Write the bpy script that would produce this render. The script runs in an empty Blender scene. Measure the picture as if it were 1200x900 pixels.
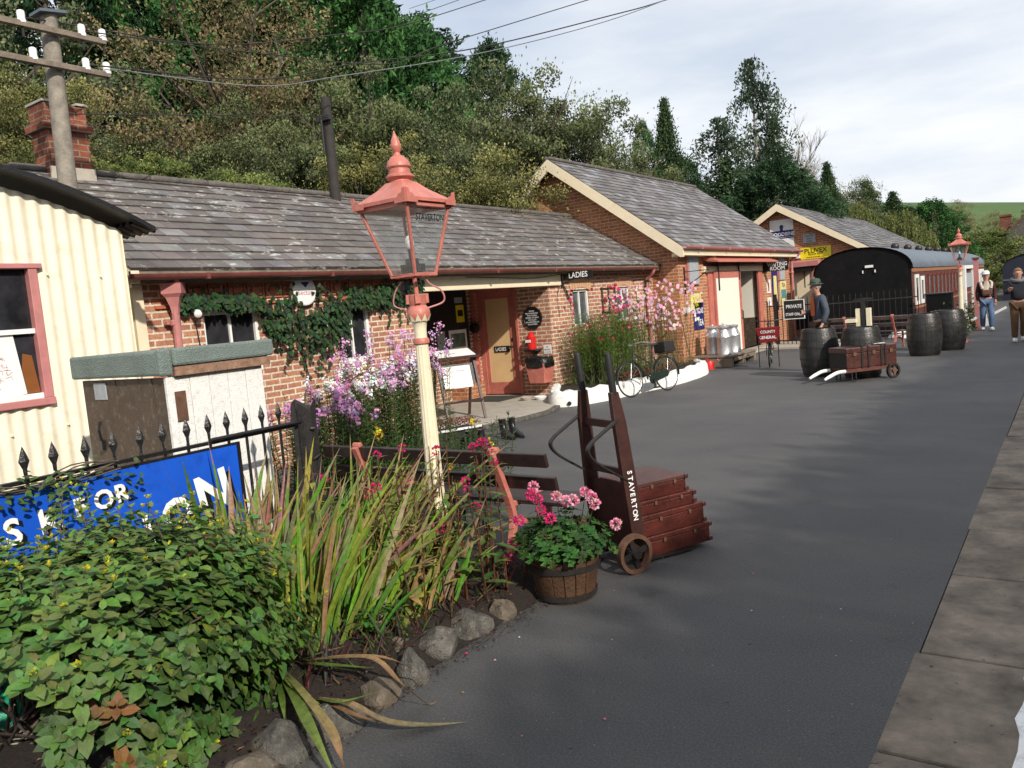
import bpy, math, random
import numpy as np
from math import sin, cos, pi, radians, sqrt, atan2, hypot, atan
from mathutils import Vector, Matrix, Euler
V = Vector
random.seed(7)
rnd = random.random
def ru(a, b): return a + (b - a) * random.random()
scene = bpy.context.scene
COL = bpy.data.collections.new('station'); scene.collection.children.link(COL)

# ------------------------------------------------------------ camera model
F_PX, CAM_H = 935.0, 1.7
RX = V((0.81466744, -0.01837651, -0.57963718))   # world X seen in camera coordinates (right, down, forward)
RY = V((0.57332054, -0.12493192, 0.80975031))
RZ = V((-0.08729557, -0.99199512, -0.09124233))
def ray(px, py):
    v = V((px - 600, py - 450, F_PX)); return V((RX.dot(v), RY.dot(v), RZ.dot(v)))
def proj(p):
    w_ = V((p[0], p[1], p[2] - CAM_H)); c = RX * w_.x + RY * w_.y + RZ * w_.z; return 600 + F_PX * c.x / c.z, 450 + F_PX * c.y / c.z
def gz(px, py, z=0.0):
    v = ray(px, py); t = (z - CAM_H) / v.z; return V((0, 0, CAM_H)) + v * t
def gx(px, py, x):
    v = ray(px, py); return V((0, 0, CAM_H)) + v * (x / v.x)
def gy(px, py, y):
    v = ray(px, py); return V((0, 0, CAM_H)) + v * (y / v.y)
def gd(px, py, d):
    v = ray(px, py); return V((0, 0, CAM_H)) + v * (d / F_PX)

# ------------------------------------------------------------ materials
def nmat(name):
    m = bpy.data.materials.new(name); m.use_nodes = True
    nt = m.node_tree; b = nt.nodes['Principled BSDF']
    return m, nt, b
def N(nt, t, **k):
    n = nt.nodes.new(t)
    for a, v in k.items():
        if hasattr(n, a): setattr(n, a, v)
        else: n.inputs[a].default_value = v
    return n
def ramp(nt, stops):
    r = nt.nodes.new('ShaderNodeValToRGB'); e = r.color_ramp.elements
    while len(e) < len(stops): e.new(0.5)
    for i, (p, c) in enumerate(stops):
        e[i].position = p; e[i].color = (*c, 1) if len(c) == 3 else c
    return r
def mix(nt, fac, a, b, mode='MIX'):
    n = nt.nodes.new('ShaderNodeMix'); n.data_type = 'RGBA'; n.blend_type = mode
    def s(i, v):
        if hasattr(v, 'is_linked') or hasattr(v, 'links'): nt.links.new(v, n.inputs[i])
        elif isinstance(v, (int, float)): n.inputs[i].default_value = v
        else: n.inputs[i].default_value = (*v, 1)
    s(0, fac); s(6, a); s(7, b)
    return n.outputs[2]
def objco(nt): return nt.nodes.new('ShaderNodeTexCoord').outputs['Object']
def noise(nt, vec, scale, detail=4, rough=.6, out='Fac'):
    n = nt.nodes.new('ShaderNodeTexNoise'); n.inputs['Scale'].default_value = scale
    n.inputs['Detail'].default_value = detail; n.inputs['Roughness'].default_value = rough
    nt.links.new(vec, n.inputs['Vector']); return n.outputs[out]
def bump(nt, b, h, strength=.3, dist=.02):
    n = nt.nodes.new('ShaderNodeBump'); n.inputs['Strength'].default_value = strength
    n.inputs['Distance'].default_value = dist
    nt.links.new(h, n.inputs['Height']); nt.links.new(n.outputs[0], b.inputs['Normal'])
def paint(name, col, rough=.5, var=.25, scale=6, metal=0, bmp=.15, dirt=None, dirtamt=.5, spec=.5):
    m, nt, b = nmat(name); co = objco(nt)
    n1 = noise(nt, co, scale, 6, .65); n2 = noise(nt, co, scale * 7, 3)
    dark = tuple(c * (1 - var) for c in col); lite = tuple(min(1, c * (1 + var * .5)) for c in col)
    r = ramp(nt, [(.3, dark), (.7, lite)]); nt.links.new(n1, r.inputs[0]); out = r.outputs[0]
    if dirt:
        r2 = ramp(nt, [(.52, (0, 0, 0)), (.72, (1, 1, 1))]); nt.links.new(noise(nt, co, scale * 2.3, 8, .75), r2.inputs[0])
        mm = nt.nodes.new('ShaderNodeMath'); mm.operation = 'MULTIPLY'; mm.inputs[1].default_value = dirtamt
        nt.links.new(r2.outputs[0], mm.inputs[0]); out = mix(nt, mm.outputs[0], out, dirt)
    nt.links.new(out, b.inputs['Base Color'])
    b.inputs['Roughness'].default_value = rough; b.inputs['Metallic'].default_value = metal
    b.inputs['Specular IOR Level'].default_value = spec
    if bmp: bump(nt, b, n2, bmp, .01)
    return m
def colmat(name, rough=.6, trans=0, var=.0, spec=.3, nscale=8, bmp=0):
    m, nt, b = nmat(name)
    a = nt.nodes.new('ShaderNodeAttribute'); a.attribute_name = 'Col'; out = a.outputs['Color']
    if var:
        r = ramp(nt, [(.3, (1 - var,) * 3), (.7, (1, 1, 1))]); nt.links.new(noise(nt, objco(nt), nscale, 5), r.inputs[0])
        out = mix(nt, 1.0, out, r.outputs[0], 'MULTIPLY')
    nt.links.new(out, b.inputs['Base Color']); b.inputs['Roughness'].default_value = rough
    b.inputs['Specular IOR Level'].default_value = spec
    if bmp: bump(nt, b, noise(nt, objco(nt), nscale * 6, 4), bmp, .01)
    if trans:
        t = nt.nodes.new('ShaderNodeBsdfTranslucent'); nt.links.new(out, t.inputs[0])
        x = nt.nodes.new('ShaderNodeMixShader'); x.inputs[0].default_value = trans
        o = nt.nodes['Material Output']
        nt.links.new(b.outputs[0], x.inputs[1]); nt.links.new(t.outputs[0], x.inputs[2]); nt.links.new(x.outputs[0], o.inputs[0])
    return m
def brickmat(name, c1, c2, mortar, bw=.225, bh=.075, msize=.009, sat=1, soot=.35):
    m, nt, b = nmat(name); co = objco(nt)
    sep = nt.nodes.new('ShaderNodeSeparateXYZ'); nt.links.new(co, sep.inputs[0])
    geo = nt.nodes.new('ShaderNodeNewGeometry'); sn = nt.nodes.new('ShaderNodeSeparateXYZ'); nt.links.new(geo.outputs['Normal'], sn.inputs[0])
    ab = nt.nodes.new('ShaderNodeMath'); ab.operation = 'ABSOLUTE'; nt.links.new(sn.outputs[0], ab.inputs[0])
    gt = nt.nodes.new('ShaderNodeMath'); gt.operation = 'GREATER_THAN'; gt.inputs[1].default_value = .7; nt.links.new(ab.outputs[0], gt.inputs[0])
    cx = nt.nodes.new('ShaderNodeCombineXYZ'); nt.links.new(sep.outputs[1], cx.inputs[0]); nt.links.new(sep.outputs[2], cx.inputs[1])
    cy = nt.nodes.new('ShaderNodeCombineXYZ'); nt.links.new(sep.outputs[0], cy.inputs[0]); nt.links.new(sep.outputs[2], cy.inputs[1])
    vec = mix(nt, gt.outputs[0], cy.outputs[0], cx.outputs[0])
    wob = nt.nodes.new('ShaderNodeVectorMath'); wob.operation = 'MULTIPLY_ADD'
    nt.links.new(noise(nt, co, 5, 3, .5, 'Color'), wob.inputs[0]); wob.inputs[1].default_value = (.012, .012, 0); nt.links.new(vec, wob.inputs[2])
    br = nt.nodes.new('ShaderNodeTexBrick'); nt.links.new(wob.outputs[0], br.inputs['Vector'])
    br.inputs['Scale'].default_value = 1; br.inputs['Brick Width'].default_value = bw; br.inputs['Row Height'].default_value = bh
    br.inputs['Mortar Size'].default_value = msize; br.inputs['Mortar Smooth'].default_value = .25; br.inputs['Bias'].default_value = 0
    br.inputs['Color1'].default_value = (*c1, 1); br.inputs['Color2'].default_value = (*c2, 1); br.inputs['Mortar'].default_value = (*mortar, 1)
    r = ramp(nt, [(.3, (1 - soot,) * 3), (.65, (1, 1, 1))]); nt.links.new(noise(nt, co, 2.2, 8, .7), r.inputs[0])
    r2 = ramp(nt, [(.3, (.62, .6, .6)), (.7, (1.15, 1.1, 1.05))]); nt.links.new(noise(nt, co, 26, 4, .7), r2.inputs[0])
    o = mix(nt, 1., br.outputs['Color'], r.outputs[0], 'MULTIPLY'); o = mix(nt, 1., o, r2.outputs[0], 'MULTIPLY')
    nt.links.new(o, b.inputs['Base Color']); b.inputs['Roughness'].default_value = .9; b.inputs['Specular IOR Level'].default_value = .2
    inv = nt.nodes.new('ShaderNodeMath'); inv.operation = 'SUBTRACT'; inv.inputs[0].default_value = 1; nt.links.new(br.outputs['Fac'], inv.inputs[1])
    bump(nt, b, inv.outputs[0], .6, .012)
    return m
def glassmat(name, tint=(.93, .95, .96), dirt=.19):
    m, nt, b = nmat(name)
    tr = nt.nodes.new('ShaderNodeBsdfTransparent'); tr.inputs[0].default_value = (*tint, 1)
    gl = nt.nodes.new('ShaderNodeBsdfGlossy'); gl.inputs['Roughness'].default_value = .03
    lw = nt.nodes.new('ShaderNodeLayerWeight'); lw.inputs[0].default_value = .5
    pw_ = nt.nodes.new('ShaderNodeMath'); pw_.operation = 'POWER'; pw_.inputs[1].default_value = 4; nt.links.new(lw.outputs['Facing'], pw_.inputs[0])
    fr = nt.nodes.new('ShaderNodeMath'); fr.operation = 'MULTIPLY_ADD'; fr.inputs[1].default_value = .6; fr.inputs[2].default_value = .05; nt.links.new(pw_.outputs[0], fr.inputs[0])
    x = nt.nodes.new('ShaderNodeMixShader'); nt.links.new(fr.outputs[0], x.inputs[0]); nt.links.new(tr.outputs[0], x.inputs[1]); nt.links.new(gl.outputs[0], x.inputs[2])
    df = nt.nodes.new('ShaderNodeBsdfDiffuse'); df.inputs[0].default_value = (.5, .52, .52, 1)
    y = nt.nodes.new('ShaderNodeMixShader'); r = ramp(nt, [(.4, (dirt * .25,) * 3), (.75, (dirt * 1.3,) * 3)])
    nt.links.new(noise(nt, objco(nt), 9, 6, .7), r.inputs[0]); nt.links.new(r.outputs[0], y.inputs[0])
    nt.links.new(x.outputs[0], y.inputs[1]); nt.links.new(df.outputs[0], y.inputs[2])
    nt.links.new(y.outputs[0], nt.nodes['Material Output'].inputs[0])
    return m
def darkglass(name, col=(.012, .012, .014)):
    m, nt, b = nmat(name)
    r = ramp(nt, [(.35, col), (.75, tuple(c * 3.5 for c in col))]); nt.links.new(noise(nt, objco(nt), 3, 5, .7), r.inputs[0])
    nt.links.new(r.outputs[0], b.inputs['Base Color']); b.inputs['Roughness'].default_value = .08; b.inputs['Specular IOR Level'].default_value = .35
    return m
def slatemat(name, lichen=(.52, .52, .48), amt=.85):
    m, nt, b = nmat(name); co = objco(nt)
    a = nt.nodes.new('ShaderNodeAttribute'); a.attribute_name = 'Col'
    r = ramp(nt, [(.3, (.6, .6, .6)), (.7, (1.15, 1.12, 1.1))]); nt.links.new(noise(nt, co, 1.7, 8, .75), r.inputs[0])
    o = mix(nt, 1., a.outputs['Color'], r.outputs[0], 'MULTIPLY')
    stc = nt.nodes.new('ShaderNodeMapping'); stc.inputs['Scale'].default_value = (1, .55, 1.6); nt.links.new(co, stc.inputs[0])
    l1 = ramp(nt, [(.555, (0, 0, 0)), (.61, (1, 1, 1))]); nt.links.new(noise(nt, stc.outputs[0], 7.5, 10, .75), l1.inputs[0])
    l2 = ramp(nt, [(.36, (0, 0, 0)), (.56, (amt,) * 3)]); nt.links.new(noise(nt, co, .9, 3, .5), l2.inputs[0])
    mk = mix(nt, 1., l1.outputs[0], l2.outputs[0], 'MULTIPLY')
    o = mix(nt, mk, o, lichen)
    l3 = ramp(nt, [(.66, (0, 0, 0)), (.72, (.8, .8, .8))]); nt.links.new(noise(nt, co, 14, 4, .6), l3.inputs[0])
    o = mix(nt, l3.outputs[0], o, (.10, .095, .06))
    nt.links.new(o, b.inputs['Base Color']); b.inputs['Roughness'].default_value = .62; b.inputs['Specular IOR Level'].default_value = .45
    bump(nt, b, noise(nt, co, 22, 5, .7), .35, .01)
    return m

M = {}
M['brick_main'] = brickmat('pink_brick', (.56, .28, .17), (.40, .175, .115), (.78, .68, .56), msize=.012, soot=.25)
M['brick_gable'] = brickmat('orange_brick', (.62, .25, .11), (.42, .15, .07), (.60, .47, .35), msize=.010, soot=.3)
M['brick_arch'] = paint('arch_brick', (.62, .36, .22), .85, .35, 30, dirt=(.3, .14, .09), spec=.2)
M['chimney'] = brickmat('chimney_brick', (.36, .11, .06), (.20, .07, .045), (.3, .25, .2), soot=.6)
M['slate'] = slatemat('lichened_slate')
M['slate_b'] = slatemat('weathered_slate', (.3, .3, .28), .35)
M['slate_edge'] = paint('ridge_tile', (.12, .105, .095), .85, .4, 5, dirt=(.3, .3, .25))
M['hutcream'] = paint('hut_cream_paint', (.84, .77, .60), .55, .08, 2.5, dirt=(.48, .34, .2), dirtamt=.4)
M['cream'] = paint('cream_paint', (.82, .70, .50), .5, .08, 3, dirt=(.5, .4, .27), dirtamt=.35)
M['cream_lamp'] = paint('cream_lamp_paint', (.80, .72, .52), .35, .08, 5, dirt=(.5, .4, .25), dirtamt=.5)
M['salmon'] = paint('salmon_paint', (.52, .165, .125), .45, .25, 7, dirt=(.60, .33, .28), dirtamt=.55, bmp=.3)
M['pinkpipe'] = paint('faded_pink_paint', (.50, .20, .19), .45, .2, 5, dirt=(.3, .16, .14))
M['maroon'] = paint('maroon_paint', (.17, .04, .032), .4, .3, 5)
M['maroon_gutter'] = paint('gutter_paint', (.18, .055, .045), .4, .35, 4)
M['white'] = paint('white_paint', (.80, .80, .77), .5, .08, 6, dirt=(.45, .43, .38), dirtamt=.4)
M['whitewash'] = paint('whitewash', (.80, .79, .75), .85, .15, 7, bmp=.6, dirt=(.25, .25, .2), dirtamt=.6)
M['black'] = paint('black_paint', (.012, .012, .013), .35, .3, 9, bmp=.5)
M['black_rough'] = paint('black_timber', (.014, .012, .011), .7, .5, 12, bmp=.8, dirt=(.06, .05, .045))
M['iron'] = paint('dark_iron', (.035, .032, .03), .45, .4, 20, metal=.3, dirt=(.08, .05, .035))
M['rust'] = paint('rusty_iron', (.15, .075, .045), .7, .4, 20, metal=.2)
M['steel'] = paint('steel', (.45, .45, .46), .3, .2, 15, metal=.9)
M['churn'] = paint('galvanised', (.66, .67, .69), .34, .25, 12, metal=.75, dirt=(.35, .35, .37), bmp=.4)
M['pane'] = darkglass('dark_pane'); M['pane_grey'] = darkglass('grey_pane', (.045, .05, .055))
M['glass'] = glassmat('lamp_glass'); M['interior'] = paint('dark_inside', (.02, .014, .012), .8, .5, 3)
M['wood_grey'] = paint('old_timber', (.20, .16, .12), .85, .4, 8, bmp=.6, dirt=(.32, .3, .26))
M['pole'] = paint('telegraph_timber', (.27, .235, .19), .85, .4, 9, bmp=.7, dirt=(.34, .33, .3))
M['pole_dark'] = paint('tarred_timber', (.03, .025, .022), .8, .4, 9, bmp=.7)
M['slat'] = paint('bench_slat', (.036, .022, .020), .35, .4, 12, bmp=.2)
M['truckwood'] = paint('barrow_timber', (.055, .022, .018), .4, .35, 8, bmp=.3, dirt=(.03, .02, .02))
M['case'] = paint('leather_case', (.085, .018, .012), .38, .5, 11, bmp=.5, dirt=(.04, .014, .011), dirtamt=.9)
M['case_top'] = paint('worn_leather', (.085, .034, .028), .42, .45, 11, bmp=.5, dirt=(.13, .07, .055))
M['trunk'] = paint('trunk_leather', (.075, .028, .024), .3, .5, 8, bmp=.4, dirt=(.16, .09, .07))
M['brownpaint'] = paint('brown_boards', (.075, .05, .034), .6, .3, 7, bmp=.4, dirt=(.22, .19, .16), dirtamt=.75)
M['whiteboard'] = paint('peeling_white', (.80, .79, .76), .7, .08, 12, bmp=.6, dirt=(.38, .36, .33), dirtamt=.7)
M['rubber'] = paint('rubber', (.015, .015, .015), .6, .3, 20)
M['bikegreen'] = paint('bike_paint', (.018, .032, .024), .3, .3, 10)
M['red'] = paint('red_paint', (.62, .02, .02), .35, .2, 8)
M['darkred'] = paint('dark_red_paint', (.22, .012, .015), .35, .2, 8)
M['yellow'] = paint('yellow_enamel', (.80, .66, .02), .3, .1, 6)
M['paleyellow'] = paint('pale_yellow_enamel', (.75, .68, .28), .4, .2, 12)
M['navy'] = paint('navy_enamel', (.02, .022, .14), .3, .2, 6)
M['blue'] = paint('blue_enamel', (.012, .095, .58), .22, .15, 3, bmp=.05, dirt=(.008, .04, .26), dirtamt=.5)
M['paper'] = paint('paper', (.78, .78, .76), .7, .06, 10); M['greypaper'] = paint('grey_paper', (.35, .38, .4), .7, .2, 14)
M['lettering_white'] = paint('white_enamel', (.86, .86, .86), .35, .03, 6, bmp=0)
M['lettering_black'] = paint('black_enamel', (.01, .01, .012), .35, .1, 6, bmp=0)
M['terracotta'] = paint('terracotta', (.45, .13, .06), .7, .25, 9)
M['binbag'] = paint('bin_bag', (.012, .012, .013), .22, .3, 6, bmp=1.0)
M['greenbag'] = paint('green_plastic', (.01, .30, .17), .25, .35, 9, bmp=.8)
M['stone'] = paint('edging_rock', (.13, .12, .105), .85, .55, 13, bmp=1.5, dirt=(.30, .28, .24), dirtamt=.7, spec=.25)
M['stone_b'] = paint('brown_rock', (.15, .12, .09), .85, .5, 7, bmp=1.0, dirt=(.26, .24, .2), dirtamt=.6, spec=.25)
M['bark'] = paint('bark', (.11, .085, .065), .9, .5, 6, bmp=.8); M['palebark'] = paint('pale_bark', (.33, .29, .25), .9, .4, 6, bmp=.6)
M['leaf'] = colmat('leaf', .6, .22, spec=.3, var=.45, nscale=38, bmp=.3); M['leafglossy'] = colmat('glossy_leaf', .5, .14, spec=.35, var=.4, nscale=30, bmp=.3)
M['petal'] = colmat('petal', .7, .3, spec=.1); M['treeleaf'] = colmat('tree_leaf', .8, .25, spec=.1)
M['blackcoach'] = paint('coach_end_black', (.007, .007, .008), .75, .5, 2, spec=.15, dirt=(.02, .018, .016))
M['coachroof'] = paint('coach_roof_grey', (.10, .125, .16), .5, .2, 1)
M['coachside'] = paint('coach_side', (.115, .038, .030), .5, .45, 3, dirt=(.2, .10, .07))
M['coachpanel'] = paint('coach_band', (.36, .15, .075), .5, .3, 6)
M['alarm'] = paint('alarm_plastic', (.82, .82, .80), .4, .04, 4, bmp=0)
M['skin'] = paint('skin', (.50, .27, .19), .55, .15, 12, bmp=0)
M['concrete'] = paint('concrete', (.40, .36, .30), .9, .2, 4, bmp=.5, dirt=(.22, .2, .17))
M['mat'] = paint('door_mat', (.045, .05, .04), .95, .4, 40, bmp=1.0)
M['felt'] = None

def felt():
    m, nt, b = nmat('green_mineral_felt'); co = objco(nt)
    v = nt.nodes.new('ShaderNodeTexVoronoi'); v.inputs['Scale'].default_value = 150; nt.links.new(co, v.inputs['Vector'])
    r = ramp(nt, [(.1, (.07, .10, .09)), (.45, (.17, .22, .20)), (.9, (.42, .47, .44))])
    nt.links.new(noise(nt, co, 220, 2, .5), r.inputs[0])
    r2 = ramp(nt, [(.3, (.75, .75, .75)), (.7, (1, 1, 1))]); nt.links.new(noise(nt, co, 4, 5), r2.inputs[0])
    nt.links.new(mix(nt, 1., r.outputs[0], r2.outputs[0], 'MULTIPLY'), b.inputs['Base Color'])
    b.inputs['Roughness'].default_value = .9; bump(nt, b, v.outputs['Distance'], .7, .01); return m
M['felt'] = felt()

# ------------------------------------------------------------ mesh builder
def frame(d):
    d = V(d).normalized(); a = V((0, 0, 1)) if abs(d.z) < .95 else V((1, 0, 0))
    s = d.cross(a).normalized(); return s, s.cross(d).normalized()
class MB:
    def __init__(s): s.v = []; s.f = []; s.c = []; s.m = []; s.has = False
    def face(s, pts, col=None, m=0):
        i = len(s.v); s.v.extend([tuple(p) for p in pts]); s.f.append(tuple(range(i, i + len(pts)))); s.c.append(col or (1, 1, 1)); s.m.append(m)
        if col: s.has = True
    def grid(s, rows, col=None, m=0, closed=False, cap=False):
        i0 = len(s.v); n = len(rows[0])
        for r in rows: s.v.extend([tuple(p) for p in r])
        for a in range(len(rows) - 1):
            for b in range(n if closed else n - 1):
                b2 = (b + 1) % n
                s.f.append((i0 + a * n + b, i0 + a * n + b2, i0 + (a + 1) * n + b2, i0 + (a + 1) * n + b)); s.c.append(col or (1, 1, 1)); s.m.append(m)
        if cap:
            s.f.append(tuple(i0 + b for b in range(n))[::-1]); s.c.append(col or (1, 1, 1)); s.m.append(m)
            k = i0 + (len(rows) - 1) * n
            s.f.append(tuple(k + b for b in range(n))); s.c.append(col or (1, 1, 1)); s.m.append(m)
        if col: s.has = True
    def box(s, c, size, rot=None, col=None, m=0, taper=1.0):
        hx, hy, hz = size[0] / 2, size[1] / 2, size[2] / 2; c = V(c)
        P = []
        for z in (-hz, hz):
            k = taper if z > 0 else 1
            for x, y in ((-hx, -hy), (hx, -hy), (hx, hy), (-hx, hy)):
                p = V((x * k, y * k, z)); P.append(c + (rot @ p if rot else p))
        i = len(s.v); s.v.extend([tuple(p) for p in P])
        for q in ((0, 3, 2, 1), (4, 5, 6, 7), (0, 1, 5, 4), (1, 2, 6, 5), (2, 3, 7, 6), (3, 0, 4, 7)):
            s.f.append(tuple(i + k for k in q)); s.c.append(col or (1, 1, 1)); s.m.append(m)
        if col: s.has = True
    def b2(s, a, b, **k):   # box by corners
        a, b = V(a), V(b); s.box((a + b) / 2, [abs(b[i] - a[i]) for i in range(3)], **k)
    def bar(s, p0, p1, w, h, up=(0, 0, 1), **k):   # rectangular bar from p0 to p1
        p0, p1 = V(p0), V(p1); d = (p1 - p0); L = d.length; d.normalize(); up = V(up)
        sd = d.cross(up); sd = sd.normalized() if sd.length > 1e-4 else frame(d)[0]; u = sd.cross(d)
        s.box((p0 + p1) / 2, (L, w, h), rot=Matrix((d, sd, u)).transposed(), **k)
    def tube(s, pts, r, n=8, col=None, m=0, cap=True, closed=False):
        pts = [V(p) for p in pts]; rs = r if isinstance(r, (list, tuple)) else [r] * len(pts); rows = []
        pv = None
        for i, p in enumerate(pts):
            if closed: d = pts[(i + 1) % len(pts)] - pts[i - 1]
            else: d = (pts[min(i + 1, len(pts) - 1)] - pts[max(i - 1, 0)])
            if d.length < 1e-9: d = V((0, 0, 1))
            d.normalize()
            if pv is None: a, b = frame(d)
            else:
                a = pv - d * pv.dot(d); a = a.normalized() if a.length > 1e-5 else frame(d)[0]; b = a.cross(d)
            pv = a
            rows.append([p + (a * cos(t) + b * sin(t)) * rs[i] for t in [2 * pi * k / n for k in range(n)]])
        if closed: rows.append(rows[0]); cap = False
        s.grid(rows, col, m, True, cap)
    def lathe(s, prof, c=(0, 0, 0), n=24, col=None, m=0, axis=None, cap=True, flute=0):
        c = V(c); rows = []
        ax = V(axis).normalized() if axis else None
        if ax: a, b = frame(ax)
        for r, z in prof:
            row = []
            for k in range(n):
                t = 2 * pi * k / n; rr = r * (1 - flute * (k % 2))
                row.append(c + (a * cos(t) * rr + b * sin(t) * rr + ax * z if ax else V((cos(t) * rr, sin(t) * rr, z))))
            rows.append(row)
        s.grid(rows, col, m, True, cap)
    def prism(s, poly, t, col=None, m=0):    # poly: list of 3d points (planar), t: thickness vector
        t = V(t); a = [V(p) for p in poly]; b = [p + t for p in a]
        s.face(a[::-1], col, m); s.face(b, col, m); n = len(a)
        for i in range(n): s.face([a[i], a[(i + 1) % n], b[(i + 1) % n], b[i]], col, m)
    def ball(s, c, r, n=10, col=None, m=0, jit=0):
        r = (r, r, r) if isinstance(r, (int, float)) else r; c = V(c); rows = []
        for i in range(n // 2 + 1):
            ph = pi * i / (n // 2); row = []
            for k in range(n):
                t = 2 * pi * k / n; j = 1 + ru(-jit, jit)
                row.append(c + V((r[0] * sin(ph) * cos(t) * j, r[1] * sin(ph) * sin(t) * j, -r[2] * cos(ph) * j)))
            rows.append(row)
        s.grid(rows, col, m, True)
    def leaf(s, p, d, nrm, L, W, col, m=0, fold=.25, seg=1):
        p = V(p); d = V(d).normalized(); sd = d.cross(V(nrm)); sd = sd.normalized() if sd.length > 1e-4 else frame(d)[0]; u = sd.cross(d)
        if seg == 1:
            a = p + d * L * .45 + sd * W / 2 + u * W * fold; b = p + d * L * .45 - sd * W / 2 + u * W * fold; t = p + d * L
            s.face([p, a, t], col, m); s.face([p, t, b], col, m)
        else:
            cs = [p + d * L * k - u * L * .25 * k * k for k in (.0, .3, .65, 1)]; ws = [0, .5, .42, 0]
            A = [cs[i] + sd * W * ws[i] + u * W * fold * ws[i] for i in (1, 2)]; B = [cs[i] - sd * W * ws[i] + u * W * fold * ws[i] for i in (1, 2)]
            s.face([cs[0], A[0], cs[1]], col, m); s.face([cs[0], cs[1], B[0]], col, m)
            s.face([cs[1], A[0], A[1], cs[2]], col, m); s.face([cs[1], cs[2], B[1], B[0]], col, m)
            s.face([cs[2], A[1], cs[3]], col, m); s.face([cs[2], cs[3], B[1]], col, m)
    def strap(s, pts, W, cols, nrm=(0, 0, 1), m=0):   # ribbon leaf
        pts = [V(p) for p in pts]; n = len(pts)
        prev = None
        for i in range(n):
            d = (pts[min(i + 1, n - 1)] - pts[max(i - 1, 0)]).normalized(); sd = d.cross(V(nrm)); sd = sd.normalized() if sd.length > 1e-3 else V((1, 0, 0))
            k = i / (n - 1); w = W * (.5 + .8 * k if k < .55 else (1 - k) * 2.1) * .5 + .0006
            cur = (pts[i] + sd * w, pts[i] - sd.cross(d) * w * .25, pts[i] - sd * w)
            if prev:
                c = cols[min(i, len(cols) - 1)]
                s.face([prev[0], cur[0], cur[1], prev[1]], c, m); s.face([prev[1], cur[1], cur[2], prev[2]], c, m)
            prev = cur
    def text(s, txt, o, rt, up, size, m=0, bold=.0, col=None, depth=0, align='LEFT', sx=1.0, shear=0):
        cu = bpy.data.curves.new('t', 'FONT'); cu.body = txt; cu.size = 1; cu.offset = bold; cu.align_x = align; cu.extrude = depth / size if depth else 0
        cu.resolution_u = 3; ob = bpy.data.objects.new('t', cu); me = bpy.data.meshes.new_from_object(ob)
        o, rt, up = V(o), V(rt).normalized(), V(up).normalized(); nn = rt.cross(up)
        i = len(s.v)
        for v in me.vertices: s.v.append(tuple(o + rt * ((v.co.x + shear * v.co.y) * size * sx) + up * v.co.y * size + nn * v.co.z * size))
        for p in me.polygons: s.f.append(tuple(i + k for k in p.vertices)); s.c.append(col or (1, 1, 1)); s.m.append(m)
        bpy.data.objects.remove(ob); bpy.data.meshes.remove(me); bpy.data.curves.remove(cu)
    def xf(s, fn): s.v = [tuple(fn(V(p))) for p in s.v]
    def build(s, name, mats, parent=None, smooth=False, bevel=0, origin=None):
        root = parent
        while root is not None and root.parent is not None: root = root.parent
        o = V(root.location) if root is not None else (V(origin) if origin is not None else V((0, 0, 0)))
        me = bpy.data.meshes.new(name)
        co = [(p[0] - o.x, p[1] - o.y, p[2] - o.z) for p in s.v]
        me.from_pydata(co, [], s.f)
        for mt in (mats if isinstance(mats, (list, tuple)) else [mats]): me.materials.append(M[mt] if isinstance(mt, str) else mt)
        if any(s.m): me.polygons.foreach_set('material_index', s.m)
        if s.has:
            a = me.color_attributes.new('Col', 'FLOAT_COLOR', 'CORNER'); arr = []
            for f, c in zip(s.f, s.c): arr.extend((c[0], c[1], c[2], 1.0) * len(f))
            a.data.foreach_set('color', arr)
        if smooth: me.polygons.foreach_set('use_smooth', [True] * len(s.f))
        me.update()
        ob = bpy.data.objects.new(name, me); COL.objects.link(ob)
        if smooth or bevel:
            import bmesh
            bm = bmesh.new(); bm.from_mesh(me); bmesh.ops.remove_doubles(bm, verts=bm.verts, dist=1e-5); bm.to_mesh(me); bm.free()
        if smooth:
            try: me.set_sharp_from_angle(angle=radians(42))
            except Exception: pass
        if bevel:
            b = ob.modifiers.new('edge', 'BEVEL'); b.width = bevel; b.segments = 2; b.limit_method = 'ANGLE'; b.angle_limit = radians(40)
        if parent is not None: ob.parent = parent
        elif origin is not None: ob.location = o
        return ob
def tag(o, label, cat, group=None, kind=None):
    if label: o['label'] = label
    if cat: o['category'] = cat
    if group: o['group'] = group
    if kind: o['kind'] = kind
    return o
def thing(name, loc, label, cat, group=None):
    o = bpy.data.objects.new(name, None); COL.objects.link(o); o.location = loc; o.empty_display_size = .1
    return tag(o, label, cat, group)
def struct(mb, name, mats, **k):
    o = mb.build(name, mats, **k); o['kind'] = 'structure'; return o
def copy_tree(o, parent=None):
    c = o.copy(); COL.objects.link(c)
    if parent is not None: c.parent = parent
    for ch in [x for x in COL.objects if x.parent == o]: copy_tree(ch, c)
    return c
def curve_pts(ctrl, n=6):   # catmull-rom
    c = [V(p) for p in ctrl]; c = [c[0] * 2 - c[1]] + c + [c[-1] * 2 - c[-2]]; out = []
    for i in range(1, len(c) - 2):
        for k in range(n):
            t = k / n; a, b, d, e = c[i - 1], c[i], c[i + 1], c[i + 2]
            out.append(.5 * ((2 * b) + (d - a) * t + (2 * a - 5 * b + 4 * d - e) * t * t + (3 * b - a - 3 * d + e) * t ** 3))
    out.append(c[-2]); return out
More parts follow.
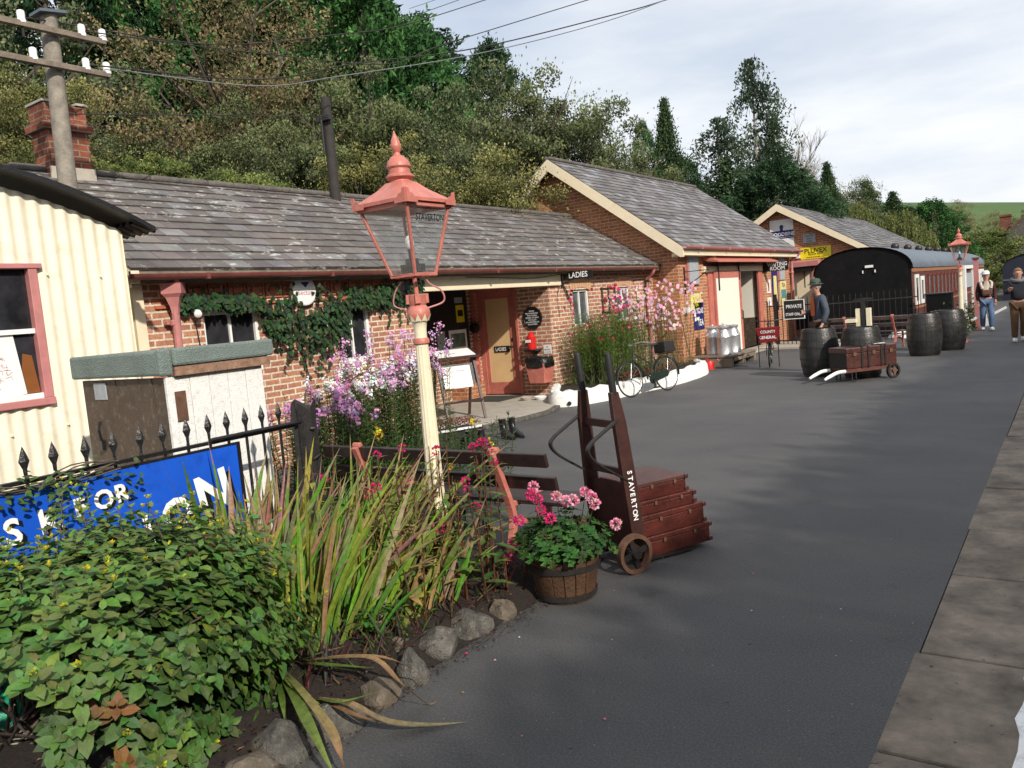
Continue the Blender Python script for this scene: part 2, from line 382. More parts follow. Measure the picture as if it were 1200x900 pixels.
# ============================================================ GROUND
def tarmac():
    m, nt, b = nmat('tarmac'); co = objco(nt)
    r = ramp(nt, [(.30, (.030, .029, .030)), (.5, (.080, .078, .079)), (.68, (.160, .155, .150))]); nt.links.new(noise(nt, co, 95, 8, .85), r.inputs[0])
    r2 = ramp(nt, [(.3, (.80, .80, .82)), (.52, (1, 1, 1)), (.75, (1.25, 1.22, 1.18))]); nt.links.new(noise(nt, co, .55, 6, .62), r2.inputs[0])
    o = mix(nt, 1., r.outputs[0], r2.outputs[0], 'MULTIPLY')
    v = nt.nodes.new('ShaderNodeTexVoronoi'); v.inputs['Scale'].default_value = 26; nt.links.new(co, v.inputs['Vector'])
    sp = ramp(nt, [(.0, (1, 1, 1)), (.07, (1, 1, 1)), (.10, (0, 0, 0))]); nt.links.new(v.outputs['Distance'], sp.inputs[0])
    sel = ramp(nt, [(.68, (0, 0, 0)), (.72, (.8, .8, .8))]); nt.links.new(v.outputs['Color'], sel.inputs[0])
    o = mix(nt, mix(nt, 1., sp.outputs[0], sel.outputs[0], 'MULTIPLY'), o, (.22, .21, .2))
    # paler dusty drifts with long soft streaks
    mp = nt.nodes.new('ShaderNodeMapping'); mp.inputs['Scale'].default_value = (.35, 1.3, 1); mp.inputs['Rotation'].default_value = (0, 0, .5); nt.links.new(co, mp.inputs[0])
    st = ramp(nt, [(.5, (0, 0, 0)), (.75, (.5, .5, .5))]); nt.links.new(noise(nt, mp.outputs[0], 1.1, 6, .6), st.inputs[0])
    o = mix(nt, st.outputs[0], o, (.13, .122, .108))
    dk = ramp(nt, [(.60, (0, 0, 0)), (.70, (.4, .4, .4))]); nt.links.new(noise(nt, co, 2.1, 7, .7), dk.inputs[0]); o = mix(nt, dk.outputs[0], o, (.032, .031, .032))
    nt.links.new(o, b.inputs['Base Color']); b.inputs['Roughness'].default_value = .72; b.inputs['Specular IOR Level'].default_value = .4
    bump(nt, b, noise(nt, co, 110, 6, .8), .8, .008); return m
M['tarmac'] = tarmac()
def flags():
    m, nt, b = nmat('old_coping_stone'); co = objco(nt)
    r = ramp(nt, [(.30, (.070, .060, .050)), (.5, (.19, .16, .13)), (.70, (.33, .27, .22))]); nt.links.new(noise(nt, co, 3.2, 9, .72), r.inputs[0])
    g = ramp(nt, [(.5, (1, .97, .92)), (.7, (.70, .68, .62))]); nt.links.new(noise(nt, co, 1.3, 5, .6), g.inputs[0])
    o = mix(nt, 1., r.outputs[0], g.outputs[0], 'MULTIPLY')
    l = ramp(nt, [(.64, (0, 0, 0)), (.70, (.6, .6, .6))]); nt.links.new(noise(nt, co, 9, 6, .6), l.inputs[0]); o = mix(nt, l.outputs[0], o, (.17, .165, .15))
    l = ramp(nt, [(.66, (0, 0, 0)), (.69, (.8, .8, .8))]); nt.links.new(noise(nt, co, 17, 5, .6), l.inputs[0]); o = mix(nt, l.outputs[0], o, (.022, .02, .018))
    nt.links.new(o, b.inputs['Base Color']); b.inputs['Roughness'].default_value = .85; bump(nt, b, noise(nt, co, 40, 7, .75), .7, .012); return m
M['coping'] = flags()
def soilm():
    m, nt, b = nmat('soil'); co = objco(nt)
    r = ramp(nt, [(.3, (.012, .008, .006)), (.6, (.04, .026, .02)), (.8, (.08, .055, .04))]); nt.links.new(noise(nt, co, 55, 6, .75), r.inputs[0])
    nt.links.new(r.outputs[0], b.inputs['Base Color']); b.inputs['Roughness'].default_value = .95; bump(nt, b, noise(nt, co, 45, 8, .8), 1, .03); return m
M['soil'] = soilm()
def grassm(name, a, c, sc=2):
    m, nt, b = nmat(name); co = objco(nt); r = ramp(nt, [(.3, a), (.7, c)]); nt.links.new(noise(nt, co, sc, 8, .7), r.inputs[0])
    nt.links.new(r.outputs[0], b.inputs['Base Color']); b.inputs['Roughness'].default_value = .95; return m
M['wildground'] = grassm('rough_ground', (.015, .022, .008), (.05, .05, .02), 1.2)
M['field'] = grassm('green_field', (.035, .075, .014), (.075, .135, .03), .05)
M['woodfloor'] = grassm('wood_floor', (.006, .010, .004), (.022, .026, .010), .8)
M['ballast'] = grassm('ballast', (.03, .026, .022), (.13, .11, .09), 25)

def terr(x, y):    # height of the land
    z = -.16
    if x < -16: z += min(11, (-16 - x) * .42)
    if x > .5: z = -.85
    return z
mb = MB(); xs = [-900, -500, -300, -180, -120, -80, -60, -48, -42, -36, -30, -25, -20, -16, -12, .5, .52, 8, 20, 60, 200, 600]; ys = [-60, -20, 0, 20, 40, 60, 80, 110, 150, 220, 320, 500, 800, 1400]
mb.grid([[(x, y, terr(x, y)) for x in xs] for y in ys]); struct(mb, 'ground', 'wildground')
# platform: one tarmac sheet with real depth to its edge wall
mb = MB(); mb.b2((-13.6, -8, -.9), (-.615, 70, 0)); struct(mb, 'platform', 'tarmac')
mb = MB(); y = -3.2
rr = random.Random(3)
while y < 60:
    L = rr.uniform(.75, 1.25); x0 = -.62 + rr.uniform(-.012, .012); j = rr.uniform(-.006, .004)
    mb.b2((x0, y + .008, -.2), (.14 + rr.uniform(-.01, .01), y + L - .008, .006 + j)); y += L
mb.b2((-.61, -3.2, -.9), (.10, 60, -.02))
struct(mb, 'platform_edge', 'coping', bevel=.012)
# worn white safety line painted along the nosing
M['line'] = None
m, nt, b = nmat('worn_white_line'); nt.links.new(objco(nt), nt.nodes.new('ShaderNodeTexNoise').inputs['Vector'])
r = ramp(nt, [(.3, (.45, .44, .42)), (.5, (.78, .78, .76))]); nt.links.new(noise(nt, objco(nt), 20, 6, .7), r.inputs[0]); nt.links.new(r.outputs[0], b.inputs['Base Color']); M['line'] = m
mb = MB(); pts = [(-.205 + .012 * sin(k * 2.1) + .006 * sin(k * 5.3), -3 + k * .12) for k in range(500)]
mb.grid([[(x, y, .0125), (-.06, y, .0125)] for x, y in pts]); struct(mb, 'white_line', 'line')
# unseen embankment added beyond the track, its crest shaped to shade the platform
mb = MB(); rows = []
for i in range(120):
    y = -14 + i * .75; c = 5.42 + .05 * sin(y * .9) + .04 * sin(y * 2.3); rows.append([(4.6, y, -.85), (5.2, y, 1.2), (5.9, y, 4.0), (6.4, y, c), (7.2, y, c + .02), (12, y, c - .6), (30, y, 3.6)])
mb.grid(rows); struct(mb, 'shade_bank', 'wildground')
mb = MB(); mb.b2((.5, -10, -.86), (4.2, 90, -.80)); struct(mb, 'track_bed', 'ballast')
mb = MB()
for xr in (1.1, 2.55):
    mb.b2((xr - .035, -10, -.74), (xr + .035, 90, -.62))
struct(mb, 'track_rails', 'rust')
# flower bed soil, slightly domed and lumpy
mb = MB(); rows = []
for i in range(60):
    y = -.5 + i * .085; row = []
    for k in range(26):
        x = -4.9 + k * .092; e = min(1, (x + 4.95) * 3, (-2.58 - x) * 4, (4.55 - y) * 3)
        row.append((x, y, max(-.03, .10 * max(0, e)) + ru(-.012, .012)))
    rows.append(row)
mb.grid(rows); struct(mb, 'flower_bed_soil', 'soil')
# porch step
mb = MB(); edge = [(-13.0, 7.9), (-7.58, 7.95), (-7.36, 8.5), (-7.15, 9.6), (-7.05, 10.6), (-7.2, 11.3), (-7.5, 11.9), (-8.0, 12.65), (-8.0, 13.0), (-13.0, 13.0)]
mb.prism([(x, y, -.05) for x, y in edge], (0, 0, .10)); struct(mb, 'porch_floor', 'concrete', bevel=.01)
# rows of edging setts along the step
mb = MB(); ed = curve_pts([(-7.55, 7.9, .0), (-7.3, 8.5, 0), (-7.08, 9.6, 0), (-6.98, 10.6, 0), (-7.16, 11.25, 0)], 8)
for i in range(len(ed) - 1):
    a, b_ = ed[i], ed[i + 1]; mb.bar(a + V((0, 0, .03)), b_ + V((0, 0, .03)) - (b_ - a) * .06, .11, .06)
struct(mb, 'step_kerb', 'stone', bevel=.012)

# ============================================================ helpers for buildings
def wall_x(mb, x, y0, y1, z0, z1, holes=(), depth=.12, m=0, sgn=1, top=None):
    """wall facing +X at x, with reveals around rectangular holes (ya,yb,za,zb)"""
    ysx = sorted({y0, y1, *[h[0] for h in holes], *[h[1] for h in holes]}); zs = sorted({z0, z1, *[h[2] for h in holes], *[h[3] for h in holes]})
    for a, b in zip(ysx, ysx[1:]):
        for c, d in zip(zs, zs[1:]):
            my, mz = (a + b) / 2, (c + d) / 2
            if any(h[0] < my < h[1] and h[2] < mz < h[3] for h in holes): continue
            mb.face([(x, a, c), (x, b, c), (x, b, d), (x, a, d)], m=m)
    for a, b, c, d in holes:
        q = x - depth
        mb.face([(x, a, c), (x, a, d), (q, a, d), (q, a, c)], m=m); mb.face([(x, b, c), (q, b, c), (q, b, d), (x, b, d)], m=m)
        mb.face([(x, a, d), (x, b, d), (q, b, d), (q, a, d)], m=m); mb.face([(x, a, c), (q, a, c), (q, b, c), (x, b, c)], m=m)
def wall_y(mb, y, x0, x1, z0, z1, holes=(), depth=.12, m=0):
    xs = sorted({x0, x1, *[h[0] for h in holes], *[h[1] for h in holes]}); zs = sorted({z0, z1, *[h[2] for h in holes], *[h[3] for h in holes]})
    for a, b in zip(xs, xs[1:]):
        for c, d in zip(zs, zs[1:]):
            mx, mz = (a + b) / 2, (c + d) / 2
            if any(h[0] < mx < h[1] and h[2] < mz < h[3] for h in holes): continue
            mb.face([(a, y, c), (b, y, c), (b, y, d), (a, y, d)], m=m)
    for a, b, c, d in holes:
        q = y + depth
        mb.face([(a, y, c), (a, y, d), (a, q, d), (a, q, c)], m=m); mb.face([(b, y, c), (b, q, c), (b, q, d), (b, y, d)], m=m)
        mb.face([(a, y, d), (b, y, d), (b, q, d), (a, q, d)], m=m); mb.face([(a, y, c), (a, q, c), (b, q, c), (b, y, c)], m=m)
def slates(y0, y1, eave, ridge, w=.3, exp=.215, base=((.125, .108, .10), (.15, .13, .12), (.19, .18, .18)), cut=None, seed=1):
    """slate courses from eave (x,z) up to ridge (x,z) between y0 and y1: every slate a thin tilted tile"""
    r = random.Random(seed); mb = MB(); ex, ez = eave; rx, rz = ridge
    L = hypot(rx - ex, rz - ez); ux, uz = (rx - ex) / L, (rz - ez) / L; nx, nz = -uz, ux
    if nz < 0: nx, nz = -nx, -nz
    n = int(L / exp) + 1
    for k in range(n):
        s0 = k * exp; s1 = min(L, s0 + exp * 1.08); y = y0 - (w / 2 if k % 2 else 0)
        while y < y1:
            a = max(y0, y) + .003; b = min(y1, y + w) - .003; y += w
            if b - a < .04: continue
            t = r.random(); c0 = base[0] if t < .45 else base[1] if t < .85 else base[2]; j = r.uniform(.82, 1.15); c = tuple(q * j * r.uniform(.96, 1.04) for q in c0)
            lift = .016 + r.uniform(0, .006); dl = r.uniform(-.008, .004); la, lb = lift + r.uniform(-.003, .003), lift + r.uniform(-.003, .003)
            def P(s, yy, h): return (ex + ux * s + nx * h, yy, ez + uz * s + nz * h)
            A, B, C_, D = P(s0 + dl, a, la + .006), P(s0 + dl, b, lb + .006), P(s1, b, .008), P(s1, a, .008)
            mb.face([A, B, C_, D], c)
            mb.face([P(s0 + dl, a, -.012), P(s0 + dl, b, -.012), B, A], tuple(q * .6 for q in c))
            mb.face([P(s0 + dl, a, -.012), A, D, P(s1, a, -.012)], c); mb.face([P(s0 + dl, b, -.012), P(s1, b, -.012), C_, B], c)
    mb.face([(ex, y0, ez - .012), (ex, y1, ez - .012), (rx, y1, rz - .012), (rx, y0, rz - .012)], (.05, .04, .04))
    return mb
def sash(root, y0, y1, z0, z1, x, split=1, name='window', fm='white', pm='pane', fr=.045, hbar=None):
    """window facing +X set back at x: frame mesh, pane as its sub-part"""
    mb = MB(); t = fr
    mb.b2((x - .05, y0, z0), (x + .02, y0 + t, z1)); mb.b2((x - .05, y1 - t, z0), (x + .02, y1, z1))
    mb.b2((x - .05, y0 + t, z1 - t), (x + .02, y1 - t, z1)); mb.b2((x - .05, y0 + t, z0), (x + .04, y1 - t, z0 + t))
    for k in range(1, split + 1):
        c = y0 + (y1 - y0) * k / (split + 1); mb.b2((x - .045, c - .014, z0 + t), (x + .012, c + .014, z1 - t))
    if hbar: mb.b2((x - .043, y0 + t, hbar - .014), (x + .010, y1 - t, hbar + .014))
    f = mb.build(name, fm, root, bevel=.004)
    mb = MB(); mb.face([(x - .02, y0 + t, z0 + t), (x - .02, y1 - t, z0 + t), (x - .02, y1 - t, z1 - t), (x - .02, y0 + t, z1 - t)])
    mb.build('pane', pm, f); return f
def gutter(y0, y1, x, z, r=.055):
    mb = MB(); rows = []
    for y in (y0, y1):
        rows.append([(x + cos(t) * r, y, z + sin(t) * r * 1.1) for t in [pi + k * pi / 8 for k in range(9)]] + [(x + cos(t) * (r - .008), y, z + .002 + sin(t) * (r - .008)) for t in [2 * pi - k * pi / 8 for k in range(9)]])
    mb.grid(rows, closed=True, cap=True)
    k = y0 + .9
    while k < y1: mb.b2((x - r - .004, k - .02, z - r * 1.15), (x + r + .004, k + .02, z + .004)); k += 1.8
    return mb
def downpipe(pts, r=.035, brackets=()):
    mb = MB(); mb.tube(curve_pts(pts, 4), r, 10)
    for (x, y, z) in brackets: mb.lathe([(r + .012, 0), (r + .016, .01), (r + .016, .05), (r + .012, .06)], (x, y, z), 12); mb.b2((x - .09, y - .08, z + .015), (x - .03, y + .08, z + .045))
    return mb

# ============================================================ LADIES BUILDING (long low range)
YG = 17.3; FX = -8.1
bld = thing('station_building', (FX, 11, 0), 'long low pink brick station range with a lichen-covered slate roof and a recessed porch', 'building')
W1, W2 = (5.42, 6.2, 1.25, 2.0), (7.42, 8.06, 1.2, 1.98)
W3, W4 = (13.62, 14.28, 1.28, 2.0), (15.5, 16.1, 1.28, 2.0)
mb = MB()
wall_x(mb, FX, 4.72, 9.0, -.05, 2.36, (W1, W2)); wall_x(mb, FX, 12.75, YG, -.05, 2.36, (W3, W4))
wall_x(mb, FX, 9.0, 12.75, 2.2, 2.36)
wall_y(mb, 12.75, -9.98, FX, -.05, 2.3, ((-9.86, -8.9, .05, 2.16),), .10)   # wall with the door, facing back down the platform
wall_x(mb, -9.98, 9.0, 12.75, -.05, 2.3)                                     # porch back wall
mb.face([(FX, 9.0, -.05), (FX, 9.0, 2.3), (-9.98, 9.0, 2.3), (-9.98, 9.0, -.05)])
wall_y(mb, 4.72, -12.4, FX - .005, -.05, 2.4); mb.face([(-12.4, 4.72, 2.4), (FX, 4.72, 2.4), (-10.2, 4.72, 3.8)])
mb.face([(-12.4, 4.72, 0), (-12.4, YG, 0), (-12.4, YG, 2.4), (-12.4, 4.72, 2.4)])
mb.build('wall', 'brick_main', bld)
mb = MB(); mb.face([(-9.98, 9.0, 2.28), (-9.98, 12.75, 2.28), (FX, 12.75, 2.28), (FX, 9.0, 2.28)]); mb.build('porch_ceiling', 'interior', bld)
rf = slates(4.5, YG - .004, (-7.86, 2.45), (-10.2, 3.88), seed=4).build('roof', 'slate', bld)
slates(4.5, YG - .004, (-12.6, 2.42), (-10.2, 3.88), seed=5).build('roof', 'slate', bld)
mb = MB(); y = 4.48
while y < YG - .45: mb.b2((-10.30, y, 3.855), (-10.10, y + .437, 3.935), taper=1); y += .44
mb.build('ridge_tiles', 'slate_edge', bld, bevel=.03)
gutter(4.42, 16.95, -7.80, 2.40).build('gutter', 'maroon_gutter', bld, smooth=True)
mb = MB(); mb.b2((-7.90, 4.5, 2.33), (-7.865, 17.29, 2.44)); mb.b2((-8.09, 4.5, 2.31), (-7.9, 17.29, 2.335)); mb.build('fascia', 'wood_grey', bld)
mb = MB(); mb.b2((-8.10, 9.02, 2.10), (-8.03, 13.12, 2.33)); mb.build('porch_beam', 'cream', bld, bevel=.01)
# cream gable end board and boxed eave
mb = MB(); mb.b2((-8.42, 4.60, .0), (-8.06, 4.716, 2.32)); mb.prism([(-7.86, 4.50, 2.31), (-7.86, 4.50, 2.44), (-10.2, 4.50, 3.86), (-10.2, 4.50, 3.66), (-8.1, 4.50, 2.36)], (0, .09, 0))
mb.prism([(-7.88, 4.46, 2.27), (-8.45, 4.46, 2.27), (-8.45, 4.46, 2.42), (-7.88, 4.46, 2.36)], (0, .045, 0)); mb.build('end_boards', 'cream', bld)
for (a, b_, c, d), sp in ((W1, 1), (W2, 1)):
    sash(bld, a, b_, c, d, FX - .07, sp, fr=.05)
for (a, b_, c, d) in (W3, W4): sash(bld, a, b_, c, d, FX - .06, 1, fr=.04, pm='pane_grey')
mb = MB()
for (a, b_, c, d) in (W3, W4):    # rubbed brick segmental heads, a hair proud of the wall
    n = 9; mid = (a + b_) / 2
    for k in range(n):
        t0 = -.5 + k / n; t1 = -.5 + (k + .9) / n; w = (b_ - a) + .14
        p = lambda t, h: (FX + .004, mid + t * w * (1 + h * .5), d - .05 + .10 * (1 - 4 * t * t) + h)
        mb.prism([p(t0, 0), p(t1, 0), p(t1, .2), p(t0, .2)], (.006, 0, 0))
    mb.build('window_head', 'brick_arch', bld); mb = MB()
for (a, b_, c, d) in (W1, W2):
    mb = MB(); mb.b2((FX, a - .1, d), (FX + .008, b_ + .1, d + .07)); mb.build('window_head', 'brick_arch', bld)
mb = MB()                         # moulded terracotta panels below the eave
y = 5.0
while y < 8.85:
    for (za, zb, ya, yb) in ((2.12, 2.14, 0, .24), (2.29, 2.31, 0, .24), (2.14, 2.29, 0, .025), (2.14, 2.29, .215, .24), (2.17, 2.26, .07, .17)):
        mb.b2((FX, y + ya, za), (FX + .022, y + yb, zb))
    y += .262
mb.b2((FX, 4.85, 2.05), (FX + .03, 8.95, 2.085)); mb.build('brick_panels', 'terracotta', bld)
# ladies door
dr = MB(); dr.b2((-9.86, 12.79, .06), (-9.74, 12.87, 2.155)); dr.b2((-9.02, 12.79, .06), (-8.90, 12.87, 2.155)); dr.b2((-9.74, 12.79, 2.04), (-9.02, 12.87, 2.155))
dr.b2((-9.96, 12.72, .05), (-9.862, 12.748, 2.24)); dr.b2((-8.898, 12.72, .05), (-8.84, 12.748, 2.24)); dr.b2((-9.862, 12.72, 2.16), (-8.898, 12.748, 2.24)); dr.build('door_frame', 'salmon', bld, bevel=.006)
dd = MB(); dd.b2((-9.74, 12.80, .06), (-9.02, 12.85, .30)); dd.b2((-9.74, 12.80, .30), (-9.66, 12.85, 2.04)); dd.b2((-9.10, 12.80, .30), (-9.02, 12.85, 2.04)); dd.b2((-9.66, 12.80, 1.96), (-9.10, 12.85, 2.04))
door = dd.build('door', 'salmon', bld, bevel=.004)
M['buff'] = paint('buff_paint', (.72, .50, .26), .5, .08, 2.5, dirt=(.5, .32, .16), dirtamt=.3)
dp = MB(); dp.b2((-9.66, 12.815, .30), (-9.10, 12.84, 1.96)); dp.build('panel', 'buff', door)
h = MB(); h.tube([(-9.06, 12.80, 1.0), (-9.06, 12.74, 1.0)], .012); h.ball((-9.06, 12.735, 1.0), .03, 10); h.b2((-9.075, 12.79, 1.10), (-9.045, 12.80, 1.17)); h.build('handle', 'black', door, smooth=True)
s_ = MB(); s_.b2((-9.52, 12.80, .90), (-9.15, 12.813, 1.02)); sg = s_.build('door_plate', 'black', door)
s_ = MB(); s_.text('LADIES', (-9.49, 12.797, .925), (1, 0, 0), (0, 0, 1), .098, bold=.012, sx=.86); s_.build('lettering', 'lettering_white', door)
# chimney on the ridge
mb = MB()
cx0, cx1, cy0, cy1 = -10.36, -9.98, 4.90, 5.40
mb.b2((cx0, cy0, 3.3), (cx1, cy1, 4.34)); mb.b2((cx0 - .05, cy0 - .05, 4.34), (cx1 + .05, cy1 + .05, 4.44))
mb.b2((cx0, cy0, 4.44), (cx1, cy0 + .11, 4.66)); mb.b2((cx0, cy1 - .11, 4.44), (cx1, cy1, 4.66)); mb.b2((cx0, cy0 + .11, 4.44), (cx0 + .11, cy1 - .11, 4.66)); mb.b2((cx1 - .11, cy1 - .25, 4.44), (cx1, cy1 - .11, 4.66))
ch = mb.build('chimney', 'chimney', bld, bevel=.006)
for q0, q1 in (((cx0 - .02, cy0 - .02, 4.662), (cx1 + .02, cy0 + .12, 4.69)), ((cx0 - .02, cy1 - .12, 4.662), (cx1 + .02, cy1 + .02, 4.69)), ((cx1 - .004, cy0 - .02, 3.70), (cx1 + .02, cy1 + .02, 3.90))):
    mb = MB(); mb.b2(q0, q1); mb.build('flashing', 'concrete', ch)
# hopper and downpipe at the near corner
mb = downpipe([(-7.95, 5.0, 2.05), (-7.96, 5.0, 1.9), (-7.98, 5.0, 1.2), (-7.98, 5.0, .05)], .042, [(-7.98, 5.0, 1.86)])
mb.lathe([(.045, 1.98), (.06, 2.06), (.10, 2.16), (.145, 2.20), (.15, 2.30), (.16, 2.31)], (-7.95, 5.0, 0), 4); mb.tube([(-7.92, 5.0, 2.2), (-7.86, 5.0, 2.36)], .03)
mb.build('downpipe', 'pinkpipe', bld)
mb = downpipe([(-7.80, 16.78, 2.38), (-7.84, 16.80, 2.28), (-7.98, 16.85, 2.16), (-8.02, 16.85, 2.0), (-8.02, 16.85, .05)], .04, [(-8.02, 16.85, 1.9), (-8.02, 16.85, 1.1)]); mb.build('downpipe', 'pinkpipe', bld, smooth=True)
# porch furniture fixed to the back wall
bb = thing('notice_board', (-9.9, 10.4, 1.5), 'dark noticeboard in the shade of the porch with a yellow leaflet and framed picture', 'noticeboard')
mb = MB(); mb.b2((-9.98, 9.2, .90), (-9.93, 12.56, 2.2)); mb.build('board', 'black_rough', bb)
for (a, b_, c, d, mt) in ((10.9, 12.1, 1.46, 2.08, 'interior'), (12.2, 12.44, 1.56, 1.9, 'yellow'), (11.56, 11.80, 1.06, 1.42, 'greypaper'), (11.92, 12.46, 1.0, 1.42, 'paper'), (9.6, 10.6, 1.2, 1.9, 'greypaper'), (12.18, 12.42, 1.94, 2.05, 'greypaper')):
    mb = MB(); mb.b2((-9.93, a, c), (-9.92, b_, d)); o = mb.build('notice', mt, bb)
    if mt == 'paper':
        M['hillpic'] = paint('landscape_print', (.10, .16, .11), .6, .7, 5, dirt=(.35, .38, .33)); k = MB(); k.b2((-9.92, a + .06, c + .08), (-9.914, b_ - .06, d - .07)); k.build('picture', 'hillpic', o)
    if mt == 'yellow':
        k = MB(); k.b2((-9.92, a + .04, c + .12), (-9.914, b_ - .04, d - .10)); k.build('picture', 'interior', o)
bs = thing('porch_shelf', (-9.85, 12.3, .6), 'pair of salmon wooden shelves on the porch back wall beside the door', 'shelf')
mb = MB(); mb.b2((-9.98, 11.6, .70), (-9.75, 12.55, .76)); mb.b2((-9.98, 11.6, .42), (-9.75, 12.55, .48)); mb.build('shelf_boards', 'salmon', bs)
mb = MB(); mb.b2((-9.97, 11.9, .05), (-9.6, 12.5, .36)); mb.build('brick_pier', 'brick_gable', bs)

# ============================================================ WAITING ROOM BUILDING (gabled)
GX = -7.44; YE = 26.05
gb = thing('waiting_room', (GX, 21.5, 0), 'gabled orange brick waiting room with grey slate roof, cream bargeboards and a sliding door', 'building')
mb = MB(); D1 = (19.05, 23.0, .10, 2.36)
wall_x(mb, GX, YG, YE, -.05, 2.84, (D1,), .14)
wall_y(mb, YG, -13.56, GX, -.05, 2.84); mb.face([(-13.56, YG, 2.84), (GX, YG, 2.84), (-10.5, YG, 5.14)])
mb.face([(-13.56, YE, -.05), (GX, YE, -.05), (GX, YE, 2.84), (-10.5, YE, 5.14), (-13.56, YE, 2.84)]); mb.face([(-13.56, YG, 0), (-13.56, YE, 0), (-13.56, YE, 2.84), (-13.56, YG, 2.84)])
mb.build('wall', 'brick_gable', gb)
slates(YG - .34, YE + .2, (-7.14, 2.78), (-10.5, 5.30), w=.3, exp=.2, base=((.13, .12, .12), (.18, .17, .17), (.25, .25, .27)), seed=8).build('roof', 'slate_b', gb)
slates(YG - .34, YE + .2, (-13.86, 2.78), (-10.5, 5.30), w=.3, exp=.2, seed=9).build('roof', 'slate_b', gb)
mb = MB(); y = YG - .34
while y < YE: mb.b2((-10.6, y, 5.27), (-10.4, y + .437, 5.35)); y += .44
mb.build('ridge_tiles', 'slate_edge', gb, bevel=.03)
mb = MB(); y = YG - .36
for s in (1, -1):
    ex = -10.5 + s * 3.36
    mb.prism([(-10.5, y, 5.285), (ex, y, 2.765), (ex, y, 2.56), (ex - s * .08, y, 2.56), (-10.5, y, 5.0)][::s], (0, .05, 0))
    mb.prism([(ex, y + .05, 2.765), (ex, y + .35, 2.765), (ex - s * .3, y + .35, 2.60), (ex - s * .3, y + .05, 2.60)], (0, 0, -.03))
mb.build('bargeboard', 'cream', gb)
mb = MB(); mb.b2((-7.44, YG - .3, 2.60), (-7.17, YE + .1, 2.66)); mb.b2((-7.19, YG - .3, 2.66), (-7.16, YE + .15, 2.77)); mb.build('soffit', 'cream', gb)
gutter(YG - .36, YE + .22, -7.09, 2.80, .06).build('gutter', 'pinkpipe', gb, smooth=True)
downpipe([(-7.09, YE - .05, 2.78), (-7.12, YE - .05, 2.68), (-7.34, YE - .05, 2.5), (-7.36, YE - .05, 2.3), (-7.36, YE - .05, .05)], .04, [(-7.36, YE - .05, 2.1), (-7.36, YE - .05, 1.0)]).build('downpipe', 'pinkpipe', gb, smooth=True)
M['creamwhite'] = paint('pale_cream_paint', (.84, .80, .68), .5, .05, 3)
# door case, sliding leaf, dark doorway, inner panel
mb = MB(); mb.b2((GX - .02, 19.0, .1), (GX + .05, 19.28, 2.22)); mb.b2((GX - .02, 22.82, .1), (GX + .05, 23.12, 2.22)); mb.build('door_frame', 'salmon', gb, bevel=.01)
mb = MB(); mb.b2((GX - .02, 18.7, 2.22), (GX + .06, 23.15, 2.36)); mb.build('lintel', 'cream', gb)
mb = MB(); mb.b2((GX + .06, 18.9, 2.36), (GX + .085, 23.1, 2.40)); mb.build('door_track', 'black', gb)
mb = MB(); mb.b2((GX + .052, 19.28, 2.06), (GX + .10, 21.16, 2.24)); mb.b2((GX + .052, 21.0, .14), (GX + .10, 21.16, 2.06)); mb.b2((GX + .052, 19.28, .14), (GX + .10, 19.36, 2.06)); sd = mb.build('sliding_door', 'salmon', gb, bevel=.005)
mb = MB(); mb.b2((GX + .06, 19.36, .14), (GX + .09, 21.0, 2.06)); mb.build('panel', 'creamwhite', sd)
mb = MB(); mb.tube([(GX + .10, 21.08, .95), (GX + .14, 21.08, .98), (GX + .14, 21.08, 1.15), (GX + .10, 21.08, 1.18)], .015); mb.build('handle', 'iron', sd)
for yy in (19.55, 21.05):
    mb = MB(); mb.b2((GX + .086, yy - .025, 1.75 if yy < 20 else 2.0), (GX + .115, yy + .025, 2.46)); mb.lathe([(.05, -.015), (.05, .015)], (GX + .10, yy, 2.43), 12, axis=(1, 0, 0)); mb.build('hanger', 'black', sd)
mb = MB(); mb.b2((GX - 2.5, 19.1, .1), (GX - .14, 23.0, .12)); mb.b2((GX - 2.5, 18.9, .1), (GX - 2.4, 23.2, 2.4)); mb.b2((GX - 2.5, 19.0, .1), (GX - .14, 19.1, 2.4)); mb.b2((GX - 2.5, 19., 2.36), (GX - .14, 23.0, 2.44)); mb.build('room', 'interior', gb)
mb = MB(); mb.b2((GX - 1.1, 22.9, .9), (GX - .15, 23.0, 2.3)); mb.build('inner_wall', 'creamwhite', gb)  # paler cream here stands in for sun entering the doorway
mb = MB(); mb.b2((GX - 1.1, 22.89, .12), (GX - .15, 23.0, .89)); mb.build('dado', 'brownpaint', gb)
mb = MB(); mb.b2((GX - 1.35, 22.3, .12), (GX - 1.15, 22.5, .95)); mb.build('umbrella_bin', 'darkred', gb)
mb = MB(); mb.b2((GX - .14, 19.0, -.02), (GX + .35, 23.1, .10)); mb.build('door_step', 'concrete', gb)
mb = MB(); mb.prism([(GX, 18.75, 2.62), (GX + .42, 18.75, 2.46), (GX + .42, 18.75, 2.43), (GX, 18.75, 2.50)], (0, 4.75, 0)); mb.build('canopy', 'salmon', gb)
for ya, yb, zb in ((17.74, 18.42, 1.93), (24.75, 25.35, 1.9)):   # narrow grey vents
    v = MB(); v.b2((GX, ya, zb), (GX + .05, yb, 2.66)); f = v.build('window', 'pinkpipe', gb); v = MB(); v.b2((GX + .05, ya + .07, zb + .02), (GX + .06, yb - .05, 2.60)); v.build('pane', 'greypaper', f)
v = MB(); v.b2((GX, 20.0 - .9, 2.46), (GX + .1, 20.0 - .74, 2.62)); v.ball((GX + .13, 19.2, 2.54), .07); v.build('bulkhead_light', 'white', gb, smooth=True)

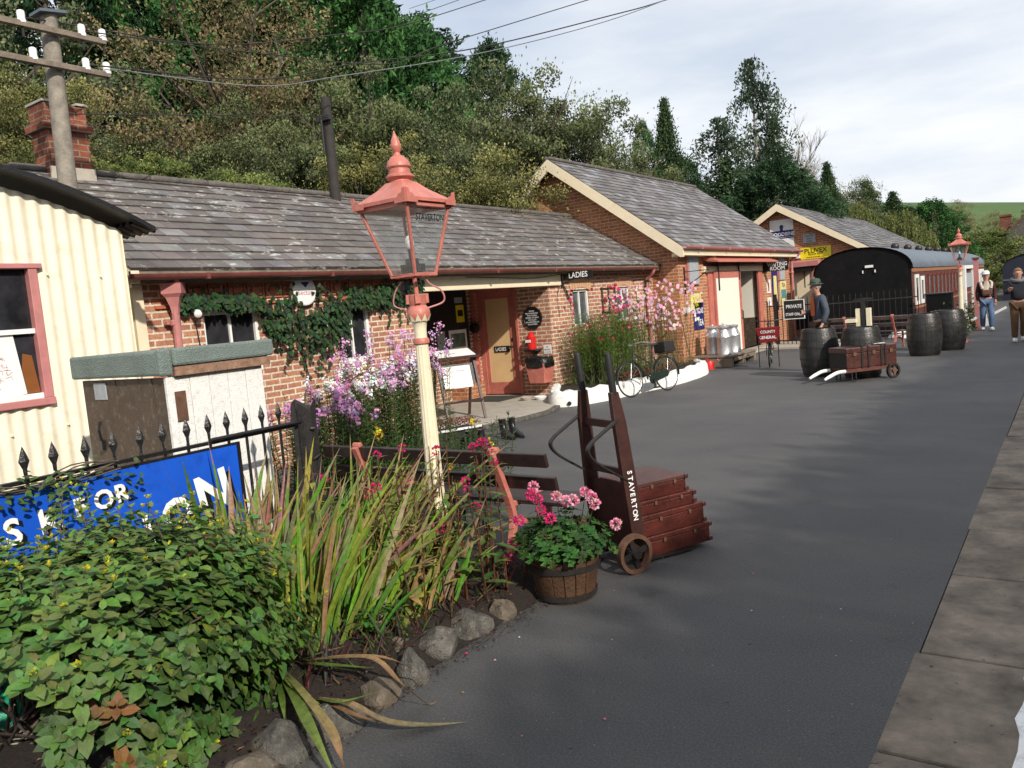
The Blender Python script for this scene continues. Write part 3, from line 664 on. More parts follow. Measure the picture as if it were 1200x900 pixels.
# ============================================================ THIRD BUILDING (enamel signs)
Y3 = 28.3
tb = thing('gabled_store', (-8.3, 32, 0), 'far gabled brick building with enamel signs, partly behind the black carriage end', 'building')
mb = MB(); mb.face([(-11.1, Y3, -.05), (-5.55, Y3, -.05), (-5.55, Y3, 2.75), (-8.33, Y3, 4.36), (-11.1, Y3, 2.75)]); mb.face([(-5.55, Y3, -.05), (-5.55, 40, -.05), (-5.55, 40, 2.75), (-5.55, Y3, 2.75)]); mb.build('wall', 'brick_gable', tb)
e = (-5.3, 2.66); rg = (-8.33, 4.52)
slates(Y3 - .3, 42, e, rg, w=.35, exp=.22, base=((.10, .095, .10), (.17, .16, .16), (.23, .23, .25)), seed=12).build('roof', 'slate_b', tb)
slates(Y3 - .3, 42, (-11.36, 2.66), rg, w=.5, exp=.4, seed=13).build('roof', 'slate_b', tb)
mb = MB()
for s in (1, -1):
    ex = -8.33 + s * 3.06; mb.prism([(-8.33, Y3 - .33, 4.52), (ex, Y3 - .33, 2.62), (ex, Y3 - .33, 2.42), (-8.33, Y3 - .33, 4.28)][::s], (0, .05, 0))
mb.build('bargeboard', 'cream', tb)
mb = MB(); mb.b2((-8.0, Y3 - .02, .2), (-7.35, Y3 + .02, 2.2)); d = mb.build('door', 'cream', tb)
mb = MB(); mb.b2((-8.0, Y3 - .03, .2), (-7.35, Y3 - .021, .75)); mb.build('kick_panel', 'black', d)
mb = MB(); mb.b2((-7.35, Y3 - .06, .1), (-7.08, Y3, 2.25)); mb.build('door_frame', 'pinkpipe', tb)
mb = MB(); mb.prism([(-8.1, Y3, 2.55), (-8.1, Y3 - .35, 2.48), (-8.1, Y3 - .35, 2.32), (-8.1, Y3, 2.32)], (1.05, 0, 0)); mb.build('canopy', 'pinkpipe', tb)
mb = MB(); mb.b2((-7.95, Y3 - .3, 2.16), (-7.3, Y3 - .02, 2.31)); mb.tube([(-7.55, Y3 - .2, 2.2), (-7.55, Y3 - .2, 1.6)], .02); mb.build('door_track', 'black', tb)

# ============================================================ CORRUGATED HUT
HX = -7.05
hut = thing('corrugated_hut', (HX, 2.5, 0), 'cream corrugated iron hut with a curved black-edged roof and a pink-framed window', 'hut')
def arc(y):   # roof curve
    t = (y - 2.2) / 2.15; return 3.26 - .60 * t * t if abs(t) < 1.3 else 2.2
mb = MB(); WN = (1.2, 3.17, 1.29, 2.42); step = .0185
y = -1.0; rows = []
def corr(y): return HX + .0115 * sin(2 * pi * y / .112)
while y < 4.0:
    y2 = min(4.0, y + step); top = arc((y + y2) / 2) - .12
    segs = [(-.1, top)] if not (WN[0] < y + step / 2 < WN[1]) else [(-.1, WN[2]), (WN[3], top)]
    for a, b_ in segs: mb.face([(corr(y), y, a), (corr(y2), y2, a), (corr(y2), y2, arc(y2) - .12 if b_ == top else b_), (corr(y), y, arc(y) - .12 if b_ == top else b_)])
    y = y2
mb.face([(HX, 4.0, -.1), (-11, 4.0, -.1), (-11, 4.0, 2.7), (HX, 4.0, 2.7)])
for p in range(7):
    for zz in (2.32, 1.05): mb.ball((HX + .018, 1.0 + p * .448 + .06, zz + .02 * (p % 2)), .012, 6)
o = mb.build('wall', 'hutcream', hut, smooth=True)
mb = MB(); ny = 46; R0 = [[(HX + .22, -.5 + k * (4.70) / ny, arc(-.5 + k * 4.70 / ny)) for k in range(ny + 1)], [(-11.2, -.5 + k * 4.70 / ny, arc(-.5 + k * 4.70 / ny)) for k in range(ny + 1)]]
mb.grid(R0); mb.grid([[(x, y, z - .035) for x, y, z in r] for r in R0])
n2 = 200; L = [(HX + .22, -.5 + k * 4.7 / ny) for k in range(ny + 1)]
mb.grid([[(HX + .22, y, arc(y) + .003) for _, y in L], [(HX + .22, y, arc(y) - .038) for _, y in L]])
rows = []      # wavy eave edge
for k in range(160):
    x = HX + .22 - k * .025; w = .018 * sin(k * 2 * pi / 4.6); rows.append([(x, 4.02, arc(4.02) - .05 + w), (x, 4.2, arc(4.2) - .02 + w), (x, 4.235, arc(4.235) - .012 + w)])
mb.grid(rows); mb.build('roof', 'black', hut)
mb = MB(); mb.b2((HX - .12, WN[0], WN[2] - .03), (HX + .045, WN[1] + .05, WN[2] + .03)); mb.b2((HX - .12, WN[0], WN[3] - .03), (HX + .05, WN[1] + .08, WN[3] + .012)); mb.b2((HX - .12, WN[1] - .03, WN[2] + .03), (HX + .04, WN[1] + .04, WN[3] - .03)); mb.b2((HX - .12, WN[0], WN[2] + .03), (HX + .04, WN[0] + .06, WN[3] - .03)); f = mb.build('window', 'pinkpipe', hut, bevel=.006)
mb = MB(); mb.b2((HX - .06, WN[0] + .06, 1.86), (HX + .01, WN[1] - .03, 1.90)); mb.b2((HX - .06, WN[0] + .06, WN[2] + .03), (HX + .01, WN[1] - .03, WN[2] + .075)); mb.b2((HX - .06, 2.10, WN[2] + .075), (HX + .01, 2.14, WN[3] - .03)); mb.build('glazing_bars', 'white', f)
mb = MB(); mb.face([(HX - .03, WN[0], WN[2]), (HX - .03, WN[1], WN[2]), (HX - .03, WN[1], WN[3]), (HX - .03, WN[0], WN[3])]); mb.build('pane', 'pane', f)
rt = Matrix.Rotation(.10, 3, 'X')
pp = MB(); pp.box((HX - .015, 2.80, 1.60), (.004, .40, .50), rot=rt); o = pp.build('paper_notice', 'paper', f)
pk = MB()
for k in range(34):
    a = ru(0, 6.28); c = V((HX - .010, 2.80 + ru(-.13, .13), 1.55 + ru(-.14, .15))); pk.tube([c, c + V((0, cos(a) * .03, sin(a) * .03)), c + V((0, cos(a + 1) * .05, sin(a + 1) * .05))], .0016, 4)
M['pinkink'] = paint('pink_ink', (.5, .2, .25), .7, .2, 9); pk.build('pencil_drawing', 'pinkink', o)
pp = MB(); pp.prism([(HX - .022, 2.98, 1.37), (HX - .022, 3.13, 1.37), (HX - .022, 3.10, 1.68), (HX - .022, 3.03, 1.70)], (.004, 0, 0)); M['orange_thing'] = paint('orange_card', (.22, .075, .015), .5, .2, 5); pp.build('orange_folder', 'orange_thing', f)

# ============================================================ STORAGE BOX behind the fence
bx = thing('storage_box', (-5.2, 3.45, 0), 'flat-topped timber locker with a green felt lid, brown door side and peeling white side', 'locker')
BX0, BX1, BY0, BY1 = -6.02, -4.93, 2.98, 3.72
mb = MB(); n = 7
for k in range(n):
    a = BX0 + (BX1 - BX0) * k / n; b_ = BX0 + (BX1 - BX0) * (k + 1) / n; mb.b2((a + .002, BY0 - .02 + ru(-.003, .003), .0), (b_ - .002, BY0, 1.46))
dside = mb.build('door_boards', 'brownpaint', bx, bevel=.003)
mb = MB(); n = 5
for k in range(n):
    a = BY0 + (BY1 - BY0) * k / n; b_ = BY0 + (BY1 - BY0) * (k + 1) / n; mb.b2((BX1, a + .002, .0), (BX1 + .02 + ru(-.003, .003), b_ - .002, 1.47))
mb.b2((BX1 - .0, BY0 - .03, 0), (BX1 + .03, BY0 + .02, 1.46))
mb.build('side_boards', 'whiteboard', bx, bevel=.003)
mb = MB(); mb.b2((BX0, BY0, 0), (BX1, BY1, 1.4)); mb.build('carcass', 'brownpaint', bx)
mb = MB(); mb.b2((BX0 - .05, BY0 - .07, 1.475), (BX1 + .02, BY1 + .07, 1.64)); mb.b2((BX1 + .02, BY0 - .08, 1.47), (BX1 + .055, BY0 + .02, 1.655)); mb.b2((BX1 + .02, BY0 + .02, 1.53), (BX1 + .07, BY1 + .09, 1.65)); mb.build('felt_lid', 'felt', bx, bevel=.025)
M['trim'] = paint('bare_trim', (.30, .17, .11), .8, .5, 14, bmp=.6, dirt=(.45, .36, .3)); mb = MB(); mb.b2((BX1 + .025, BY0 + .025, 1.465), (BX1 + .06, BY1 + .05, 1.525)); mb.build('lid_trim', 'trim', bx)
mb = MB(); mb.b2((BX1 + .022, BY0 + .02, 1.16), (BX1 + .032, BY0 + .10, 1.36)); mb.build('hinge_plate', 'rust', bx)
mb = MB(); mb.b2((BX0 + .18, BY0 - .03, 1.32), (BX0 + .34, BY0 - .022, 1.44)); mb.build('faded_sticker', 'greypaper', bx)
mb = MB(); mb.tube([(BX0 + .20, BY0 - .03, 1.16), (BX0 + .21, BY0 - .05, 1.10), (BX0 + .2, BY0 - .03, 1.0)], .01, 6); mb.b2((BX0 + .18, BY0 - .05, .95), (BX0 + .23, BY0 - .022, 1.02)); mb.build('padlock', 'black', bx)

# ============================================================ SPIKED FENCE + ENAMEL SIGN
fn = thing('railing_fence', (-4.5, 2, 0), 'black spiked railing fence at the back of the flower bed behind the blue sign', 'fence')
mb = MB(); mb.bar((-4.5, -.6, 1.035), (-4.5, 3.62, 1.035), .035, .022); mb.tube([(-4.47, 2.95, 1.055), (-4.47, 3.66, 1.055)], .013, 8); mb.bar((-4.5, -.6, .12), (-4.5, 3.62, .12), .035, .02); mb.build('rail', 'black', fn)
sp_y = [3.50, 3.36, 3.225, 3.09, 2.955, 2.80, 2.645, 2.49, 2.335, 2.18, 2.02, 1.865, 1.71, 1.55, 1.4, 1.25]
for y in sp_y:
    mb = MB(); lean = ru(-.012, .012); x = -4.5
    mb.tube([(x, y, -.1), (x, y + lean * .3, 1.06)], .010, 8)
    z = 1.06; yy = y + lean
    mb.grid([[(x + a * w, yy + b_ * w2, z + h) for a, b_ in ((-1, 0), (0, -1), (1, 0), (0, 1))] for w, w2, h in ((.010, .010, 0), (.011, .012, .04), (.016, .028, .08), (.012, .018, .115), (.001, .001, .16))], closed=True, cap=True)
    mb.build('picket', 'black', fn)
ps = thing('fence_post', (-4.5, 3.72, 0), 'stout split black timber post at the end of the railing fence', 'post')
mb = MB(); rows = []
prof = [(-.07, -.05), (-.03, -.06), (-.02, -.045), (.02, -.06), (.06, -.05), (.07, .0), (.06, .05), (.0, .06), (-.06, .05), (-.075, 0)]
for z in (-.1, .5, 1.0, 1.16): rows.append([(-4.5 + a * (1 + .05 * sin(i * 3 + z * 5)), 3.72 + b_ * 1.15, z + (.05 * sin(i * 2.3) if z > 1.1 else 0)) for i, (a, b_) in enumerate(prof)])
mb.grid(rows, closed=True, cap=True); mb.build('post', 'black_rough', ps)
mb = MB(); mb.tube([(-4.42, 3.70, .78), (-4.40, 3.72, .80), (-4.44, 3.78, .8)], .008); mb.tube([(-4.42, 3.70, 1.0), (-4.40, 3.72, 1.0)], .012); mb.build('bolt', 'iron', ps)
sgn = thing('enamel_sign', (-4.45, 1.9, .55), 'large blue enamel advertising sign with white shadowed capitals, half hidden by the yellow-flowered bush', 'sign')
mb = MB(); mb.b2((-4.465, .2, .06), (-4.455, 3.11, 1.0)); mb.build('plate', 'blue', sgn)
mb = MB(); mb.b2((-4.47, .2, 1.0), (-4.45, 3.135, 1.012)); mb.b2((-4.47, 3.11, .06), (-4.45, 3.135, 1.0)); mb.build('edge', 'black', sgn)
mb = MB(); ms = MB()
def sgnletter(ch, y, z, s, rot, sx=1):
    up = (0, -sin(rot), cos(rot)); rt_ = (0, cos(rot), sin(rot))
    ms.text(ch, (-4.4535, y + s * .12, z - s * .10), rt_, up, s, bold=.03, sx=sx); mb.text(ch, (-4.4515, y, z), rt_, up, s, bold=.03, sx=sx)
for ch, y, z, s in (('A', 1.545, .72, .19), ('S', 1.71, .735, .185), ('K', 1.875, .75, .18), ('F', 2.06, .785, .15), ('O', 2.17, .80, .145), ('R', 2.29, .815, .14)): sgnletter(ch, y, z, s, .10, .95)
for ch, y, z, s in (('U', 1.75, .38, .19), ('N', 2.02, .43, .21), ('I', 2.44, .52, .25), ('O', 2.56, .55, .27), ('N', 2.80, .60, .34)): sgnletter(ch, y, z, s, .16, .95)
for ch, y, z, s in (('J', 1.9, .13, .22), ('A', 2.15, .14, .25), ('C', 2.45, .14, .3), ('K', 2.76, .2, .34)): sgnletter(ch, y, z, s, .16, 1.1)
mb.build('lettering', 'lettering_white', sgn); ms.build('letter_shadow', 'lettering_black', sgn)
# ============================================================ LAMPS
def make_lamp(base, label, detail=True, tilt=None, n=24):
    bx_, by_, _ = base; L = thing('platform_lamp', base, label, 'street lamp', 'salmon and cream gas-style lamps along the platform')
    z0 = 1.84
    def T(p):
        if tilt and p.z > z0: return V((p.x + tilt[0] * (p.z - z0), p.y + tilt[1] * (p.z - z0), p.z))
        return p
    c = (bx_, by_, 0)
    mb = MB(); mb.lathe([(.13, 0), (.13, .04), (.11, .06), (.10, .10), (.085, .14), (.078, .16), (.072, .50), (.08, .53), (.08, .56), (.066, .60), (.060, .62)], c, n); mb.build('base', 'salmon', L, smooth=True)
    mb = MB(); mb.lathe([(.056, .60), (.048, .9), (.038, 1.58)], c, 28, flute=.09)
    mb.lathe([(.036, 1.615), (.036, 1.66), (.042, 1.695), (.058, 1.715)], c, n)
    for k in range(10):    # leaf collar
        t0 = 2 * pi * k / 10; t1 = 2 * pi * (k + 1) / 10; tm = (t0 + t1) / 2
        mb.face([(bx_ + .058 * cos(t0), by_ + .058 * sin(t0), 1.705), (bx_ + .058 * cos(t1), by_ + .058 * sin(t1), 1.705), (bx_ + .074 * cos(tm), by_ + .074 * sin(tm), 1.745)])
    mb.build('column', 'cream_lamp', L, smooth=True)
    mb = MB(); mb.lathe([(.040, 1.58), (.047, 1.585), (.047, 1.605), (.040, 1.615)], c, n); mb.build('neck_ring', 'salmon', L, smooth=True)
    mb = MB(); mb.lathe([(.056, 1.71), (.067, 1.735), (.066, 1.765), (.05, 1.785), (.047, 1.79), (.052, 1.80), (.052, 1.845), (.046, 1.85)], c, n)
    for k in range(4):
        a = pi / 4 + k * pi / 2; mb.box((bx_ + .05 * cos(a), by_ + .05 * sin(a), 1.825), (.03, .03, .05), rot=Matrix.Rotation(a, 3, 'Z'))
    mb.build('collar', 'salmon', L, smooth=True)
    mb = MB(); mb.tube([(bx_, by_, 1.84), (bx_, by_, 1.96)], .013, 8); mb.xf(T); mb.build('stem', 'salmon', L)
    zb, zt, hb, ht = 1.95, 2.305, .088, .178
    lan = MB()
    for sx in (-1, 1):
        for sy in (-1, 1): lan.bar((bx_ + sx * hb, by_ + sy * hb, zb), (bx_ + sx * ht, by_ + sy * ht, zt), .016, .016, up=(0, 1, 0))
    for z, h, w in ((zb, hb, .018), (zt, ht, .026)):
        for s in (-1, 1): lan.box((bx_ + s * h, by_, z), (w, 2 * h + w, w)); lan.box((bx_, by_ + s * h, z), (2 * h - w, w, w))
    lan.xf(T); f = lan.build('lantern_frame', 'salmon', L, bevel=.003)
    gl = MB()
    for a, b_ in (((1, -1), (1, 1)), ((1, 1), (-1, 1)), ((-1, 1), (-1, -1)), ((-1, -1), (1, -1))):
        gl.face([(bx_ + a[0] * hb, by_ + a[1] * hb, zb), (bx_ + b_[0] * hb, by_ + b_[1] * hb, zb), (bx_ + b_[0] * ht, by_ + b_[1] * ht, zt), (bx_ + a[0] * ht, by_ + a[1] * ht, zt)])
    gl.xf(T); gl.build('glass', 'glass', f)
    h = MB(); e = ht + .028; zr = zt + .012
    prof = [(e, zr), (e, zr + .018), (e * .86, zr + .032), (e * .5, zr + .085), (.062, zr + .125)]
    h.grid([[(bx_ + sx * r, by_ + sy * r, z) for sx, sy in ((-1, -1), (1, -1), (1, 1), (-1, 1))] for r, z in prof], closed=True, cap=True)
    for sx in (-1, 1):       # cast crests on the corners
        for sy in (-1, 1):
            q = (bx_ + sx * e, by_ + sy * e); 
            for dx, dy in ((-sx, 0), (0, -sy)):
                pts = [(0, -.012), (.085, -.012), (.085, .012), (.06, .018), (.05, .032), (.028, .036), (.02, .055), (0, .06)]
                h.prism([(q[0] + dx * u, q[1] + dy * u, zr + w) for u, w in pts], (sx * .006 if dx == 0 else 0, sy * .006 if dy == 0 else 0, 0))
    h.xf(T); h.build('roof', 'salmon', L)
    h = MB(); h.lathe([(.075, zr + .10), (.062, zr + .125), (.058, zr + .135), (.082, zr + .15), (.082, zr + .158), (.062, zr + .17), (.06, zr + .195), (.07, zr + .205), (.07, zr + .213), (.06, zr + .235), (.04, zr + .258), (.02, zr + .268), (.017, zr + .28), (.026, zr + .295), (.030, zr + .31), (.030, zr + .318), (.024, zr + .345), (.011, zr + .37), (.007, zr + .38), (.003, zr + .395)], c, n)
    h.xf(T); h.build('finial', 'salmon', L, smooth=True)
    b_ = MB(); b_.box((bx_, by_, zb + .035), (.10, .10, .05)); b_.box((bx_, by_, zb + .075), (.055, .055, .03)); b_.tube([(bx_, by_, zb + .09), (bx_, by_, zb + .14)], .015, 8); b_.xf(T); bf = b_.build('burner', 'black', L)
    b_ = MB(); b_.ball((bx_, by_, zb + .175), (.026, .026, .04), 12); b_.xf(T); b_.build('bulb', 'alarm', bf, smooth=True)
    if detail:
        t = MB(); t.text('STAVERTON', (bx_ + ht * .945, by_ - ht * .70, zt - .085), (0, 1, 0), ((ht - hb), 0, (zt - zb)), .052, bold=.012, sx=.82)
        t.xf(lambda p: T(p + V((.010, 0, 0)))); t.build('lettering', 'lettering_black', L)
        w = MB()
        w.tube(curve_pts([(bx_ + .06, by_ + .02, 1.94), (bx_ + .075, by_ + .04, 1.90), (bx_ + .12, by_ + .08, 1.86), (bx_ + .12, by_ + .09, 1.80), (bx_ + .05, by_ + .02, 1.77)], 6), .005, 6)
        w.tube(curve_pts([(bx_ - .06, by_ - .05, 1.92), (bx_ - .10, by_ - .07, 1.87), (bx_ - .11, by_ - .08, 1.80), (bx_ - .05, by_ - .04, 1.77)], 6), .004, 6); w.xf(T); w.build('cable', 'pinkpipe', L)
        w = MB(); w.box((bx_ - .07, by_ - .02, 1.90), (.045, .045, .05)); w.ball((bx_ - .075, by_ - .02, 1.86), .026, 10); w.xf(T); w.build('sensor', 'black', L, smooth=True)
    return L
l1 = make_lamp((-3.18, 3.56, 0), 'tall lamp lettered STAVERTON leaning slightly at the edge of the near flower bed', tilt=(-.035, -.03)); l1.scale = (1.02, 1.02, 1.1); l1.location.z = -.19
make_lamp((-2.25, 21.62, 0), 'smaller-looking lamp standing beside the flower bed and barrels in front of the carriage', detail=False, n=16)
make_lamp((-.90, 27.5, 0), 'far lamp at the right edge of the photo above the walking couple', detail=False, n=12)

M['slat_sunlit'] = paint('sunlit_slat', (.16, .11, .10), .5, .3, 9)  # bench slat colour lightened as if sunlit, for the far bench
# ============================================================ BENCHES
def make_bench(loc, rz, label, halfw=1.0, ends=(-.62, .65), sm='slat'):
    b = thing('platform_bench', loc, label, 'bench', 'dark slatted benches with pink iron ends')
    ox, oy, oz = loc
    def q(x, y, z): return (ox + x, oy + y, oz + z)
    for (y, z, w, h) in ((-.045, .755, .03, .095), (.05, .585, .03, .095)):
        mb = MB(); mb.bar(q(-halfw, y, z), q(halfw, y, z), w, h, up=(0, -.27, .96)); mb.build('slat', sm, b, bevel=.006)
    for k in range(4):
        mb = MB(); mb.bar(q(-halfw, .17 + k * .098, .425 - .006 * k), q(halfw, .17 + k * .098, .425 - .006 * k), .085, .028); mb.build('slat', sm, b, bevel=.006)
    for ex in ends:
        mb = MB()
        def pl(pts, w, h): 
            c = curve_pts([q(ex, a, z) for a, z in pts], 5)
            for i in range(len(c) - 1): mb.bar(c[i], c[i + 1] + (c[i + 1] - c[i]) * .1, w, h, up=(1, 0, 0))
        pl([(-.085, .80), (-.01, .62), (.07, .42), (.10, .30), (.20, .12), (.22, .0)][:4], .04, .05)
        pl([(.10, .32), (.06, .18), (.0, .02)], .045, .045); pl([(.10, .30), (.30, .25), (.5, .2), (.55, .02)], .035, .04)
        pl([(.07, .42), (.25, .41), (.50, .40), (.54, .30), (.5, .2)], .035, .04); pass
        for a, z in ((-.085, .80), (-.03, .70), (.055, .55)): mb.lathe([(.022, -.035), (.022, .035)], q(ex, a + .03, z + .01), 10, axis=(1, 0, 0))
        mb.build('end_frame', 'salmon', b, bevel=.004)
    b.rotation_euler.z = rz
    return b
make_bench((-3.73, 4.13, 0), .0, 'near dark slatted bench seen from behind, beside the tub of pink geraniums', 1.02, (-.64, .62))
make_bench((-4.15, 20.75, 0), -.2, 'far bench with its back to the barrels in front of the black railings', .95, (-.55, .6), 'slat_sunlit')

# ============================================================ SACK TRUCK + CASES
Fd = V((.42, .91, 0)).normalized(); Ad = V((-.91, .42, 0)).normalized(); TO = V((-2.31, 4.39, 0))
def tq(a, f, z): return TO + Ad * a + Fd * f + V((0, 0, z))
tk = thing('sack_truck', TO, 'dark red upright sack truck lettered STAVERTON with black handles, loaded with four cases', 'luggage trolley')
lean = -.085
def tl(a, z, off=0): return tq(a, .07 + lean * z + off, z)
for s, a in ((1, .03), (2, .45)):
    mb = MB(); at_, ab = a + (.03 if s == 1 else -.06), a
    mb.grid([[p - Ad * w + Fd * -h, p + Ad * w + Fd * -h, p + Ad * w + Fd * h, p - Ad * w + Fd * h] for p, w, h in ((tl(a, .06), .02, .045), (tl(a, .45), .02, .052), (tl((a + at_) / 2, .95), .019, .045), (tl(at_, 1.14), .018, .030))], closed=True, cap=True)
    mb.build('side_rail', 'truckwood', tk, bevel=.004)
    mb = MB(); mb.tube([tl(at_, 1.12), tl(at_, 1.15), tl(at_, 1.36), tl(at_, 1.385)], [.021, .024, .022, .016], 10); mb.build('handle', 'rubber', tk, smooth=True)
for z, h in ((.93, .05), (.62, .05), (.30, .05), (.12, .06)):
    mb = MB(); mb.bar(tl(.05, z), tl(.41, z), .03, h); mb.build('cross_bar', 'truckwood', tk, bevel=.003)
mb = MB(); mb.grid([[tl(.05, .10, -.02), tl(.43, .10, -.02)], [tl(.05, .55, -.02), tl(.42, .55, -.02)]]); mb.build('back_board', 'truckwood', tk)
for a in (.045, .42):   # curved iron legs at the back
    s = -.022 if a < .2 else .022
    mb = MB(); pts = curve_pts([tl(a + s, .97, -.02), tl(a + s, .90, -.16), tl(a + s, .85, -.25), tl(a + s, .80, -.28), tl(a + s, .72, -.22), tl(a + s, .58, -.02)], 5)
    for i in range(len(pts) - 1): mb.bar(pts[i], pts[i + 1] + (pts[i + 1] - pts[i]) * .15, .034, .011, up=Ad.cross(pts[i + 1] - pts[i]))
    mb.build('leg_iron', 'iron', tk)
mb = MB(); mb.bar(tq(-.03, -.02, .125), tq(.50, -.02, .125), .025, .025); mb.build('axle', 'iron', tk)
for a in (-.04, .52):
    c = tq(a, -.03, .125); mb = MB()
    mb.lathe([(.100, -.022), (.125, -.022), (.125, .022), (.100, .022), (.100, -.022)], c, 28, axis=Ad, cap=False); w = mb.build('wheel', 'rust', tk, smooth=True)
    mb = MB(); mb.lathe([(.028, -.035), (.032, -.02), (.032, .02), (.028, .035)], c, 12, axis=Ad); s1, s2 = frame(Ad)
    for k in range(4):
        t = k * pi / 2 + .25; d = s1 * cos(t) + s2 * sin(t); mb.bar(c + d * .02, c + d * .104, .034, .014, up=Ad)
    mb.build('spokes', 'iron', w)
mb = MB(); mb.bar(tq(.06, .05, .035), tq(.06, .52, .02), .05, .02); mb.bar(tq(.40, .05, .035), tq(.40, .52, .02), .05, .02); mb.lathe([(.13, 0), (.13, .012)], tq(.2, .50, .012), 20); mb.build('nose_plate', 'iron', tk)
mb = MB()
for i, ch in enumerate('STAVERTON'):
    p = tl(.030, .64 - i * .036, -.02) - Ad * .025; mb.text(ch, p, (0, 0, -1), Fd, .052, bold=.025, sx=.9)
mb.build('lettering', 'lettering_white', tk)
cs = [(.035, .14, .55, 'lowest and longest case of the stack on the sack truck'), (.175, .145, .52, 'second case up with a hinged red lid on the sack truck'), (.32, .095, .455, 'third case up, a slim one, on the sack truck'), (.415, .12, .40, 'topmost worn brown case of the stack on the sack truck')]
for z, h, L, lb in cs:
    back = .09 + lean * z + .02
    c = tq(.235, back, z); k = thing('suitcase', c, lb, 'suitcase', 'cases stacked on the sack truck')
    R = Matrix((Fd, Ad, V((0, 0, 1)))).transposed()
    L2 = L + .03
    mb = MB(); mb.box(c + Fd * (L2 / 2) + V((0, 0, h * .36)), (L2 - .012, .388, h * .72), rot=R); mb.build('body', 'case', k, bevel=.006)
    mb = MB(); mb.box(c + Fd * (L2 / 2) + V((0, 0, h * .855)), (L2, .40, h * .27), rot=R); mb.build('lid', 'case_top' if z > .4 else 'case', k, bevel=.008)
    for u in (.0, 1.0):
        for sA in (-1, 1):
            for zz in (.02, h - .02): mb = MB(); mb.box(c + Fd * (L2 * u + (.008 if u == 0 else -.008)) + Ad * sA * .194 + V((0, 0, zz)), (.03, .03, .03), rot=R); mb.build('corner_cap', 'trunk', k, bevel=.006)
    mb = MB(); mb.box(c + Fd * (L2 * .3) - Ad * .203 + V((0, 0, h * .7)), (.02, .006, .025), rot=R); mb.box(c + Fd * (L2 * .75) - Ad * .203 + V((0, 0, h * .7)), (.02, .006, .025), rot=R); mb.build('clasp', 'rust', k)

# ============================================================ TUB
TC = V((-2.50, 3.86, 0))
tub = thing('half_barrel_tub', TC, 'half barrel planter of brown staves with two iron hoops holding pink geraniums', 'planter')
M['stave'] = paint('wet_oak', (.085, .042, .022), .5, .5, 9, bmp=.8, dirt=(.03, .02, .015), dirtamt=.8)
mb = MB(); n = 18
for k in range(n):
    t0 = 2 * pi * (k + .03) / n; t1 = 2 * pi * (k + .97) / n
    pr = [(.168, 0), (.185, .09), (.203, .18), (.215, .262 + ru(-.004, .004))]
    rows = [[TC + V((r * cos(t), r * sin(t), z)) for t in (t0, (t0 + t1) / 2, t1)] + [TC + V(((r - .02) * cos(t), (r - .02) * sin(t), z)) for t in (t1, t0)] for r, z in pr]
    mb.grid(rows, closed=True, cap=True)
mb.build('staves', 'stave', tub, bevel=.003)
for z, r in ((.205, .2085), (.035, .177)):
    mb = MB(); mb.lathe([(r, z - .017), (r + .006, z - .017), (r + .010, z + .017), (r + .004, z + .017)], TC, 36, cap=False); mb.build('hoop', 'iron', tub, smooth=True)
mb = MB(); mb.lathe([(.19, .22), (.10, .235), (.01, .24)], TC, 20, cap=True); mb.build('compost', 'soil', tub)

# ============================================================ BARRELS
M['barrelwood'] = paint('black_oak', (.032, .031, .031), .3, .5, 7, bmp=.5, dirt=(.09, .085, .08), dirtamt=.5)
def make_barrel(loc):
    b = thing('barrel', loc, '', 'barrel', 'dark oak barrels standing on the platform'); c = V(loc); n = 22
    def rad(z): t = (z - .44) / .44; return .345 - .065 * t * t
    mb = MB()
    for k in range(n):
        t0 = 2 * pi * (k + .02) / n; t1 = 2 * pi * (k + .98) / n
        rows = [[c + V((rad(z) * cos(t), rad(z) * sin(t), z)) for t in (t0, (t0 + t1) / 2, t1)] + [c + V(((rad(z) - .03) * cos(t), (rad(z) - .03) * sin(t), z)) for t in (t1, t0)] for z in [.88 * i / 10 for i in range(11)]]
        mb.grid(rows, closed=True, cap=True)
    mb.build('staves', 'barrelwood', b)
    mb = MB(); mb.lathe([(.27, .835), (.27, .85), (.0, .85)], c, 24); mb.build('head', 'barrelwood', b)
    for z in (.06, .20, .33, .55, .68, .82):
        mb = MB(); mb.lathe([(rad(z - .02) + .002, z - .02), (rad(z - .02) + .006, z - .02), (rad(z + .02) + .006, z + .02), (rad(z + .02) + .002, z + .02)], c, 32, cap=False); mb.build('hoop', 'iron', b, smooth=True)
    return b
b0 = make_barrel((-3.93, 15.35, 0)); b0['label'] = 'leftmost barrel, in front of the man in the green hat'
for loc, lb in (((-3.12, 15.0, 0), 'barrel right behind the trunk on the low barrow, next to the leftmost barrel'), ((-2.66, 18.8, 0), 'front barrel of the pair standing left of the far lamp'), ((-2.33, 19.95, 0), 'rear barrel of the pair, closest to the far lamp post')):
    k = copy_tree(b0); k.location = loc; k['label'] = lb; k.rotation_euler.z = ru(0, 6)

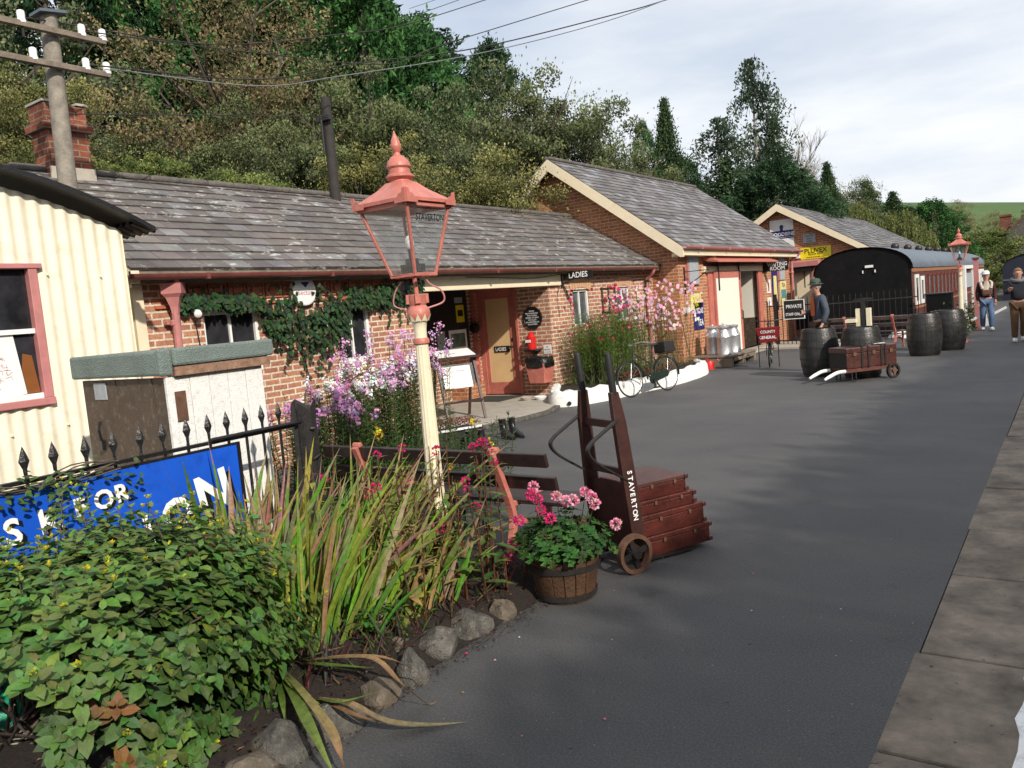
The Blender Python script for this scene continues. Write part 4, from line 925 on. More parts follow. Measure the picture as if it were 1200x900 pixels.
# ============================================================ LOW BARROW + TRUNK
Ld = V((.63, .777, 0)).normalized(); Wd = V((-Ld.y, Ld.x, 0)); LO = V((-3.15, 14.08, 0))
def lq(a, w, z): return LO + Ld * a + Wd * w + V((0, 0, z))
lb_ = thing('low_barrow', LO, 'low two-wheeled red barrow with white handle ends carrying a big brown trunk', 'luggage trolley')
for w in (0.02, .42):
    mb = MB(); mb.bar(lq(-.05, w, .20), lq(1.0, w, .20), .05, .06); mb.build('side_rail', 'coachside', lb_)
    mb = MB(); pts = curve_pts([lq(-.05, w, .20), lq(-.2, w, .195), lq(-.34, w, .15), lq(-.46, w, .10)], 4); mb.tube(pts, [.03] * (len(pts) - 3) + [.026, .024, .02], 8); mb.build('handle', 'white', lb_, smooth=True)
    c = lq(.86, w + (-.06 if w < .2 else .06), .125); mb = MB(); mb.lathe([(.095, -.025), (.125, -.025), (.125, .025), (.095, .025), (.095, -.025)], c, 24, axis=Wd, cap=False)
    s1, s2 = frame(Wd); wl = mb.build('wheel', 'iron', lb_, smooth=True); mb = MB(); mb.lathe([(.03, -.03), (.03, .03)], c, 10, axis=Wd)
    for k in range(5): t = k * 2 * pi / 5; mb.bar(c, c + (s1 * cos(t) + s2 * sin(t)) * .1, .03, .015, up=Wd)
    mb.build('spokes', 'rust', wl)
    mb = MB(); mb.tube([lq(.08, w, .18), lq(.08, w, .02), lq(.16, w, .02), lq(.16, w, .18)], .012, 6); mb.build('leg', 'iron', lb_)
for a in (.0, .25, .5, .75, .98): mb = MB(); mb.bar(lq(a, 0, .225), lq(a, .44, .225), .07, .02); mb.build('deck_board', 'coachside', lb_)
R = Matrix((Ld, Wd, V((0, 0, 1)))).transposed(); TL = 1.0
tr = thing('travel_trunk', lq(.47, .22, .235), 'large brown leather trunk with dark straps lying on the low barrow', 'trunk')
mb = MB(); mb.box(lq(.47, .22, .235 + .125), (TL, .46, .25), rot=R); mb.build('body', 'trunk', tr, bevel=.012)
mb = MB(); mb.box(lq(.47, .22, .235 + .30), (TL + .012, .472, .10), rot=R); mb.build('lid', 'trunk', tr, bevel=.02)
for a in (.27, .40, .66, .74): mb = MB(); mb.box(lq(a, .22, .235 + .177), (.035, .488, .362), rot=R); mb.build('strap', 'iron', tr)
for a in (.12, .50, .85): mb = MB(); mb.box(lq(a, -.02, .235 + .24), (.06, .02, .06), rot=R); mb.build('lock', 'rust', tr)
mb = MB(); mb.box(lq(.80, .26, .235 + .357), (.22, .16, .006), rot=R); tag(mb.build('newspaper', 'paper', origin=lq(.80, .26, .6)), 'white folded paper lying on top of the brown trunk', 'paper')
mb = MB(); mb.box(lq(-.025, .22, .235 + .17), (.012, .44, .32), rot=R); mb.build('end_panel', 'black_rough', tr)
# weighing machine behind the barrels
wm = thing('weighing_machine', (-3.75, 18.0, 0), 'old parcel weighing machine with cream uprights and a T-shaped iron top behind the barrels', 'scales')
X0, Y0 = gz(1014, 412, 0).xy; wm.location = (X0, Y0, 0)
mb = MB(); mb.b2((X0 - .3, Y0 - .3, 0), (X0 + .3, Y0 + .3, .18)); mb.build('platform', 'iron', wm, bevel=.01)
for dx in (-.115, .115): mb = MB(); mb.b2((X0 + dx - .055, Y0 - .06, .18), (X0 + dx + .055, Y0 + .06, 1.03)); mb.build('upright', 'cream_lamp', wm, bevel=.01)
mb = MB(); mb.b2((X0 - .035, Y0 - .08, .18), (X0 + .035, Y0 + .08, 1.14)); mb.prism([(X0 - .045, Y0 - .04, 1.14), (X0 + .045, Y0 - .04, 1.14), (X0 + .07, Y0 - .04, 1.22), (X0 + .21, Y0 - .04, 1.23), (X0 + .21, Y0 - .04, 1.255), (X0, Y0 - .04, 1.275), (X0 - .21, Y0 - .04, 1.255), (X0 - .21, Y0 - .04, 1.23), (X0 - .07, Y0 - .04, 1.22)], (0, .08, 0)); mb.build('beam', 'iron', wm)
mb = MB(); mb.b2((X0 - .34, Y0 - .35, .72), (X0 - .12, Y0 - .1, .80)); mb.build('weight_tray', 'cream_lamp', wm)

# ============================================================ MILK CHURNS ON A CRATE
pl = thing('churn_stand', (-6.85, 17.9, 0), 'low rough timber stand under the milk churns beside the sliding door', 'platform')
mb = MB()
for k in range(5): mb.b2((-7.32, 17.45 + k * .34, .22), (-6.35, 17.77 + k * .34, .27))
mb.b2((-7.28, 17.47, .0), (-6.38, 17.6, .22)); mb.b2((-7.28, 18.25, 0), (-6.38, 18.4, .22)); mb.b2((-7.28, 19.0, 0), (-6.38, 19.13, .22)); mb.b2((-6.40, 17.62, .12), (-6.36, 19.0, .21)); mb.build('boards', 'wood_grey', pl, bevel=.01)
def make_churn(loc):
    c = thing('milk_churn', loc, '', 'milk churn', 'silver milk churns on the timber stand'); p = V(loc)
    mb = MB(); mb.lathe([(.165, 0), (.17, .02), (.165, .03), (.165, .40), (.17, .41), (.165, .42), (.155, .46), (.115, .54), (.108, .56), (.108, .60), (.118, .61)], p, 26); mb.build('body', 'churn', c, smooth=True)
    mb = MB(); mb.lathe([(.128, .60), (.135, .61), (.135, .64), (.10, .655), (.03, .66)], p, 24); mb.tube([p + V((-.04, 0, .66)), p + V((-.03, 0, .69)), p + V((.03, 0, .69)), p + V((.04, 0, .66))], .009, 6); mb.build('lid', 'churn', c, smooth=True)
    for s in (-1, 1): mb = MB(); mb.tube([p + V((0, s * .12, .56)), p + V((0, s * .175, .55)), p + V((0, s * .165, .45))], .01, 6); mb.build('handle', 'churn', c)
    return c
q = [(-6.62, 17.72, .27), (-6.98, 17.95, .27), (-6.60, 18.25, .27), (-6.93, 18.52, .27), (-6.62, 18.78, .27)]
lbs = ['milk churn at the near left corner of the stand', 'milk churn half hidden behind the two left front ones', 'middle milk churn at the front of the stand', 'milk churn behind against the wall, second from the door', 'milk churn nearest the sliding door']
c0 = make_churn(q[0]); c0['label'] = lbs[0]
for l, t in zip(q[1:4], lbs[1:4]): k = copy_tree(c0); k.location = l; k['label'] = t; k.rotation_euler.z = ru(0, 6)

# ============================================================ BICYCLES
def wheel(root, c, r, ax, tyre='rubber', guard=None, nsp=20):
    s1, s2 = frame(ax); s2 = V((0, 0, 1)); s1 = V(ax).cross(s2).normalized(); C_ = V(c)
    pts = [C_ + (s1 * cos(t) + s2 * sin(t)) * r for t in [2 * pi * k / 32 for k in range(32)]]
    mb = MB(); mb.tube(pts, .015, 8, closed=True); w = mb.build('wheel', tyre, root, smooth=True)
    mb = MB(); mb.tube([C_ + (p - C_) * .955 for p in pts], .0055, 6, closed=True); mb.tube([C_ - V(ax) * .04, C_ + V(ax) * .04], .02, 8)
    for k in range(nsp):
        t = 2 * pi * k / nsp; d = s1 * cos(t) + s2 * sin(t); mb.tube([C_ + V(ax) * (.03 if k % 2 else -.03), C_ + d * r * .95], .0018, 4)
    mb.build('spokes', 'steel', w)
    if guard:
        a0, a1 = guard; g = [C_ + (s1 * cos(t) + s2 * sin(t)) * (r + .035) for t in [a0 + (a1 - a0) * k / 14 for k in range(15)]]
        mb = MB()
        for i in range(14): mb.bar(g[i], g[i + 1], .05, .005, up=(g[i] - C_))
        mb.build('mudguard', 'bikegreen', root)
def bike(loc, rz, label):
    o = V((0, 0, 0)); b = thing('bicycle', (0, 0, 0), label, 'bicycle'); A = V((0, 1, 0)); r = .33
    wheel(b, (-.52, 0, .345), r, A, guard=(radians(40), radians(190))); wheel(b, (.52, 0, .345), r, A, guard=(radians(-10), radians(160)))
    # handlebar end at -x
    mb = MB(); bb_, st, hd, hl = V((.06, 0, .28)), V((.20, 0, .80)), V((-.33, 0, .86)), V((-.37, 0, .70))
    for p0, p1, q_ in ((bb_, st, .015), (bb_ + V((0, 0, .03)), hl, .016), (V((.14, 0, .56)), hd + V((.01, 0, -.04)), .014), (hl, hd, .018)): mb.tube([p0, p1], q_, 8)
    for s in (-1, 1):
        mb.tube([bb_, V((.52, s * .06, .345))], .008, 6); mb.tube([V((.18, 0, .72)), V((.52, s * .06, .345))], .007, 6); mb.tube([hl, V((-.45, s * .05, .5)), V((-.52, s * .05, .345))], .009, 6)
    mb.tube([V((.17, 0, .70)), V((.21, 0, .93))], .012, 8); mb.tube([hl, V((-.30, 0, 1.0))], .012, 8); mb.build('frame', 'bikegreen', b, smooth=True)
    mb = MB(); mb.tube(curve_pts([(-.05, .27, .98), (-.18, .27, 1.0), (-.29, .15, 1.02), (-.31, 0, 1.0), (-.29, -.15, 1.02), (-.18, -.27, 1.0), (-.05, -.27, .98)], 5), .010, 8); mb.build('handlebar', 'steel', b, smooth=True)
    mb = MB(); mb.grid([[(x, s * w, z - abs(s) * .03) for s in (-1, -.5, 0, .5, 1)] for x, w, z in ((.03, .015, .95), (.10, .03, .955), (.20, .08, .965), (.30, .10, .975), (.34, .06, .97))]); mb.tube([(.14, 0, .93), (.30, .04, .93), (.30, -.04, .93), (.14, 0, .93)], .01, 6); mb.build('saddle', 'rubber', b, smooth=True)
    mb = MB(); mb.lathe([(.09, -.004), (.09, .004)], (.06, -.045, .28), 20, axis=(0, 1, 0)); mb.b2((.05, -.10, .12), (.07, -.07, .28)); mb.b2((.02, -.16, .10), (.11, -.07, .13)); mb.b2((.05, .07, .28), (.07, .10, .44)); mb.b2((.02, .07, .43), (.11, .16, .46)); mb.build('crank', 'iron', b)
    mb = MB(); mb.prism([(.03, -.055, .2), (.5, -.055, .29), (.55, -.055, .35), (.5, -.055, .42), (.05, -.055, .38), (-.03, -.055, .28)], (0, .02, 0)); mb.build('chain_case', 'bikegreen', b)
    mb = MB(); mb.b2((.36, -.07, .735), (.72, .07, .75)); mb.tube([(.70, .06, .74), (.54, .07, .36)], .006, 6); mb.tube([(.70, -.06, .74), (.54, -.07, .36)], .006, 6); mb.build('rack', 'black', b)
    mb = MB(); mb.box((.56, 0, .87), (.30, .30, .22)); mb.build('pannier_box', 'black_rough', b, bevel=.02)
    b.location = loc; b.rotation_euler = (radians(-5), 0, rz); b.scale = (.92, .92, .92); return b
bike((-6.28, 13.02, .0), radians(73), 'old dark green bicycle with a black rear box propped against the white flower bed kerb')
# grocer's delivery bicycle, facing us
db = thing('delivery_bicycle', (0, 0, 0), 'delivery bicycle with a maroon front basket parked by the waiting room door', 'bicycle')
A = V((0, 1, 0)); wheel(db, (-.50, 0, .235), .215, A, nsp=14); wheel(db, (.55, 0, .33), .31, A)
mb = MB(); mb.tube([(.05, 0, .28), (.22, 0, .85)], .016); mb.tube([(.05, 0, .28), (-.28, 0, .60)], .018); mb.tube([(.18, 0, .74), (-.26, 0, .84)], .016); mb.tube([(-.28, 0, .56), (-.24, 0, .95)], .018)
for s in (-1, 1): mb.tube([(-.28, 0, .6), (-.42, s * .05, .45), (-.5, s * .05, .235)], .01, 6); mb.tube([(.05, 0, .28), (.55, s * .06, .33)], .01, 6); mb.tube([(.2, 0, .8), (.55, s * .06, .33)], .009, 6)
mb.build('frame', 'rubber', db)
mb = MB(); mb.tube(curve_pts([(.05, .28, .98), (-.12, .27, 1.0), (-.22, 0, .99), (-.12, -.27, 1.0), (.05, -.28, .98)], 5), .011); mb.build('handlebar', 'iron', db)
mb = MB()
for s in (-1, 1): mb.tube([(-.62, s * .20, .56), (-.60, s * .20, .02)], .010, 6); mb.tube([(-.62, s * .2, .56), (-.25, s * .05, .56)], .008, 6)
mb.tube([(-.60, -.20, .42), (-.60, .20, .42)], .008, 6); mb.tube([(-.60, -.20, .55), (-.60, .20, .55)], .008, 6); mb.tube([(-.61, -.24, .84), (-.61, .24, .84)], .009, 6); mb.build('stand', 'iron', db)
mb = MB(); mb.grid([[(-.44 + sx * a, sy * w, z) for sx, sy in ((-1, -1), (1, -1), (1, 1), (-1, 1))] for a, w, z in ((.12, .19, .56), (.16, .25, .86))], closed=True); mb.face([(-.56, -.19, .56), (-.56, .19, .56), (-.32, .19, .56), (-.32, -.19, .56)]); bk = mb.build('basket', 'darkred', db)
mb = MB(); mb.prism([(-.575, -.185, .57), (-.575, .185, .57), (-.610, .235, .85), (-.610, -.235, .85)], (-.008, 0, 0)); pln = mb.build('name_board', 'darkred', db)
mb = MB(); mb.text('COUNTY', (-.616, .15, .75), (0, -1, 0), (-.12, 0, 1), .085, bold=.01, sx=.85); mb.text('GENERAL', (-.602, .185, .63), (0, -1, 0), (-.12, 0, 1), .09, bold=.015, sx=.92); mb.build('lettering', 'lettering_white', db)
mb = MB(); mb.grid([[(x, s * w, .93 - abs(s) * .03) for s in (-1, 0, 1)] for x, w in ((.10, .02), (.25, .09), (.34, .06))]); mb.build('saddle', 'rubber', db)
db.location = (-5.55, 17.6, 0); db.rotation_euler.z = radians(105)
# ============================================================ SIGNS AND FIXTURES
def sign_y(name, label, x0, x1, z0, z1, y, mt, texts, t=.02, cat='sign', edge=None, group=None):
    s = thing(name, ((x0 + x1) / 2, y, z0), label, cat, group)
    mb = MB(); mb.b2((x0, y, z0), (x1, y + t, z1)); mb.build('plate', mt, s)
    if edge:
        mb = MB(); w = .02
        for a, b_ in (((x0 - w, z0 - w), (x1 + w, z0)), ((x0 - w, z1), (x1 + w, z1 + w)), ((x0 - w, z0), (x0, z1)), ((x1, z0), (x1 + w, z1))): mb.b2((a[0], y - .004, a[1]), (b_[0], y + t, b_[1]))
        mb.build('edge', edge, s)
    for tx, u, v, sz, lm, sx in texts:
        mb = MB(); mb.text(tx, (x0 + u * (x1 - x0), y - .004, z0 + v * (z1 - z0)), (1, 0, 0), (0, 0, 1), sz, bold=.015, sx=sx, align='CENTER'); mb.build('lettering', lm, s)
    return s
def sign_x(name, label, y0, y1, z0, z1, x, mt, texts, cat='sign', t=.02, extra=None):
    s = thing(name, (x, (y0 + y1) / 2, z0), label, cat)
    mb = MB(); mb.b2((x, y0, z0), (x + t, y1, z1)); pl_ = mb.build('plate', mt, s)
    for tx, u, v, sz, lm, sx in texts:
        mb = MB(); mb.text(tx, (x + t + .003, y0 + u * (y1 - y0), z0 + v * (z1 - z0)), (0, 1, 0), (0, 0, 1), sz, bold=.015, sx=sx, align='CENTER'); mb.build('lettering', lm, s)
    return s
LW, LB = 'lettering_white', 'lettering_black'
s = sign_y('hanging_sign', 'black LADIES sign hanging out from under the eave of the low building', -8.0, -7.37, 2.185, 2.325, 13.16, 'black', (('LADIES', .52, .22, .145, LW, .92),))
mb = MB(); mb.b2((-8.09, 13.19, 2.05), (-8.06, 13.22, 2.40)); mb.tube([(-8.06, 13.21, 2.10), (-7.8, 13.21, 2.235)], .008, 6); mb.build('bracket', 'iron', s)
s = sign_y('hanging_sign', 'black WAITING ROOM sign projecting from the wall right of the sliding door', -7.34, -6.72, 2.17, 2.42, 23.4, 'black', (('WAITING', .5, .56, .15, LW, .88), ('ROOM', .5, .10, .15, LW, .95)))
mb = MB(); mb.b2((-7.44, 23.39, 2.15), (-7.34, 23.43, 2.45)); mb.build('bracket', 'iron', s)
s = sign_y('enamel_sign', 'yellow PLUVEX enamel sign high on the far gable', -7.69, -6.69, 2.56, 2.95, Y3 - .03, 'yellow', (('PLUVEX', .5, .50, .215, LB, .98), ('ROOF FELT', .5, .30, .085, LB, 1.1), ('CAN BE SUPPLIED HERE', .5, .08, .055, LB, 1.1)))
s = sign_y('enamel_sign', 'white and navy WOODBINE enamel sign at the top of the far gable', -8.68, -7.88, 2.85, 4.0, Y3 - .03, 'white', ())
mb = MB(); mb.b2((-8.68, Y3 - .036, 3.40), (-7.88, Y3 - .031, 3.62)); bd = mb.build('band', 'navy', s)
mb = MB(); mb.text('WOODBINE', (-8.28, Y3 - .039, 3.44), (1, 0, 0), (0, 0, 1), .17, bold=.02, sx=.92, align='CENTER'); mb.build('lettering', LW, s)
mb = MB(); mb.lathe([(.07, 0), (.07, .004)], (-8.28, Y3 - .034, 3.75), 16, axis=(0, 1, 0)); mb.b2((-8.33, Y3 - .036, 3.62), (-8.23, Y3 - .031, 3.75)); mb.build('emblem', 'navy', s)
mb = MB(); mb.b2((-8.68, Y3 - .036, 3.35), (-7.88, Y3 - .031, 3.385)); mb.b2((-8.2, Y3 - .036, 2.9), (-7.9, Y3 - .031, 3.0)); mb.build('stripe', 'navy', s)
sign_y('wall_plate', 'small grey plate with faint lines of lettering below the gable point', -7.58, -7.17, 3.10, 3.40, Y3 - .03, 'greypaper', (('POULTRY', .5, .70, .07, LB, 1), ('SPICE', .5, .40, .07, LB, 1), ('CORN', .5, .1, .07, LB, 1)))
sign_y('wall_lamp', 'white bulkhead fitting on the far gable above the pink canopy', -7.92, -7.7, 2.62, 2.75, Y3 - .08, 'alarm', (), t=.08, cat='lamp')
# waiting-room wall signs
sign_x('enamel_sign', 'pale yellow worn enamel sign above the LYONS TEA sign', 17.86, 18.50, 1.34, 1.72, GX, 'paleyellow', (('Ty-Phoo', .5, .62, .13, 'yellow', 1), ('TEA', .5, .2, .12, 'yellow', 1.2)))
s = sign_x('enamel_sign', 'blue and white LYONS TEA enamel sign left of the sliding door', 18.0, 18.62, .86, 1.50, GX, 'navy', (('LYONS', .52, .60, .19, LW, .85), ('TEA', .62, .14, .22, LW, .9)))
mb = MB(); mb.prism([(GX + .021, 18.0, 1.18), (GX + .021, 18.12, 1.14), (GX + .021, 18.05, 1.46), (GX + .021, 18.0, 1.46)], (.002, 0, 0)); mb.prism([(GX + .021, 18.03, 1.06), (GX + .021, 18.30, 1.10), (GX + .021, 18.32, 1.16), (GX + .021, 18.03, 1.14)], (.002, 0, 0)); mb.build('flash', LW, s)
s = sign_x('enamel_sign', 'purple sign with a yellow slanted sheet right of the doorway', 24.12, 24.66, 1.02, 2.42, GX, 'navy', ())
mb = MB(); mb.prism([(GX + .022, 24.24, 2.05), (GX + .022, 24.22, 1.25), (GX + .022, 24.4, 1.12), (GX + .022, 24.56, 1.28), (GX + .022, 24.53, 2.05)], (.003, 0, 0)); mb.build('motif', 'paleyellow', s)
mb = MB(); mb.b2((GX + .021, 24.3, 2.27), (GX + .024, 24.5, 2.34)); mb.build('label_strip', LW, s)
s = sign_x('enamel_sign', 'green and blue faded sign beneath the right hand vent', 24.9, 25.5, 1.05, 1.88, GX, 'paleyellow', (('TEA', .5, .78, .17, 'navy', 1.1), ('PURE', .5, .12, .15, 'navy', .9)))
M['teal'] = paint('teal_enamel', (.10, .25, .28), .5, .3, 8); mb = MB(); mb.b2((GX + .021, 24.95, 1.35), (GX + .024, 25.45, 1.62)); mb.build('panel', 'teal', s)
s = sign_x('poster', 'small white and red poster strip beside the purple sign', 23.62, 23.95, 1.55, 1.95, GX, 'paper', ()); mb = MB(); mb.b2((GX + .021, 23.68, 1.6), (GX + .024, 23.8, 1.85)); mb.build('panel', 'terracotta', s)
sign_x('poster', 'small round-cornered pale poster below the white and red one', 23.62, 23.95, 1.18, 1.42, GX, 'paper', (('o', .5, .3, .12, 'terracotta', 1),))
s = sign_x('camera', 'white wall camera low on the brick corner left of the churns', 17.45, 17.58, 1.30, 1.42, GX, 'alarm', (), t=.12, cat='camera')
# bracket lamp on the waiting room corner
br = thing('wall_bracket', (GX, 17.5, 2.1), 'black curved wall bracket on the near corner of the waiting room', 'bracket')
mb = MB(); mb.b2((GX, 17.58, 1.7), (GX + .03, 17.62, 2.35)); mb.tube(curve_pts([(GX + .02, 17.6, 1.9), (GX + .3, 17.62, 2.05), (GX + .55, 17.65, 2.22)], 5), .012, 6); mb.tube([(GX + .02, 17.6, 2.24), (GX + .6, 17.65, 2.24)], .010, 6); mb.build('arm', 'iron', br)
# small lantern where the two buildings meet
sl = thing('wall_lantern', (-7.85, 16.4, 1.95), 'small black wall lantern beside the downpipe at the end of the low building', 'lamp')
mb = MB(); mb.tube([(FX, 16.3, 2.12), (-7.8, 16.3, 2.14), (-7.76, 16.3, 2.08)], .01, 6); mb.build('arm', 'iron', sl)
mb = MB()
for s1 in (-1, 1):
    for s2 in (-1, 1): mb.tube([(-7.76 + s1 * .07, 16.3 + s2 * .07, 2.06), (-7.76 + s1 * .045, 16.3 + s2 * .045, 1.90)], .006, 4)
mb.b2((-7.81, 16.25, 1.885), (-7.71, 16.35, 1.90)); mb.grid([[(-7.76 + a * w, 16.3 + b_ * w, z) for a, b_ in ((-1, -1), (1, -1), (1, 1), (-1, 1))] for w, z in ((.085, 2.06), (.02, 2.12))], closed=True, cap=True); mb.build('cage', 'iron', sl)
# round plaque, red extinguisher-like bell, notices, bin on the door wall
yW = 12.75
pq = thing('round_plaque', (-8.50, yW, 1.35), 'round black cast plaque with white lettering on the brick beside the door', 'plaque')
mb = MB(); mb.lathe([(.215, 0), (.215, -.03), (.195, -.035), (.19, -.025), (.0, -.025)], (-8.50, yW, 1.53), 36, axis=(0, 1, 0), cap=False)
for k in range(10): a = k * 2 * pi / 10; mb.ball((-8.50 + .215 * cos(a), yW - .015, 1.53 + .215 * sin(a)), .018, 6)
mb.build('disc', 'black', pq, smooth=True)
mb = MB()
for i, t in enumerate(('SOUTH', 'DEVON RAILWAY', 'THIS STATION', 'OPENED TO SERVE', 'THE VALLEY', 'AND RESTORED BY', 'VOLUNTEERS')): mb.text(t, (-8.50, yW - .032, 1.645 - i * .042), (1, 0, 0), (0, 0, 1), .036, bold=.01, align='CENTER')
mb.build('lettering', LW, pq)
fb = thing('collection_box', (-8.52, yW - .1, .95), 'red cast collection box on a black shelf bracket beside the door', 'box')
mb = MB(); mb.lathe([(.075, .93), (.085, .95), (.085, 1.15), (.09, 1.17), (.07, 1.20), (.045, 1.22), (.03, 1.24), (.035, 1.25), (.02, 1.27)], (-8.50, yW - .12, 0), 18); mb.build('body', 'red', fb, smooth=True)
mb = MB(); mb.b2((-8.58, yW - .215, 1.07), (-8.46, yW - .205, 1.12)); mb.build('label', 'paper', fb)
mb = MB(); mb.b2((-8.62, yW - .22, .90), (-8.36, yW, .93)); mb.lathe([(.05, -.03), (.05, .03)], (-8.60, yW - .06, 1.06), 14, axis=(0, 1, 0)); mb.prism([(-8.5, yW, .90), (-8.5, yW - .18, .90), (-8.5, yW, .72)], (.03, 0, 0)); mb.build('bracket', 'black', fb)
sign_y('notice', 'small white printed notice above the salmon bin', -8.31, -8.14, .83, 1.0, yW - .012, 'paper', (('NO', .5, .7, .03, LB, 1), ('SMOKING', .5, .4, .03, LB, 1), ('ON THE PLATFORM', .5, .15, .018, LB, 1)), t=.01, cat='notice')
wb = thing('litter_bin', (-8.3, yW - .2, .28), 'salmon wall bin with a black bin bag folded over its rim', 'bin')
mb = MB(); mb.grid([[(-8.30 + a * w, yW - .20 + b_ * d, z) for a, b_ in ((-1, -1), (1, -1), (1, 1), (-1, 1))] for w, d, z in ((.165, .14, .30), (.215, .19, .68))], closed=True, cap=True); mb.build('body', 'salmon', wb, bevel=.008)
mb = MB(); rows = []
for (w, z) in ((1.02, .60), (1.10, .62), (1.16, .68), (1.10, .75), (.95, .78), (.8, .74), (.4, .70)):
    row = []
    for k in range(36):
        t = 2 * pi * k / 36; sq = 1 / max(abs(cos(t)), abs(sin(t))) ** .75; j = ru(.94, 1.06); row.append((-8.30 + .22 * w * cos(t) * sq * j, yW - .2 + .18 * w * sin(t) * sq * j, z + ru(-.022, .022)))
    rows.append(row)
mb.grid(rows, closed=True, cap=True); mb.build('bin_bag', 'binbag', wb, smooth=True)
# round black knob bell on back wall
bl = thing('wall_bell', (-9.9, 12.4, 1.4), 'black round bell on the porch wall left of the door', 'bell'); mb = MB(); mb.lathe([(.03, -.12), (.10, -.10), (.11, -.03), (.03, 0)], (-9.86, 12.72, 1.42), 16, axis=(0, 1, 0)); mb.build('bell', 'black', bl, smooth=True)
# door mat, bowls
mb = MB(); mb.b2((-9.72, 11.75, .052), (-8.72, 12.50, .068)); tag(mb.build('door_mat', 'mat', origin=(-9.2, 12.1, .05)), 'dark green grey mat lying in front of the ladies door', 'mat')
for (x, y, mt, lb) in ((-8.25, 11.95, 'concrete', 'buff bowl on the porch floor below the bin'), (-7.98, 12.02, 'alarm', 'white bowl on the porch floor right of the buff one')):
    mb = MB(); mb.lathe([(.09, .05), (.12, .09), (.125, .11), (.10, .10), (.06, .075), (.0, .07)], (x, y, 0), 18, cap=False); tag(mb.build('bowl', mt, origin=(x, y, .05), smooth=True), lb, 'bowl')
# alarm box, camera, trellis, terracotta wall pots
ab = thing('alarm_box', (FX, 6.86, 2.1), 'white rounded alarm box above the climbing creeper', 'alarm'); mb = MB(); pts = [(cos(t) * .20 * (1 if abs(cos(t)) < .8 else .95), sin(t) * .19) for t in [2 * pi * k / 24 for k in range(24)]]
mb.prism([(FX, 6.86 + a, 2.18 + b_) for a, b_ in pts], (.09, 0, 0)); mb.build('cover', 'alarm', ab, bevel=.02)
mb = MB(); mb.prism([(FX + .092, 6.80, 2.29), (FX + .092, 6.87, 2.22), (FX + .092, 6.94, 2.29)], (.002, 0, 0)); mb.build('emblem', 'navy', ab)
mb = MB(); mb.text('Sectur', (FX + .093, 6.86, 2.13), (0, 1, 0), (0, 0, 1), .09, align='CENTER'); mb.build('lettering', 'pinkink', ab)
wc = thing('wall_camera', (FX + .1, 5.28, 1.95), 'small white security camera between the hopper and the creeper', 'camera'); mb = MB(); mb.tube([(FX, 5.3, 2.02), (FX + .08, 5.3, 2.0)], .02); mb.lathe([(.035, -.06), (.042, -.03), (.042, .05), (.03, .06)], (FX + .12, 5.28, 1.98), 14, axis=(.8, -.4, -.3)); mb.build('housing', 'alarm', wc, smooth=True)
mb = MB(); mb.tube(curve_pts([(FX + .03, 5.3, 1.9), (FX + .03, 5.33, 1.5), (FX + .02, 5.34, 1.2)], 4), .006, 5); mb.build('cable', 'black', wc)
tr_ = thing('trellis', (FX, 15.06, 1.4), 'small brown wooden trellis square between the two narrow windows', 'trellis')
for a, b_ in (((14.78, 1.45), (14.78, 2.02)), ((15.06, 1.45), (15.06, 2.02)), ((15.34, 1.45), (15.34, 2.02)), ((14.74, 1.50), (15.38, 1.50)), ((14.74, 1.75), (15.38, 1.75)), ((14.74, 2.0), (15.38, 2.0))):
    mb = MB(); mb.bar((FX + .02, *a), (FX + .02, *b_), .02, .045, up=(1, 0, 0)); mb.build('lath', 'brownpaint', tr_)
for (y, z, lb) in ((13.95, .95, 'terracotta wall pot left, below the narrow window'), (14.75, .92, 'terracotta wall pot behind the magenta flowers'), (15.7, 1.12, 'terracotta wall pot behind the bicycle handlebars')):
    mb = MB(); mb.lathe([(.07, -.11), (.10, .05), (.11, .05), (.11, .08), (.09, .08)], (FX + .11, y, z), 14); tag(mb.build('wall_pot', 'terracotta', origin=(FX + .1, y, z)), lb, 'plant pot', 'terracotta pots on the pink brick wall')
# cables along walls
mb = MB(); mb.tube(curve_pts([(-8.02, 10.2, 2.30), (-8.0, 11.2, 2.27), (-8.0, 12.1, 2.25), (-7.95, 13.1, 2.31)], 6), .006, 5); mb.tube(curve_pts([(FX + .02, 13.25, 2.2), (FX + .03, 13.0, 1.9), (FX + .02, 13.05, 1.5)], 5), .005, 5); tag(mb.build('wall_cable', 'black', origin=(-8, 11, 2.2)), 'thin black cable looping along the cream porch beam', 'cable')

# white curved planter wall
pw = curve_pts([(-8.0, 12.6, 0), (-7.66, 12.0, 0), (-7.30, 11.48, 0), (-6.98, 11.72, 0), (-6.78, 12.3, 0), (-6.66, 13.1, 0), (-6.46, 14.2, 0), (-6.45, 15.4, 0), (-6.62, 16.35, 0), (-7.0, 16.9, 0)], 6)
pk = thing('flower_bed_kerb', (-6.7, 14, 0), 'low whitewashed curved kerb wall around the flowers by the bicycle', 'kerb')
mb = MB(); rows = []
for i, p in enumerate(pw):
    d = (pw[min(i + 1, len(pw) - 1)] - pw[max(i - 1, 0)]).normalized(); s = V((d.y, -d.x, 0)); h = .26 + .02 * sin(i * 1.7) + ru(-.008, .008); q = ru(-.01, .01)
    rows.append([p + s * (-.09) + V((0, 0, -.02)), p + s * (-.085) + V((0, 0, h - .03)), p + s * (-.05) + V((0, 0, h)), p + s * (.05 + q) + V((0, 0, h - .01)), p + s * (.095 + q) + V((0, 0, h * .7)), p + s * (.12 + q) + V((0, 0, -.02))])
mb.grid(rows, cap=False); mb.face(rows[0]); mb.face(rows[-1][::-1]); mb.build('wall', 'whitewash', pk, smooth=True)
mb = MB(); mb.tube([(-7.12, 11.55, .06), (-7.02, 11.42, .06)], .035, 10); mb.build('drain_pipe', 'black', pk)
